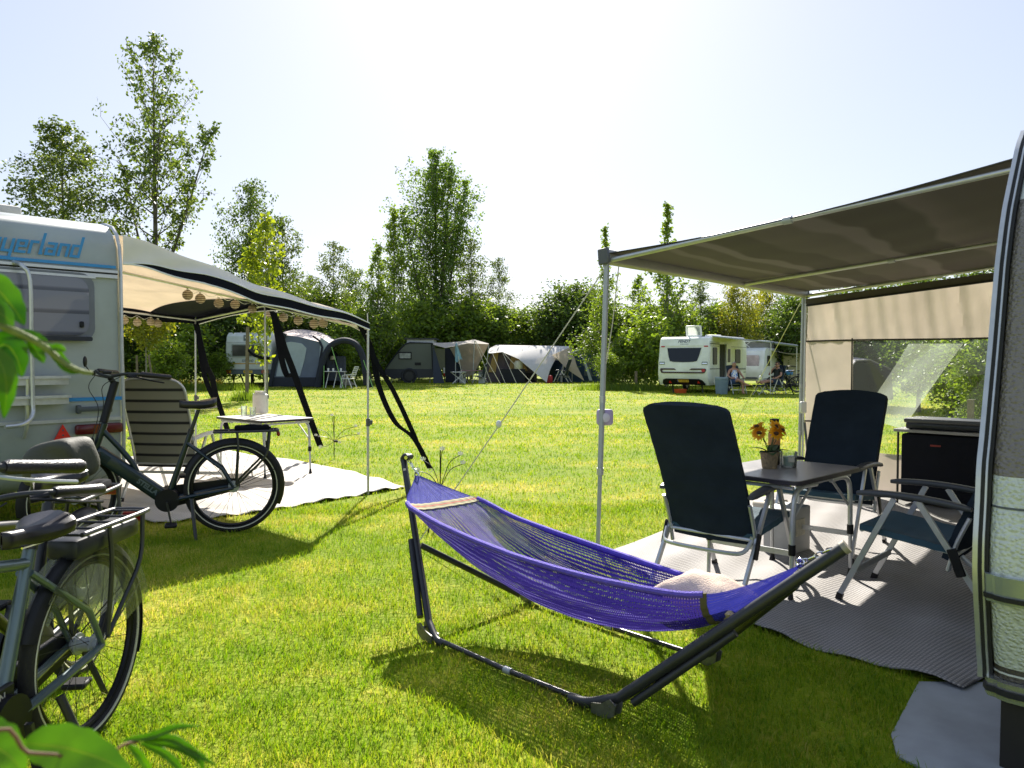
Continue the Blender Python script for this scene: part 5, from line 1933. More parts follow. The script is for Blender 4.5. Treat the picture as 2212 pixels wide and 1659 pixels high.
def legtube(foot, top, fr, r0, name, bend=None):
    d = (top - foot).normalized()
    pts = [foot + d * 0.09, foot.lerp(top, 0.5), foot.lerp(top, fr)]
    if bend is not None:
        pts = smoothpts([foot + bend * 0.16 + V(0, 0, 0.0), foot + bend * 0.06 + V(0, 0, 0.012), foot + d * 0.10], 5) + pts[1:]
    return MB().tube(pts, r0, 12).build(name, black_steel, hs)


railF = (FL_ - FR_).normalized()
m1 = legtube(FL_, TLm, 1.0, 0.019, "mast", (FR_ - FL_).normalized() * 0.6)
legtube(BL_, FL_.lerp(TLm, 0.47) + V(0.02, 0.01, 0), 1.0, 0.017, "leg")
legtube(FL_ + V(-0.05, 0.03, 0.02), FL_.lerp(TLm, 0.5) + V(-0.028, 0.0, 0), 1.0, 0.017, "leg")
m2 = legtube(FR_, TRm, 1.0, 0.0225, "mast", railF)
legtube(FR_ + V(0.055, -0.035, 0.0), FR_.lerp(TRm, 0.55) + V(0.028, -0.01, -0.02), 1.0, 0.017, "leg")
legtube(BR_, FR_.lerp(TRm, 0.80) + V(0.03, 0.03, -0.01), 1.0, 0.017, "leg")
for m_, t_ in ((m1, TLm), (m2, TRm)):
    f_ = FL_ if t_ is TLm else FR_
    d = (t_ - f_).normalized()
    MB().cyl(t_ - d * 0.006, t_ + d * 0.012, 0.0215 if t_ is TLm else 0.024, n=14).build("end_cap", M("worn_cap", (0.28, 0.25, 0.2), 0.6, 0.3, var=0.2) if "worn_cap" not in MATS else MATS["worn_cap"], m_)
# top hook bracket at the left mast
MB().tube(smoothpts([TLm + V(0, 0, 0.0), TLm + V(0.01, -0.012, 0.022), TLm + V(0.035, -0.03, 0.02)], 4), 0.02, 10).cyl(TLm + V(0.025, -0.055, 0.02), TLm + V(0.045, -0.005, 0.02), 0.018, n=14).build("hook_bracket", black_steel, m1)
MB().cyl(TLm + V(0.022, -0.062, 0.02), TLm + V(0.026, -0.054, 0.02), 0.012, n=8).build("bolt_head", chrome, m1)
sq = TLm.lerp(FL_, 0.075)
MB().rbox(sq + V(-0.002, -0.0195, 0), (0.014, 0.003, 0.035), 0.001, 1).build("sticker", M("white_sticker", (0.7, 0.6, 0.58), 0.5), m1)
for a, c in ((FL_, FR_), (BL_, BR_)):
    ra = MB().tube([a + V(0, 0, 0.012), a.lerp(c, 0.5) + V(0, 0, 0.003), c + V(0, 0, 0.012)], 0.0125, 10).build("ground_rail", M("worn_black_tube", (0.05, 0.048, 0.05), 0.3, 0.5, var=0.3, vscale=25) if "worn_black_tube" not in MATS else MATS["worn_black_tube"], hs)
    MB().cyl(a.lerp(c, 0.49) + V(0, 0, 0.004), a.lerp(c, 0.53) + V(0, 0, 0.004), 0.0165, n=10).build("joint_sleeve", alu_dull, ra)
plate_m = M("galvanised_plate", (0.16, 0.16, 0.14), 0.4, 0.6, var=0.2, vscale=30)
for f_, d_ in ((FL_, -HA), (FR_, HA), (BL_, -HA), (BR_, HA)):
    nn = HN
    mt_ = basis(f_ + d_ * 0.02 + V(0, 0, 0.012), d_, V(0, 0, 1), nn)
    br = MB().prism([(-0.05, -0.022), (0.03, -0.022), (0.065, 0.0), (0.075, 0.045), (0.045, 0.06), (0.0, 0.03), (-0.05, 0.018)], -0.024, -0.019, mt_).prism([(-0.05, -0.022), (0.03, -0.022), (0.065, 0.0), (0.075, 0.045), (0.045, 0.06), (0.0, 0.03), (-0.05, 0.018)], 0.019, 0.024, mt_)
    br.cyl(mt_ @ V(0.045, 0.03, -0.028), mt_ @ V(0.045, 0.03, 0.028), 0.006, n=8)
    br.build("hinge_plate", plate_m, hs)


# ---- chains
def chain(a, c, n, label):
    o = thing("hook_chain", label, "chain", a, 0, "chains holding the hammock")
    o["_w"] = 1
    d = (c - a)
    st = d / n
    e1, e2 = frame_of(st.normalized())
    for k in range(n):
        ctr = a + st * (k + 0.5)
        ax = e1 if k % 2 else e2
        b = MB()
        ld = st.normalized()
        sd_ = ax.cross(ld).normalized()
        pts = []
        hl, hw_ = st.length * 0.62, 0.008
        for j in range(14):
            t = 2 * PI * j / 14
            pts.append(ctr + ld * (hl * math.cos(t) * (0.75 + 0.25 * abs(math.cos(t)))) + sd_ * (hw_ * math.sin(t)))
        b.tube(pts, 0.003, 6, closed=True)
        b.build("chain_link", chrome, o)
    return o


chain(TLm + V(0.035, -0.03, 0.0), HT0 + V(0, 0, 0.015), 4, "short steel chain at the high left end of the purple hammock")
chain(TRm + (FR_ - TRm).normalized() * 0.06 + V(0, 0, 0.028), HT1, 4, "short steel chain with hook at the right end of the purple hammock")

# ---- hammock bed
SX = [0.0, 0.12, 0.245, 0.30, 0.55, 0.85, 1.2, 1.5, 1.75, 1.95, 2.1, 2.22, 2.413]
ZN = [0.72, 0.67, 0.622, 0.612, 0.562, 0.532, 0.512, 0.502, 0.497, 0.495, 0.50, 0.55, 0.665]
ZF = [0.72, 0.65, 0.585, 0.575, 0.515, 0.47, 0.43, 0.405, 0.40, 0.41, 0.45, 0.53, 0.665]
ZB = [0.72, 0.655, 0.585, 0.565, 0.425, 0.315, 0.255, 0.25, 0.275, 0.32, 0.375, 0.46, 0.665]
WN = [0.012, 0.13, 0.265, 0.27, 0.27, 0.28, 0.30, 0.30, 0.28, 0.23, 0.165, 0.10, 0.012]
from_s = lambda arr, s: interp(SX, arr, s)


def smooth_s(arr, s):
    return sum(from_s(arr, min(2.413, max(0, s + d))) * k for d, k in ((-0.08, .2), (-0.04, .2), (0, .2), (0.04, .2), (0.08, .2))) if 0.1 < s < 2.3 else from_s(arr, s)


def hamp(u, v):
    s = 2.413 * u
    q = v * 2 - 1                       # -1 near rim .. +1 far rim
    zr = smooth_s(ZN if q < 0 else ZF, s)
    zb = smooth_s(ZB, s)
    wd = smooth_s(WN, s)
    a = abs(q)
    lat = wd * math.copysign(math.sin(a * PI / 2) ** 0.85, q)
    z = zb + (zr - zb) * (a ** 2.3)
    env = min(1, max(0, (s - 0.3) / 0.5)) * min(1, max(0, (2.3 - s) / 0.5))
    fold = 0.020 * env * math.sin(q * 13 + s * 1.3) * (0.55 + 0.45 * (q > -0.2)) + 0.009 * env * math.sin(q * 29 + s * 2.2)
    fan = (1 - env) * 0.0012 * math.sin(q * 40)
    return HT0 * 1.0 + V(-HT0.x + HT0.x, 0, -HT0.z) + HA * s + HN * lat + V(0, 0, z + fold + fan)


def net_mat(name, c1, c2, hole):
    m, nt, out = nodes(name)
    tc = N(nt, "TexCoord")
    mp = N(nt, "Mapping")
    mp.inputs["Scale"].default_value = (190, 62, 1)
    nt.links.new(tc.outputs["UV"], mp.inputs["Vector"])
    w1 = N(nt, "TexWave", wave_type='BANDS', bands_direction='X', i_Scale=0.314, i_Distortion=1.2)
    w2 = N(nt, "TexWave", wave_type='BANDS', bands_direction='Y', i_Scale=0.314, i_Distortion=1.2)
    for q in (w1, w2): nt.links.new(mp.outputs[0], q.inputs["Vector"])
    mm = N(nt, "Math", operation='MULTIPLY')
    nt.links.new(w1.outputs["Fac"], mm.inputs[0])
    nt.links.new(w2.outputs["Fac"], mm.inputs[1])
    # bunched, denser lengths
    mp2 = N(nt, "Mapping")
    mp2.inputs["Scale"].default_value = (2.2, 13, 1)
    nt.links.new(tc.outputs["UV"], mp2.inputs["Vector"])
    nz = N(nt, "TexNoise", i_Scale=1.6, i_Detail=3)
    nt.links.new(mp2.outputs[0], nz.inputs["Vector"])
    thr = N(nt, "MapRange")
    thr.inputs["From Min"].default_value = 0.30
    thr.inputs["From Max"].default_value = 0.62
    thr.inputs["To Min"].default_value = 0.9
    thr.inputs["To Max"].default_value = hole
    nt.links.new(nz.outputs["Fac"], thr.inputs["Value"])
    gt = N(nt, "Math", operation='GREATER_THAN')
    nt.links.new(mm.outputs[0], gt.inputs[0])
    nt.links.new(thr.outputs[0], gt.inputs[1])
    n3 = N(nt, "TexNoise", i_Scale=300.0, i_Detail=2)
    nt.links.new(tc.outputs["UV"], n3.inputs["Vector"])
    ad = N(nt, "Math", operation='MULTIPLY_ADD')
    ad.inputs[1].default_value = 0.55
    nt.links.new(n3.outputs["Fac"], ad.inputs[0])
    h_ = N(nt, "Math", operation='MULTIPLY')
    h_.inputs[1].default_value = 0.45
    nt.links.new(nz.outputs["Fac"], h_.inputs[0])
    nt.links.new(h_.outputs[0], ad.inputs[2])
    c = ramp(nt, ad.outputs[0], [(0.3, c1), (0.7, c2)])
    b = N(nt, "BsdfPrincipled", i_Roughness=0.75)
    b.inputs["Specular IOR Level"].default_value = 0.15
    nt.links.new(c, b.inputs["Base Color"])
    bp = N(nt, "Bump", i_Strength=0.7, i_Distance=0.004)
    nt.links.new(mm.outputs[0], bp.inputs["Height"])
    bp.invert = True
    nt.links.new(bp.outputs[0], b.inputs["Normal"])
    t = N(nt, "BsdfTranslucent")
    nt.links.new(c, t.inputs[0])
    mx = N(nt, "MixShader")
    mx.inputs[0].default_value = 0.16
    nt.links.new(b.outputs[0], mx.inputs[1])
    nt.links.new(t.outputs[0], mx.inputs[2])
    tr = N(nt, "BsdfTransparent")
    m2 = N(nt, "MixShader")
    nt.links.new(gt.outputs[0], m2.inputs[0])
    nt.links.new(mx.outputs[0], m2.inputs[1])
    nt.links.new(tr.outputs[0], m2.inputs[2])
    nt.links.new(m2.outputs[0], out.inputs[0])
    return m


hm = wthing("hammock", "purple blue knotted net hammock with striped woven end bands", "hammock", HT0 + HA * 1.2 - V(0, 0, HT0.z))
net = net_mat("purple_net", (0.020, 0.012, 0.15), (0.085, 0.05, 0.44), 0.36)
fanm = net_mat("blue_net_end", (0.028, 0.032, 0.32), (0.085, 0.09, 0.68), 0.8)
u1, u2 = 0.262 / 2.413, 2.10 / 2.413
MB().grid(lambda a, v: hamp(u1 + (u2 - u1) * a, v), 110, 60).build("net_bed", net, hm)
MB().grid(lambda a, v: hamp(u1 * a, v), 20, 60).build("net_end", fanm, hm)
MB().grid(lambda a, v: hamp(u2 + (1 - u2) * a, v), 24, 60).build("net_end", fanm, hm)
rimm = M("purple_edge_cord", (0.13, 0.085, 0.55), 0.75, var=0.2, vscale=60, bump=0.6, bscale=250)
for v_ in (0.0, 1.0):
    MB().tube([hamp(u1 + (u2 - u1) * k / 60, v_) for k in range(61)], 0.014, 8).build("edge_cord", rimm, hm)


def trim_mat():
    m, nt, out = nodes("striped_woven_band")
    tc = N(nt, "TexCoord")
    sp = N(nt, "SeparateXYZ")
    nt.links.new(tc.outputs["UV"], sp.inputs[0])
    c = ramp(nt, sp.outputs[0], [(0.0, (0.62, 0.55, 0.30)), (0.22, (0.60, 0.52, 0.28)), (0.28, (0.10, 0.08, 0.05)), (0.36, (0.55, 0.5, 0.3)), (0.46, (0.5, 0.07, 0.05)), (0.56, (0.5, 0.07, 0.05)), (0.62, (0.6, 0.5, 0.28)), (0.72, (0.12, 0.1, 0.06)), (0.78, (0.6, 0.54, 0.3)), (1.0, (0.62, 0.56, 0.32))])
    b = N(nt, "BsdfPrincipled", i_Roughness=0.85)
    nt.links.new(c, b.inputs["Base Color"])
    nt.links.new(b.outputs[0], out.inputs[0])
    return m


tb = trim_mat()
for ua, ub in ((0.238 / 2.413, 0.285 / 2.413), (2.09 / 2.413, 2.112 / 2.413)):
    MB().grid(lambda a, v: hamp(ua + (ub - ua) * a, v) + V(0, 0, 0.006), 4, 60, 0.010).build("woven_band", tb if ua < 0.5 else M("shaded_olive_band", (0.10, 0.085, 0.03), 0.85), hm)  # right band's dark olive carries the chair's shade in its colour
MB().torus(HT0, 0.02, 0.0045, HN, 20, 8).build("end_ring", chrome, hm)
MB().torus(HT1, 0.016, 0.004, HN, 20, 8).build("end_ring", chrome, hm)
# pillow
pc = HT0 + HA * 2.0 + HN * 0.02
pc.z = 0.455
def pil(p):
    k = 1 - 0.35 * (abs(p.x) / 0.2) ** 3 - 0.35 * (abs(p.y) / 0.15) ** 3
    return V(p.x, p.y, p.z * max(0.15, k) + 0.012 * math.sin(p.x * 31) * math.cos(p.y * 22))
bm = bmesh.new()
bmesh.ops.create_cube(bm, size=1)
bmesh.ops.subdivide_edges(bm, edges=bm.edges[:], cuts=9, use_grid_fill=True)
b = MB()
vs = []
for v in bm.verts:
    p = V(v.co.x * 0.36, v.co.y * 0.24, v.co.z * 0.17)
    r_ = math.sqrt((p.x / 0.21) ** 4 + (p.y / 0.135) ** 4) ** 0.5
    kz = max(0.10, 1 - min(1, max(abs(p.x) / 0.18, abs(p.y) / 0.12)) ** 2.5)
    vs.append(pc + Matrix((HA, HN, V(0, 0, 1))).transposed() @ V(p.x, p.y, p.z * kz + 0.006 * math.sin(p.x * 40) * math.sin(p.y * 33) - 0.05 * p.x + 0.06 * p.x * 0))
bm.verts.index_update()
b.add(vs, [[q.index for q in f.verts] for f in bm.faces])
bm.free()
solo(b, "pillow", M("cream_plush", (0.68, 0.53, 0.42), 0.95, var=0.12, vscale=20, bump=0.5, bscale=180), "cream plush pillow lying in the right end of the purple hammock", "pillow", pc, angle=60)

# solar flower lights stuck in the lawn
def solar(base, h_, label, pts):
    o = thing("solar_light", label, "garden light", base, 0, "solar dandelion lights in the lawn")
    MB().tube([V(0, 0, -0.03), V(0, 0, h_ * 0.45), V(0.002, 0, h_)], 0.0055, 6).build("stem", black_pl, o)
    MB().cyl((0.03, -0.01, h_ * 0.40), (0.03, -0.01, h_ * 0.44), 0.028, n=14).build("solar_panel", black_pl, o)
    for (x, z, y) in pts:
        e = V(x, y, z)
        br = MB().tube(smoothpts([V(0, 0, h_ * 0.42), V(x * 0.45, y * 0.5, h_ * 0.42 + (z - h_ * 0.42) * 0.75), e], 5), 0.0035, 5).build("branch", black_pl, o)
        b = MB()
        for k in range(6):
            a = k * PI / 3
            b.add([e, e + V(math.cos(a) * 0.024, 0.006, 0.012 + math.sin(a) * 0.02), e + V(math.cos(a + .5) * 0.03, -0.004, 0.018 + math.sin(a + .5) * 0.02), e + V(math.cos(a + .9) * 0.018, 0, 0.012 + math.sin(a + .9) * 0.015)], [(0, 1, 2, 3)])
        b.build("flower_tip", white_pl, br)
    return o


b1 = G(722, 992)
solar(b1, 0.62, "black stemmed solar flower light on the lawn left of the canopy corner pole", [(-0.03, 0.62, 0), (-0.30, 0.44, 0.05), (-0.24, 0.34, -0.08), (0.30, 0.46, 0.06), (0.36, 0.36, -0.05), (0.10, 0.24, -0.1), (-0.17, 0.18, -0.1)])
b2 = G(951, 1115)
solar(b2, 0.60, "black stemmed solar flower light on the lawn behind the left end of the hammock", [(0.02, 0.60, 0), (-0.16, 0.5, 0.05), (-0.2, 0.42, -0.06), (0.18, 0.55, 0.04), (0.21, 0.48, -0.05), (-0.09, 0.2, -0.08)])
q = G(926, 1150)
solo(MB().tube([q + V(0, 0, 0.14), q + V(0, 0, -0.02)], 0.007, 7), "tent_peg", black_pl, "small black peg standing in the lawn just behind the hammock mast", "peg", q)
# ================================================================ bicycles
teal_fr = M("dark_teal_frame", (0.007, 0.020, 0.028), 0.35, 0.3, var=0.15, coat=0.3)
silver_fr = M("blue_grey_frame", (0.11, 0.15, 0.16), 0.3, 0.5, var=0.1, coat=0.3)
dark_fr = M("charcoal_frame", (0.009, 0.010, 0.012), 0.35, 0.3, var=0.15, coat=0.3)
tyre_m = M("tyre_rubber", (0.012, 0.011, 0.010), 0.8, var=0.3, vscale=30, bump=0.25, bscale=120)
rim_m = M("black_rim", (0.012, 0.012, 0.013), 0.35, 0.5, var=0.1)
reflex = M("reflective_stripe", (0.6, 0.58, 0.45), 0.4, var=0.05)
saddle_m = M("black_saddle_vinyl", (0.014, 0.012, 0.016), 0.33, var=0.15, bump=0.08, bscale=180)
grip_m = M("ribbed_black_grip", (0.011, 0.008, 0.012), 0.36, var=0.15, bump=0.3, bscale=220)
guard_m = glass_mat("smoky_clear_plastic", (0.62, 0.66, 0.52), 0.18, 0.25)
Xb = V(0, 1, 0)


def wheel(t, x, steer=0.0, Rw=0.36):
    """wheel is a part of the bicycle; tyre, rim and hub are its sub-parts"""
    c = V(x, 0, Rw)
    rt = Matrix.Rotation(steer, 4, 'Z')
    ax = rt @ Xb
    w_ = MB().torus(c, Rw - 0.025, 0.026, ax, 56, 10, flat=0.95).build("wheel", tyre_m, t)
    MB().torus(c + ax * 0.0215, Rw - 0.036, 0.0045, ax, 56, 5).torus(c - ax * 0.0215, Rw - 0.036, 0.0045, ax, 56, 5).build("reflective_band", reflex, w_)
    b = MB().torus(c, Rw - 0.06, 0.012, ax, 48, 8, flat=1.1)
    e1, e2 = frame_of(ax)
    for k in range(28):
        a = 2 * PI * k / 28
        a2 = a + (0.5 if k % 4 < 2 else -0.5)
        s_ = 0.03 if k % 2 else -0.03
        b.tube([c + ax * s_ + (e1 * math.cos(a2) + e2 * math.sin(a2)) * 0.032, c + (e1 * math.cos(a) + e2 * math.sin(a)) * (Rw - 0.055)], 0.0013, 4, caps=False)
    b.build("rim", rim_m, w_)
    MB().cyl(c - ax * 0.05, c + ax * 0.05, 0.026, n=16).cyl(c - ax * 0.034, c - ax * 0.026, 0.04, n=16).cyl(c + ax * 0.026, c + ax * 0.034, 0.04, n=16).build("hub", alu_dull, w_)
    return w_


def fender(b, x, a0, a1, Rw=0.36, wd=0.055, steer=0.0):
    rt = Matrix.Rotation(steer, 3, 'Z')
    def fn(u, v):
        a = R(a0 + (a1 - a0) * u)
        q = (v - 0.5) * 2
        rr = Rw + 0.020 - 0.036 * q * q
        return V(x, 0, Rw) + rt @ V(math.cos(a) * rr, q * wd / 2, math.sin(a) * rr)
    b.grid(fn, 28, 6, 0.003)
    return b


def saddle(t, x, z, wide=0.19, ln=0.265):
    def fn(u, v):
        k = u
        hw = (0.022 + (wide / 2 - 0.022) * (1 / (1 + math.exp((k - 0.42) * 11)))) * (math.sin(PI * min(1, (0.02 + k) * 6) / 2)) ** 0.5 * (1 if k < 0.9 else math.sqrt(max(0.02, 1 - ((k - 0.9) / 0.1) ** 2)))
        q = 2 * PI * v
        yy = math.cos(q) * hw
        zz_ = math.sin(q)
        hh = 0.03 if zz_ > 0 else 0.042 * (0.6 + 0.5 * (1 - k))
        return V(x - 0.10 + ln * k, yy, z - 0.02 + hh * (abs(zz_) ** 0.7) * (1 if zz_ > 0 else -1) + 0.018 * (1 - k) ** 2 - 0.01 * math.sin(PI * k) + (0.004 if zz_ > 0 else 0) * (abs(yy) / 0.05) ** 0.5)
    s = MB().grid(fn, 22, 24).build("saddle", saddle_m, t)
    MB().tube([V(x - 0.07, 0.02, z - 0.06), V(x + 0.1, 0.02, z - 0.055)], 0.004, 5).tube([V(x - 0.07, -0.02, z - 0.06), V(x + 0.1, -0.02, z - 0.055)], 0.004, 5).build("saddle_rail", chrome, s)
    return s


def bike(name, label, cat, fr_m, low_step=True, rack_batt=False, steer=0.0, group=None, saddle_z=0.98, bar_z=1.16, sweep=0.20, guard=False, simple=False, sw=0.19):
    t = thing(name, label, cat, (0, 0, 0), 0, group)
    Rw = 0.36
    xr, xf = 0.0, 1.12
    wheel(t, xr)
    bb = V(0.47, 0, 0.29)
    ht, hb = V(0.88, 0, 0.88), V(0.945, 0, 0.68)
    st = V(0.30, 0, 0.80)
    sdir = (st - bb).normalized()
    ax = (ht - hb).normalized()
    b = MB()
    b.cyl(hb, ht, 0.023, n=14)
    b.tube([bb, st], [0.024, 0.02], 12)
    if low_step:
        b.tube(smoothpts([bb + V(-0.02, 0, 0.04), bb + V(0.06, 0, 0.035), bb + V(0.16, 0, 0.10), hb.lerp(bb, 0.5) + V(0, 0, 0.10), ht - ax * 0.05], 5), 0.020, 10)
    else:
        b.tube([st - sdir * 0.06, ht - ax * 0.04], 0.019, 12)
    for s in (-1, 1):
        y = 0.06 * s
        b.tube([bb + V(-0.03, y * 0.6, 0), V(0.09, y, 0.345), V(xr, y, Rw)], [0.017, 0.015, 0.012], 8)
        b.tube([st - sdir * 0.09 + V(0, y * 0.3, 0), V(0.08, y, Rw + 0.15), V(xr, y, Rw)], [0.013, 0.012, 0.011], 8)
    b.build("frame", fr_m, t)
    if low_step:
        d = (bb - hb)
        mt = Matrix((d.normalized(), V(0, 1, 0), d.normalized().cross(V(0, 1, 0)))).transposed()
        bt = MB().rbox(hb.lerp(bb, 0.50), (d.length * 1.0, 0.078, 0.105), 0.022, 3, mt).build("down_tube_battery", fr_m, t)
        MB().rbox(hb.lerp(bb, 0.12) + V(0, 0.036, 0), (0.09, 0.006, 0.06), 0.002, 1, mt).build("lock_cover", M("teal_cover", (0.02, 0.055, 0.07), 0.4) if "teal_cover" not in MATS else MATS["teal_cover"], bt)
        text("STELLA", 0.052, basis(hb.lerp(bb, 0.72) + V(0, 0.0396, 0), d.normalized(), d.normalized().cross(V(0, -1, 0)) * -1 if False else V(0, 1, 0).cross(d.normalized()), V(0, 1, 0)), M("dark_frame_print", (0.09, 0.12, 0.13), 0.4) if "dark_frame_print" not in MATS else MATS["dark_frame_print"], "frame_lettering", bt, bold=0.002) if not simple else None
    else:
        MB().tube([bb, hb], 0.022, 12).build("down_tube", fr_m, t)
    # motor / chain case / crank
    MB().cyl(bb + V(0, -0.055, 0), bb + V(0, 0.055, 0), 0.085, n=24).build("motor", black_pl, t)
    cc = MB()
    ring = []
    for k in range(17):
        a = R(90 - 180 * k / 16)
        ring.append((bb.x + 0.085 * math.cos(a), bb.z + 0.085 * math.sin(a)))
    for k in range(17):
        a = R(270 - 180 * k / 16)
        ring.append((0.0 + 0.05 * math.cos(a), Rw + 0.05 * math.sin(a)))
    mtx = basis(V(0, -0.078, 0), V(1, 0, 0), V(0, 0, 1), V(0, -1, 0))
    cc.prism(ring, -0.012, 0.012, mtx)
    cc.build("chain_case", black_pl, t)
    for s, az in ((-1, R(-60)), (1, R(-100))):
        e = bb + V(math.cos(az) * 0.165 * s * -1 if False else math.cos(az + (PI if s < 0 else 0)) * 0.165, s * 0.105, math.sin(az + (PI if s < 0 else 0)) * 0.165)
        cr = MB().bar(bb + V(0, s * 0.10, 0), e, 0.014, 0.024, V(0, 1, 0)).build("crank", black_steel, t)
        MB().rbox(e + V(0, s * 0.055, 0), (0.085, 0.09, 0.024), 0.007, 1).build("pedal", black_pl, cr)
    # saddle and post
    top = st + sdir * (saddle_z - 0.06 - st.z) / sdir.z
    MB().cyl(st - sdir * 0.02, top, 0.0145, n=12).cyl(st - sdir * 0.015, st + sdir * 0.02, 0.023, n=12).build("seat_post", black_steel, t)
    saddle(t, top.x - 0.03, saddle_z, sw)
    # rear mudguard, rack
    MB_f = fender(MB(), xr, 20, 205)
    for s in (-1, 1): MB_f.tube([V(0, s * 0.06, Rw), V(-0.33, s * 0.03, Rw + 0.14)], 0.003, 5)
    MB_f.build("rear_mudguard", black_pl, t)
    rz = Rw * 2 + 0.075
    b = MB()
    hwk = 0.075 if rack_batt else 0.06
    x0, x1 = 0.14, -0.33
    loop = smoothpts([V(x0, hwk, rz), V(x1 + 0.05, hwk, rz), V(x1, hwk - 0.03, rz + 0.0), V(x1, -hwk + 0.03, rz), V(x1 + 0.05, -hwk, rz), V(x0, -hwk, rz)], 4)
    b.tube(loop, 0.009, 8)
    for k in range(5):
        x = x0 - (x0 - x1 - 0.03) * k / 4
        b.tube([V(x, -hwk, rz), V(x, hwk, rz)], 0.005, 6)
    for s in (-1, 1):
        b.tube(smoothpts([V(-0.03, s * hwk, rz), V(-0.035, s * 0.08, rz - 0.15), V(-0.02, s * 0.068, Rw + 0.03)], 4), 0.009, 7)
        b.tube(smoothpts([V(-0.27, s * hwk, rz), V(-0.24, s * 0.078, rz - 0.18), V(-0.10, s * 0.07, Rw + 0.10), V(-0.02, s * 0.068, Rw + 0.02)], 4), 0.009, 7)
    b.build("luggage_rack", black_steel, t)
    if rack_batt:
        bt = MB().rbox(V(-0.07, 0, rz - 0.055), (0.42, 0.12, 0.075), 0.02, 2).build("rack_battery", M("battery_case", (0.018, 0.02, 0.026), 0.4, var=0.15) if "battery_case" not in MATS else MATS["battery_case"], t)
    else:
        MB().rbox(V(-0.14, 0, rz + 0.02), (0.26, 0.08, 0.045), 0.018, 2).tube(smoothpts([V(-0.02, 0.03, rz + 0.012), V(-0.12, 0.02, rz + 0.045), V(-0.28, 0.02, rz + 0.02)], 4), 0.009, 6).build("luggage_strap", black_fab, t)
    MB().rbox(V(-0.335, 0, rz - 0.03), (0.025, 0.09, 0.035), 0.008, 1).build("rear_light", M("rear_lamp_red", (0.25, 0.01, 0.01), 0.25) if "rear_lamp_red" not in MATS else MATS["rear_lamp_red"], t)
    if guard:
        def gf(s):
            def fn(u, v):
                a = R(40 + 128 * u)
                rr = 0.16 + (Rw + 0.012 - 0.16) * v
                return V(math.cos(a) * rr, s * (0.062 - 0.016 * v), Rw + math.sin(a) * rr)
            return fn
        for s in (-1, 1):
            MB().grid(gf(s), 18, 8).build("coat_guard", guard_m, t)
    # kickstand
    MB().tube([V(0.30, 0.09, 0.30), V(0.27, 0.20, 0.01)], [0.015, 0.012], 8).build("kickstand", black_steel, t)
    # steering assembly turned about the head axis (about z for the small angle used)
    piv = V(0.945, 0, 0)
    def T(p): return piv + Matrix.Rotation(steer, 3, 'Z') @ (Vector(p) - piv)
    wheel(t, T(V(xf, 0, Rw)).x, steer) if False else None
    fc = T(V(xf, 0, Rw))
    sub = bpy.data.objects[t.name]
    w_ = wheel(t, 0, steer)
    for o_ in [w_] + KID.get(w_.name, []):
        for v in o_.data.vertices: v.co += V(fc.x, fc.y, 0)
    b = MB()
    for s in (-1, 1):
        b.tube([T(hb + V(0.005, s * 0.05, -0.02)), T(V(1.02, s * 0.055, 0.60)), T(V(xf, s * 0.055, Rw))], [0.016, 0.014, 0.011], 10)
    b.tube([T(hb + V(0.005, -0.055, -0.02)), T(hb + V(0.005, 0.055, -0.02))], 0.018, 10)
    b.build("fork", black_steel if low_step else fr_m, t)
    f = fender(MB(), 0, -10 + 0, 150, steer=steer)
    f.v = [p + V(fc.x, fc.y, 0) for p in f.v]
    f.build("front_mudguard", black_pl, t)
    stem_top = ht + ax * ((bar_z - 0.04) - ht.z) / ax.z
    b = MB().cyl(T(ht), T(stem_top), 0.029, n=14)
    b.cyl(T(stem_top - ax * 0.02), T(stem_top + V(0.04, 0, 0.03)), 0.02, n=12)
    b.build("stem", black_pl, t)
    bc = stem_top + V(0.045, 0, 0.035)
    half = [bc, bc + V(0.012, 0.08, 0.012), bc + V(-0.01, 0.18, 0.03), bc + V(-0.06, 0.26, 0.03), bc + V(-0.06 - sweep * 0.45, 0.30, 0.018), bc + V(-0.06 - sweep, 0.33, 0.0)]
    pts = [T(V(p.x, -p.y, p.z)) for p in half[::-1]] + [T(p) for p in half[1:]]
    bar_ = MB().tube(smoothpts(pts, 4), 0.0112, 10).build("handlebar", black_steel, t)
    for s in (-1, 1):
        def q(p): return T(V(p.x, s * p.y, p.z))
        g0, g1 = half[3] + V(-0.012, 0.008, -0.001), half[5] + V(-0.012, 0.004, -0.001)
        MB().tube([q(g0), q(g0.lerp(g1, 0.06)), q(g0.lerp(g1, 0.5)), q(g0.lerp(g1, 0.94)), q(g1)], [0.016, 0.0205, 0.019, 0.0215, 0.016], 12).build("grip", grip_m, bar_)
        lv = [half[2] + V(0.02, 0.05, -0.012), half[3] + V(0.025, 0.01, -0.02), half[3] + V(0.00, 0.05, -0.03), half[4] + V(0.03, 0.035, -0.035), half[5] + V(0.06, 0.03, -0.035)]
        MB().tube([q(p) for p in smoothpts(lv, 3)], 0.006, 6).cyl(q(half[2] + V(0, 0.04, -0.014)), q(half[3] + V(0.01, 0.0, -0.008)), 0.014, n=10).build("brake_lever", alu_dull if rack_batt else black_pl, bar_)
    MB().tube(smoothpts([T(bc + V(0.01, 0.16, 0.01)), T(bc + V(0.10, 0.08, -0.06)), T(bc + V(0.07, 0.03, -0.22)), T(hb + V(0.03, 0.02, 0.02))], 5), 0.003, 5).tube(smoothpts([T(bc + V(0.01, -0.16, 0.01)), T(bc + V(0.11, -0.08, -0.08)), T(bc + V(0.075, -0.02, -0.24)), T(hb + V(0.03, -0.02, 0.02))], 5), 0.003, 5).build("brake_cable", black_rub, bar_)
    MB().rbox(T(bc + V(0.01, 0.0, 0.035)), (0.06, 0.09, 0.018), 0.006, 1).build("display", black_pl, bar_)
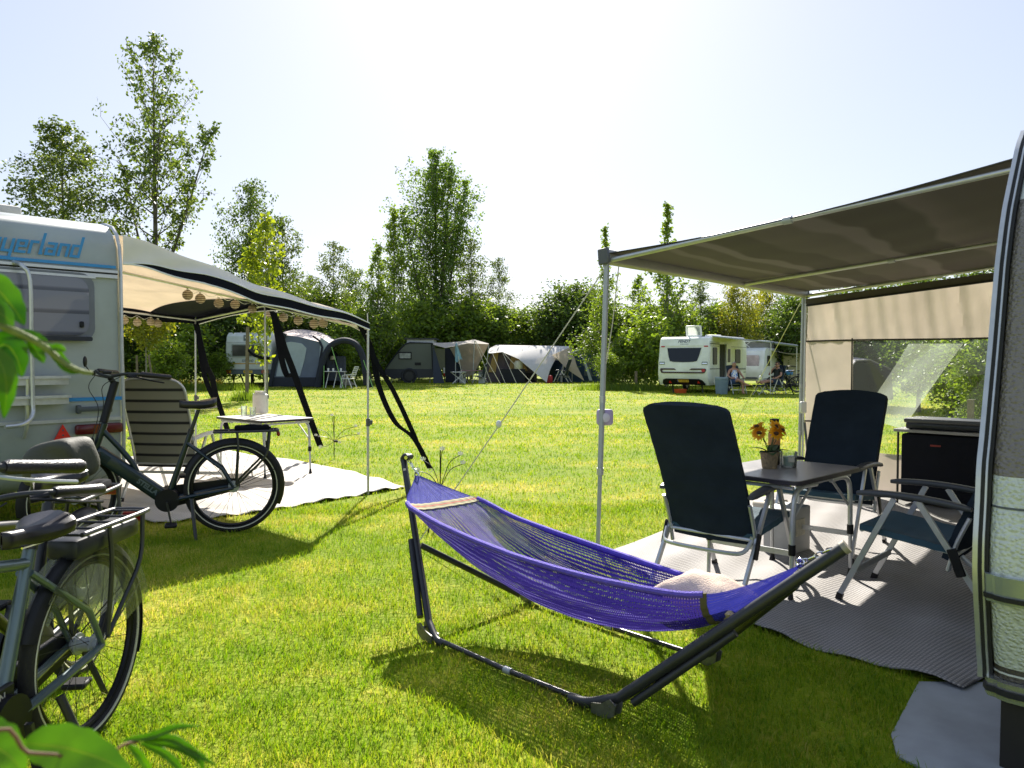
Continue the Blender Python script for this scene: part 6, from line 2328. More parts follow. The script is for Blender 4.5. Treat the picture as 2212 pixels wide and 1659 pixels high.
    MB().lathe([(0.0001, 0), (0.03, 0.004), (0.032, 0.02), (0.02, 0.055), (0.0001, 0.06)], T(hb + V(0.075, 0, 0.08)), 14, (Matrix.Rotation(R(-90), 3, 'Y'))).build("headlight", black_pl, t)
    return t


BG = "electric bicycles parked beside the left caravan"
bs = bike("bicycle", "dark teal step-through electric bicycle parked in front of the left caravan", "bicycle", teal_fr, True, False, steer=R(38), group=BG, saddle_z=1.03, bar_z=1.22)
hd = V(-3.40 + 2.28, 5.86 - 6.29, 0).normalized()
bs.location = (-2.28, 6.27, 0.0)
bs.scale = (1.05,) * 3
bs.rotation_euler = (R(-3), 0, math.atan2(hd.y, hd.x))
b = MB().lathe([(0.0001, 0), (0.03, 0.002), (0.034, 0.012), (0.02, 0.02), (0.0001, 0.022)], (0, 0, 0), 16)
# round rear mirror on the teal bicycle's bar
T_ = Matrix.Rotation(R(38), 3, 'Z')
mp_ = V(0.945, 0, 0) + T_ @ (V(0.79, -0.27, 1.21) - V(0.945, 0, 0))
mr = MB().tube([mp_, mp_ + V(0.05, -0.02, 0.07)], 0.004, 6).sphere(mp_ + V(0.055, -0.02, 0.105), 0.042, 14, 8, (0.35, 1, 1)).build("mirror", black_pl, bs)

ba = bike("bicycle", "blue grey electric bicycle with rack battery and clear coat guard, front wheel out of frame", "bicycle", silver_fr, False, True, steer=0.0, group=BG, saddle_z=0.86, bar_z=1.10, guard=True, sweep=0.24, sw=0.2)
ba.location = (-1.565, 2.80, 0)
ba.rotation_euler = (R(0), 0, math.atan2(-1.0, -0.035))
ck = None
tx = text("BATTSEN", 0.036, basis(V(0.55, 0.032, 0.375), V(-1, 0, 0), V(0, 0, 1), V(0, 1, 0)), M("pale_print", (0.45, 0.43, 0.36), 0.5), "frame_lettering", ba, bold=0.0006)
MB().rbox(V(0.55, 0.022, 0.375), (0.24, 0.02, 0.06), 0.006, 1).build("frame_sleeve", black_pl, ba)
bd = bike("bicycle", "black electric bicycle crowded between the blue grey bicycle and the caravan", "bicycle", dark_fr, False, False, steer=0.0, group=BG, saddle_z=0.93, bar_z=0.93, sweep=0.24, sw=0.235)
bd.location = (-1.93, 3.42, 0)
bd.rotation_euler = (0, 0, math.atan2(-0.99, 0.12))
# olive rain cover over a bag on the black bicycle's rack
q = V(-2.13, 3.62, 0.93)
def cov(p):
    return V(p.x * (1 - 0.25 * (p.z / 0.2 + 0.5) ** 2) + 0.012 * math.sin(p.y * 30), p.y + 0.01 * math.sin(p.z * 40 + p.x * 20), p.z + 0.02 * math.sin(p.x * 9))
bm = bmesh.new()
bmesh.ops.create_cube(bm, size=1)
bmesh.ops.subdivide_edges(bm, edges=bm.edges[:], cuts=7, use_grid_fill=True)
b = MB()
bm.verts.index_update()
vs = []
for v in bm.verts:
    p = v.co.copy()
    r_ = (abs(2 * p.x) ** 5 + abs(2 * p.y) ** 5 + abs(2 * p.z) ** 5) ** 0.2
    p = p / max(1e-6, r_)
    vs.append(q + cov(V(p.x * 0.28, p.y * 0.22, p.z * 0.2)))
b.add(vs, [[w.index for w in f.verts] for f in bm.faces])
bm.free()
solo(b, "bag_cover", M("olive_rain_cover", (0.05, 0.05, 0.037), 0.7, var=0.15, vscale=8, bump=0.2, bscale=90), "olive grey cloth cover over a bag on the rack of the black bicycle", "bag", q, angle=60)

# ================================================================ leafy branches close to the lens
nl = None
def fg_leaf():
    m, nt, out = nodes("bright_backlit_leaf")
    tc = N(nt, "TexCoord")
    nz = N(nt, "TexNoise", i_Scale=14.0, i_Detail=4)
    nt.links.new(tc.outputs["Object"], nz.inputs["Vector"])
    c = ramp(nt, nz.outputs["Fac"], [(0.28, (0.07, 0.19, 0.01)), (0.72, (0.26, 0.43, 0.02))])
    uvn = N(nt, "SeparateXYZ")
    nt.links.new(tc.outputs["UV"], uvn.inputs[0])
    # midrib and side veins
    a = N(nt, "Math", operation='SUBTRACT')
    a.inputs[1].default_value = 0.5
    nt.links.new(uvn.outputs[1], a.inputs[0])
    ab = N(nt, "Math", operation='ABSOLUTE')
    nt.links.new(a.outputs[0], ab.inputs[0])
    v = ramp(nt, ab.outputs[0], [(0.0, 0.7), (0.012, 0.5), (0.022, 0.0)])
    s_ = N(nt, "Math", operation='MULTIPLY_ADD')
    s_.inputs[1].default_value = -1.1
    nt.links.new(ab.outputs[0], s_.inputs[0])
    nt.links.new(uvn.outputs[0], s_.inputs[2])
    fr = N(nt, "Math", operation='MULTIPLY')
    fr.inputs[1].default_value = 11
    nt.links.new(s_.outputs[0], fr.inputs[0])
    f2 = N(nt, "Math", operation='FRACT')
    nt.links.new(fr.outputs[0], f2.inputs[0])
    v2 = ramp(nt, f2.outputs[0], [(0.0, 0.3), (0.08, 0.0), (0.94, 0.0), (1.0, 0.3)])
    mxv = N(nt, "Math", operation='MAXIMUM')
    nt.links.new(v, mxv.inputs[0])
    nt.links.new(v2, mxv.inputs[1])
    m1 = N(nt, "MixRGB")
    nt.links.new(mxv.outputs[0], m1.inputs[0])
    nt.links.new(c, m1.inputs[1])
    m1.inputs[2].default_value = (0.42, 0.46, 0.08, 1)
    b = N(nt, "BsdfPrincipled", i_Roughness=0.4)
    nt.links.new(m1.outputs[0], b.inputs["Base Color"])
    t = N(nt, "BsdfTranslucent")
    mul = N(nt, "MixRGB", blend_type='MULTIPLY')
    mul.inputs[0].default_value = 1
    mul.inputs[2].default_value = (1.5, 1.5, 0.5, 1)
    nt.links.new(m1.outputs[0], mul.inputs[1])
    nt.links.new(mul.outputs[0], t.inputs[0])
    bp = N(nt, "Bump", i_Strength=0.4, i_Distance=0.004)
    nt.links.new(mxv.outputs[0], bp.inputs["Height"])
    nt.links.new(bp.outputs[0], b.inputs["Normal"])
    mx = N(nt, "MixShader")
    mx.inputs[0].default_value = 0.6
    nt.links.new(b.outputs[0], mx.inputs[1])
    nt.links.new(t.outputs[0], mx.inputs[2])
    nt.links.new(mx.outputs[0], out.inputs[0])
    return m


lfm = fg_leaf()
twig_m = M("reddish_twig", (0.16, 0.075, 0.035), 0.7, var=0.3, vscale=60)
green_twig = M("downy_green_twig", (0.22, 0.26, 0.09), 0.75, var=0.25, vscale=60, tl=0.25, bump=0.3, bscale=200)


def near_leaf(root, pts, wd, Y, fold=0.25, tiltv=V(0, -0.5, 1), name="leaf"):
    """leaf along pixel midrib pts at depth Y (list of depths allowed)"""
    n_ = len(pts)
    Ys = Y if hasattr(Y, "__len__") else [Y] * n_
    mid = smoothpts([P(x, y, yy) for (x, y), yy in zip(pts, Ys)], 5)
    def fn(u, v):
        c = _lerp_list(mid, u)
        d = (_lerp_list(mid, min(1, u + 0.03)) - _lerp_list(mid, max(0, u - 0.03))).normalized()
        s = d.cross(Vector(tiltv)).normalized()
        nn = s.cross(d)
        q = (v - 0.5) * 2
        w_ = wd * (max(0, math.sin(PI * u ** 0.8)) ** 0.75) * (1 + 0.05 * math.sin(u * 30 + 3 * q))
        return c + s * (q * w_) + nn * (fold * w_ * abs(q) + 0.04 * w_ * math.sin(u * 17 + q * 2))
    return MB().grid(fn, 26, 10, 0.0004).build(name, lfm, root)


bush = wthing("leafy_shrub", "blurred bright green leafy twig reaching in from the left edge, above the bicycles", "shrub", V(-0.62, 0.55, 0))
stem1 = [V(-0.62, 0.55, 0.0), V(-0.60, 0.58, 0.6), V(-0.56, 0.62, 1.1), V(-0.50, 0.66, 1.40), P(-60, 690, 0.66), P(30, 715, 0.66), P(90, 745, 0.67), P(140, 785, 0.68), P(175, 802, 0.68), P(200, 806, 0.685)]
MB().tube(smoothpts(stem1, 5), [0.006 - 0.0042 * k / 45 for k in range(46)], 8).build("stem", green_twig, bush)
near_leaf(bush, [(-75, 590), (-15, 618), (25, 660), (54, 703)], 0.0125, 0.66, 0.2, V(0.4, -1, 0.5))
near_leaf(bush, [(-90, 650), (-40, 660), (5, 680), (30, 705)], 0.010, 0.64, 0.2, V(0.2, -1, 0.6))
near_leaf(bush, [(-30, 760), (10, 745), (35, 770), (48, 815)], 0.012, 0.66, 0.3, V(0.6, -1, 0.2))
near_leaf(bush, [(-40, 740), (2, 785), (14, 840), (8, 905)], 0.009, 0.64, 0.25, V(0.8, -1, 0.1))
near_leaf(bush, [(20, 716), (60, 722), (85, 732), (104, 738)], 0.0045, 0.67, 0.4, V(0, -0.6, 1))
near_leaf(bush, [(95, 742), (120, 765), (150, 800), (178, 806)], 0.005, 0.68, 0.4, V(0.3, -0.8, 0.6))
near_leaf(bush, [(60, 735), (75, 755), (88, 772), (95, 785)], 0.005, 0.67, 0.4, V(0.6, -0.8, 0.2))
near_leaf(bush, [(100, 757), (118, 752), (134, 755), (142, 760)], 0.004, 0.675, 0.4, V(0, -0.8, 0.6))
bush2 = wthing("leafy_shrub", "large backlit green leaf and thin shoots at the bottom left corner", "shrub", V(-0.5, 0.42, 0))
MB().tube(smoothpts([V(-0.5, 0.42, 0.0), V(-0.48, 0.44, 0.6), V(-0.44, 0.47, 0.98), P(-40, 1612, 0.50), P(60, 1626, 0.51), P(125, 1630, 0.515)], 5), [0.0022 - 0.001 * k / 25 for k in range(26)], 8).build("stem", twig_m, bush2)
near_leaf(bush2, [(48, 1606), (120, 1612), (200, 1632), (288, 1672)], 0.0155, [0.53, 0.535, 0.54, 0.545], 0.12, V(0.2, -0.75, 0.7))
near_leaf(bush2, [(-100, 1580), (-40, 1600), (10, 1625), (55, 1668)], 0.016, 0.51, 0.15, V(0.2, -0.7, 0.8))
MB().tube(smoothpts([P(128, 1632, 0.53), P(200, 1660, 0.56), P(262, 1612, 0.58), P(300, 1602, 0.59)], 5), 0.0012, 6).build("shoot", twig_m, bush2)
for pts in ([(262, 1600), (330, 1590), (380, 1572), (432, 1568)], [(300, 1600), (370, 1596), (420, 1625), (468, 1655)], [(300, 1604), (350, 1625), (385, 1655), (405, 1690)], [(276, 1606), (300, 1630), (320, 1660), (340, 1700)], [(310, 1603), (380, 1612), (430, 1640), (440, 1668)]):
    near_leaf(bush2, pts, 0.0032, 0.59, 0.5, V(0.1, -0.8, 0.6), "shoot_leaf")
# ================================================================ caravans, tents, people far across the field
def px2(x, D): return (x - 1106) / FPX * D


def cara(name, label, o, e, wid, ln, prof, paint, group=None):
    """caravan: o = near rear corner on the ground, e = unit along the rear wall (away from that corner), long axis g"""
    g = V(-e.y, e.x, 0)
    if g.y < 0: g = -g
    t = wthing(name, label, "caravan", o + e * wid / 2 + g * ln / 2, group)
    n = len(prof)
    b = MB()
    for k, ins in ((0, 0.06), (0.05, 0.0), (wid - 0.05, 0.0), (wid, 0.06)):
        for (w, z) in prof:
            cw = ln / 2
            b.v.append(o + e * k + g * (cw + (w - cw) * (1 - ins / cw)) + V(0, 0, 1.5 + (z - 1.5) * (1 - ins / 1.2)))
    for i in range(3):
        for j in range(n):
            b.f.append([i * n + j, i * n + (j + 1) % n, (i + 1) * n + (j + 1) % n, (i + 1) * n + j])
    b.f += [list(range(n))[::-1], [3 * n + j for j in range(n)]]
    b.m = [0] * len(b.f)
    b.build("body", paint, t, angle=35)
    return t, g


def panel(t, name, o, e, u0, u1, z0, z1, nrm, mat, d=0.02, r=0.06, off=0.004, parent=None, poly=None):
    m = basis(o + e * ((u0 + u1) / 2) + V(0, 0, (z0 + z1) / 2) + nrm * off, e, V(0, 0, 1), nrm)
    pl = poly or rrect(abs(u1 - u0), z1 - z0, min(r, abs(u1 - u0) * 0.45, (z1 - z0) * 0.45), 4)
    b = MB().prism(pl, 0, d, m)
    return b.build(name, mat, parent or t)


def road_wheel(t, c, ax, r=0.32, wd=0.2, rim=None):
    ax = ax.normalized()
    w_ = MB().torus(c, r - 0.085, 0.085, ax, 28, 8).build("wheel", black_rub, t)
    MB().cyl(c - ax * wd * 0.3, c + ax * wd * 0.42, r - 0.13, n=18).build("wheel_rim", rim or alu_dull, w_)


# ---------------------------------------------------------------- white caravan with blue lettering, right of centre
FO = V(8.45, 33.0, 0)
fe = V(-0.83, 0.56, 0).normalized()
fpaint = cara_paint("caravan_bright_white", (0.80, 0.83, 0.82))
fprof = [(0.18, 0.36), (0.02, 0.60), (-0.02, 0.9), (0.0, 1.3), (0.10, 1.75), (0.16, 2.2), (0.24, 2.40), (0.42, 2.47), (4.9, 2.47), (5.25, 2.2), (5.3, 1.2), (5.1, 0.45), (4.9, 0.36)]
fc_, fg = cara("touring_caravan", "white caravan with dark rear window and blue lettering on its top panel, roof hatch raised", FO, fe, 2.35, 5.3, fprof, fpaint)
fn_ = -fg
tilt = lambda z: fg * interp([p[1] for p in fprof[:7]], [p[0] for p in fprof[:7]], z)


def rear(name, u0, u1, z0, z1, mat, d=0.02, poly=None, r=0.06, parent=None, off=0.006):
    zc = (z0 + z1) / 2
    up = (V(0, 0, z1 - z0) + tilt(z1) - tilt(z0)).normalized()
    ex = -fe
    nrm = ex.cross(up).normalized()
    c = FO + fe * (2.35 - (u0 + u1) / 2) + tilt(zc) + V(0, 0, zc)
    if nrm.dot(fn_) < 0: nrm = -nrm
    m = basis(c + nrm * off, ex, up, nrm)
    h_ = (z1 - z0)
    b = MB().prism(poly or rrect(u1 - u0, h_, min(r, h_ * 0.45), 4), 0, d, m)
    return b.build(name, mat, parent or fc_), m


wpoly = [(-0.78, 0.31), (0.78, 0.31), (0.70, -0.05), (0.62, -0.27), (0.45, -0.31), (0, -0.325), (-0.45, -0.31), (-0.62, -0.27), (-0.70, -0.05)]
rw_, _ = rear("rear_window", 0.40, 1.96, 1.36, 1.98, dark_glass, 0.02, wpoly)
rear("window_frame", 0.35, 2.01, 1.30, 2.04, MATS["smooth_white_panel"], 0.012, [(x * 1.06, y * 1.12) for x, y in wpoly], parent=rw_, off=0.003)
_, mtop = rear("name_panel", 0.30, 2.05, 2.06, 2.36, fpaint, 0.006)
text("FENDT", 0.17, mtop @ Matrix.Translation((0, 0.05, 0.008)), navy_paint, "lettering", fc_, bold=0.003, shear=0.12, width=0.56)
text("CARAVAN", 0.07, mtop @ Matrix.Translation((0, -0.075, 0.008)), dkgrey_paint, "lettering", fc_, width=0.38)
rear("marker_light", 0.10, 0.28, 2.02, 2.07, red_lens, 0.02)
rear("marker_light", 2.07, 2.26, 2.02, 2.07, red_lens, 0.02)
for u in (0.07, 2.02):
    hl, mh = rear("grip_recess", u, u + 0.26, 1.24, 1.38, M("pale_grey_recess", (0.32, 0.36, 0.33), 0.5) if "pale_grey_recess" not in MATS else MATS["pale_grey_recess"], 0.012, r=0.03)
    rear("grip_handle", u + 0.04, u + 0.25, 1.275, 1.315, chrome, 0.04, parent=hl)
ub = [(-1.02, 0.10), (-0.40, 0.10), (-0.30, 0.035), (-0.92, 0.035), (-0.96, 0.0), (-0.92, -0.05), (0.92, -0.05), (0.97, 0.0), (0.92, 0.035), (0.30, 0.035), (0.40, 0.10), (1.02, 0.10), (1.06, 0.03), (0.99, -0.10), (0.90, -0.115), (-0.90, -0.115), (-0.99, -0.10), (-1.06, 0.03)]
lgt, _ = rear("light_strip", 0.1, 2.25, 0.87, 1.10, M("black_red_light_strip", (0.03, 0.008, 0.01), 0.2), 0.022, ub)
rear("lamp", 2.03, 2.19, 0.93, 1.06, red_lens, 0.03, parent=lgt)
bmp, _ = rear("bumper", 0.22, 2.15, 0.36, 0.66, black_pl, 0.03, [(-0.96, -0.15), (0.96, -0.15), (0.98, -0.1), (0.85, 0.08), (0.7, 0.14), (-0.8, 0.15), (-0.93, 0.1), (-0.98, -0.05)])
pl_, mpl = rear("number_plate", 0.92, 1.44, 0.50, 0.62, yellow_plate, 0.012, r=0.01, off=0.04)
text("71-WNT-9", 0.105, mpl @ Matrix.Translation((0.03, 0, 0.014)), black_pl, "plate_text", pl_, width=0.40)
rear("plate_band", 0.925, 0.965, 0.505, 0.615, M("blue_plate_band", (0.02, 0.06, 0.35), 0.4), 0.004, r=0.005, off=0.054, parent=pl_)
for u in (0.50, 1.80):
    rear("triangle_reflector", u, u + 0.14, 0.45, 0.58, red_refl, 0.01, [(-0.07, -0.06), (0.07, -0.06), (0, 0.065)], off=0.04)
# right side wall of the caravan (faces the people)
fs = -fe
SO = FO.copy()
def side(name, u0, u1, z0, z1, mat, d=0.02, r=0.06, off=0.006, parent=None):
    return panel(fc_, name, SO, fg, u0, u1, z0, z1, fs, mat, d, r, off, parent)


swg = M("matt_dark_window", (0.012, 0.015, 0.017), 0.3, spec=0.1)
side("side_window", 0.45, 0.95, 1.25, 2.0, swg, 0.025)
side("side_window", 3.5, 4.2, 1.3, 1.95, swg, 0.025)
dr = side("doorway", 1.35, 1.95, 0.42, 2.15, M("dark_interior", (0.03, 0.032, 0.035), 0.8), 0.01, 0.04)
# open door leaf swung against the wall
dl = side("door", 2.0, 2.62, 0.45, 2.15, fpaint, 0.05, 0.05, 0.05)
panel(fc_, "door_window", SO, fg, 2.14, 2.48, 1.35, 1.95, fs, swg, 0.01, 0.04, 0.102, dl)
for z, u0, u1, h_ in ((2.22, 0.1, 1.3, 0.02), (2.13, 0.1, 1.3, 0.05), (2.05, 0.1, 1.3, 0.02), (1.05, 0.1, 1.33, 0.035), (2.05, 2.7, 5.1, 0.02), (1.05, 2.7, 5.1, 0.02), (1.0, 2.7, 5.1, 0.035), (0.86, 2.7, 5.1, 0.03)):
    side("stripe", u0, u1, z, z + h_, dkgrey_paint, 0.004, 0.004)
side("service_hatch", 0.55, 1.05, 0.42, 0.70, fpaint, 0.012, 0.02)
side("service_hatch", 4.2, 4.7, 0.50, 0.92, fpaint, 0.012, 0.02)
road_wheel(fc_, FO + fe * 0.15 + fg * 3.0 + V(0, 0, 0.32), fe)
road_wheel(fc_, FO + fe * 2.2 + fg * 3.0 + V(0, 0, 0.32), fe)
for u in (0.5, 1.85):
    MB().tube([FO + fe * u + fg * 0.5 + V(0, 0, 0.4), FO + fe * (u - 0.1) + fg * 0.35 + V(0, 0, 0.0)], 0.03, 8).build("corner_steady", black_steel, fc_)
# raised roof hatch
q = FO + fe * 1.0 + fg * 0.9 + V(0, 0, 2.49)
hf = MB()
hn = (V(0, 0, 1) - fg * 0.25).normalized()
hm_ = basis(q, -fe, hn, -fe.cross(hn))
outer_, inner_ = rrect(0.72, 0.5, 0.06, 4, 0, 0.26), rrect(0.58, 0.37, 0.04, 4, 0, 0.26)
k = len(outer_)
for z in (0, 0.05):
    for pl2 in (outer_, inner_):
        hf.v += [hm_ @ V(x, y, z) for x, y in pl2]
for j in range(k):
    j2 = (j + 1) % k
    hf.f += [[j, j2, k + j2, k + j], [2 * k + j, 3 * k + j, 3 * k + j2, 2 * k + j2], [j, 2 * k + j, 2 * k + j2, j2], [k + j, k + j2, 3 * k + j2, 3 * k + j]]
hf.m = [0] * len(hf.f)
hfo = hf.build("roof_hatch", white_pl, fc_)
MB().prism(inner_, 0.02, 0.03, hm_).build("hatch_pane", glass_mat("hatch_acrylic", (0.8, 0.84, 0.8), 0.25, 0.1), hfo)
MB().rbox(FO + fe * 0.6 + fg * 2.2 + V(0, 0, 2.53), (0.6, 0.6, 0.14), 0.05, 2, Matrix((-fe, fg, V(0, 0, 1))).transposed()).build("roof_vent", white_pl, fc_)
# its awning
aA, aB = FO + fg * 0.35 + fs * 0.03 + V(0, 0, 2.47), FO + fg * 4.6 + fs * 0.03 + V(0, 0, 2.47)
bA, bB = FO + fg * 0.35 + fs * 2.5 + V(0, 0, 2.18), FO + fg * 4.6 + fs * 2.5 + V(0, 0, 2.12)
fa = wthing("caravan_awning", "dark grey awning with two thin poles on the side of the white lettered caravan", "awning", FO + fg * 2.4 + fs * 1.2)
MB().grid(lambda u, v: aA.lerp(aB, v).lerp(bA.lerp(bB, v), u) + V(0, 0, -0.03 * math.sin(PI * u)), 8, 10, 0.01).build("awning_cloth", M("dark_grey_awning", (0.16, 0.17, 0.18), 0.8, tl=0.15), fa)
MB().tube([bA + V(0, 0, -0.02), bB + V(0, 0, -0.02)], 0.06, 8).build("front_rail", M("dark_blue_rail", (0.05, 0.08, 0.11), 0.5), fa)
MB().tube([aA, bA], 0.03, 6).build("rafter", alu_dull, fa)
MB().tube([aA, aB], 0.05, 8).build("cassette", white_pl, fa)
MB().tube([V(bA.x, bA.y, 0), bA], 0.02, 7).build("pole", alu, fa)
MB().tube([V(bB.x, bB.y, 0), bB], 0.02, 7).build("pole", alu, fa)
MB().tube([bA + V(0.15, 0.1, 0), bA + V(0.75, -0.6, -2.15)], 0.018, 6).build("storm_band", black_fab, fa)
# bin, orange bucket
o = thing("dustbin", "blue grey swing-lid bin beside the open caravan door", "bin", (px2(1559, 32.6), 32.6, 0), 0.3)
MB().add([V(sx * w_, sy * w_, z) for w_, z in ((0.17, 0.0), (0.205, 0.62)) for sx, sy in ((-1, -1), (1, -1), (1, 1), (-1, 1))], [(3, 2, 1, 0), (4, 5, 6, 7), (0, 1, 5, 4), (1, 2, 6, 5), (2, 3, 7, 6), (3, 0, 4, 7)]).build("bin_body", M("blue_grey_plastic", (0.20, 0.28, 0.34), 0.45, var=0.06), o)
MB().rbox((0, 0, 0.67), (0.43, 0.43, 0.11), 0.03, 2).build("bin_lid", M("light_blue_grey_plastic", (0.27, 0.35, 0.40), 0.45), o)
o = thing("bucket", "orange bucket lying in the shade under the white lettered caravan", "bucket", (px2(1470, 33.6), 33.6, 0))
MB().lathe([(0.0001, 0), (0.24, 0.0), (0.29, 0.18), (0.27, 0.18), (0.22, 0.02), (0.0001, 0.02)], (0, 0, 0), 18).build("tub", M("orange_plastic", (0.6, 0.1, 0.02), 0.45), o)

# ---------------------------------------------------------------- old pop-top caravan behind it
E0 = V(13.25, 40.5, 0)
ee = V(-0.86, 0.5, 0).normalized()
ep = [(0.15, 0.35), (0.0, 0.6), (-0.02, 1.0), (0.08, 1.5), (0.22, 1.95), (0.5, 2.12), (4.2, 2.12), (4.5, 1.9), (4.6, 1.0), (4.4, 0.35)]
ec, eg = cara("touring_caravan", "older white pop-top caravan standing behind the white lettered caravan", E0, ee, 2.1, 4.6, ep, fpaint)
en = -eg
panel(ec, "front_window", E0 + V(0, 0, 0) + eg * 0.10, ee, 0.25, 1.85, 1.05, 1.72, en, M("reflecting_window", (0.22, 0.2, 0.23), 0.15, 0.3, var=0.3, vscale=3), 0.04, 0.08, 0.05)
panel(ec, "side_window", E0, eg, 0.8, 1.4, 1.15, 1.7, -ee, dark_glass, 0.03)
panel(ec, "service_flap", E0, ee, 0.3, 1.8, 0.45, 0.55, en, dkgrey_paint, 0.02)
MB().rbox(E0 + ee * 1.05 + eg * 2.3 + V(0, 0, 2.27), (1.9, 3.4, 0.32), 0.05, 1, Matrix((-ee, eg, V(0, 0, 1))).transposed()).build("pop_top_cloth", M("grey_pop_top_cloth", (0.2, 0.2, 0.19), 0.8), ec)
rt_ = MB().rbox(E0 + ee * 1.05 + eg * 2.3 + V(0, 0, 2.47), (2.0, 3.6, 0.10), 0.04, 2, Matrix((-ee, eg, V(0, 0, 1))).transposed()).build("raised_roof", white_paint, ec)
b = MB()
b.bar(E0 + ee * 1.25 + eg * 0.57 + V(0, 0, 2.14), E0 + ee * 0.85 + eg * 0.57 + V(0, 0, 2.42), 0.03, 0.03).bar(E0 + ee * 0.85 + eg * 0.565 + V(0, 0, 2.14), E0 + ee * 1.25 + eg * 0.565 + V(0, 0, 2.42), 0.03, 0.03)
b.build("roof_brace", white_pl, ec)
road_wheel(ec, E0 + ee * 0.2 + eg * 2.4 + V(0, 0, 0.32), ee)
# its cream sun sail
q0 = E0 + eg * 1.6 - ee * 0.05 + V(0, 0, 1.98)
sl = wthing("sun_sail", "cream sun sail stretched from the pop-top caravan on a thin pole", "sail", E0 + eg * 2 - ee * 1.2)
MB().grid(lambda u, v: q0.lerp(q0 + eg * 2.6, v).lerp((q0 - ee * 2.3 + V(0, 0, -0.1)).lerp(q0 + eg * 2.4 - ee * 2.3 + V(0, 0, -0.15), v), u) + V(0, 0, -0.2 * math.sin(PI * u) * (0.6 + 0.4 * math.sin(PI * v))), 10, 10, 0.01).build("sail_cloth", M("cream_sail", (0.62, 0.58, 0.46), 0.8, tl=0.4), sl)
q1 = q0 - ee * 2.3 + V(0, 0, -0.1)
MB().tube([V(q1.x, q1.y, 0), q1], 0.02, 6).build("pole", alu, sl)
panel(sl, "beige_cabinet", E0 - ee * 0.4 + eg * 3.5, -ee, 0, 0.9, 0.3, 1.7, en, M("beige_cloth_cabinet", (0.45, 0.42, 0.25), 0.8), 0.4, 0.02) 

# ---------------------------------------------------------------- two seated people
skin = M("skin", (0.42, 0.22, 0.15), 0.55, var=0.08, vscale=20)
grey_hair = M("grey_hair", (0.45, 0.43, 0.40), 0.8, var=0.2, vscale=40, bump=0.4)
brown_hair = M("brown_hair", (0.10, 0.06, 0.04), 0.8, var=0.2, vscale=40, bump=0.4)


def skin_mesh(name, joints, edges, radii, mat, parent, sub=1):
    me = bpy.data.meshes.new(name)
    ks = list(joints)
    ix = {k: i for i, k in enumerate(ks)}
    me.from_pydata([tuple(joints[k]) for k in ks], [(ix[a], ix[b]) for a, b in edges], [])
    tmp = bpy.data.objects.new("tmp_skin", me)
    COL.objects.link(tmp)
    md = tmp.modifiers.new("skin", 'SKIN')
    sv = me.skin_vertices[0].data
    for k in ks:
        r_ = radii[k]
        sv[ix[k]].radius = r_ if hasattr(r_, "__len__") else (r_, r_)
    sv[0].use_root = True
    md.use_smooth_shade = True
    s2 = tmp.modifiers.new("sub", 'SUBSURF')
    s2.levels = s2.render_levels = sub
    dg = bpy.context.evaluated_depsgraph_get()
    m2 = bpy.data.meshes.new_from_object(tmp.evaluated_get(dg))
    m2.name = name
    bpy.data.objects.remove(tmp)
    bpy.data.meshes.remove(me)
    m2.materials.clear()
    m2.materials.append(mat)
    m2.polygons.foreach_set("use_smooth", [True] * len(m2.polygons))
    return link(name, m2, parent)


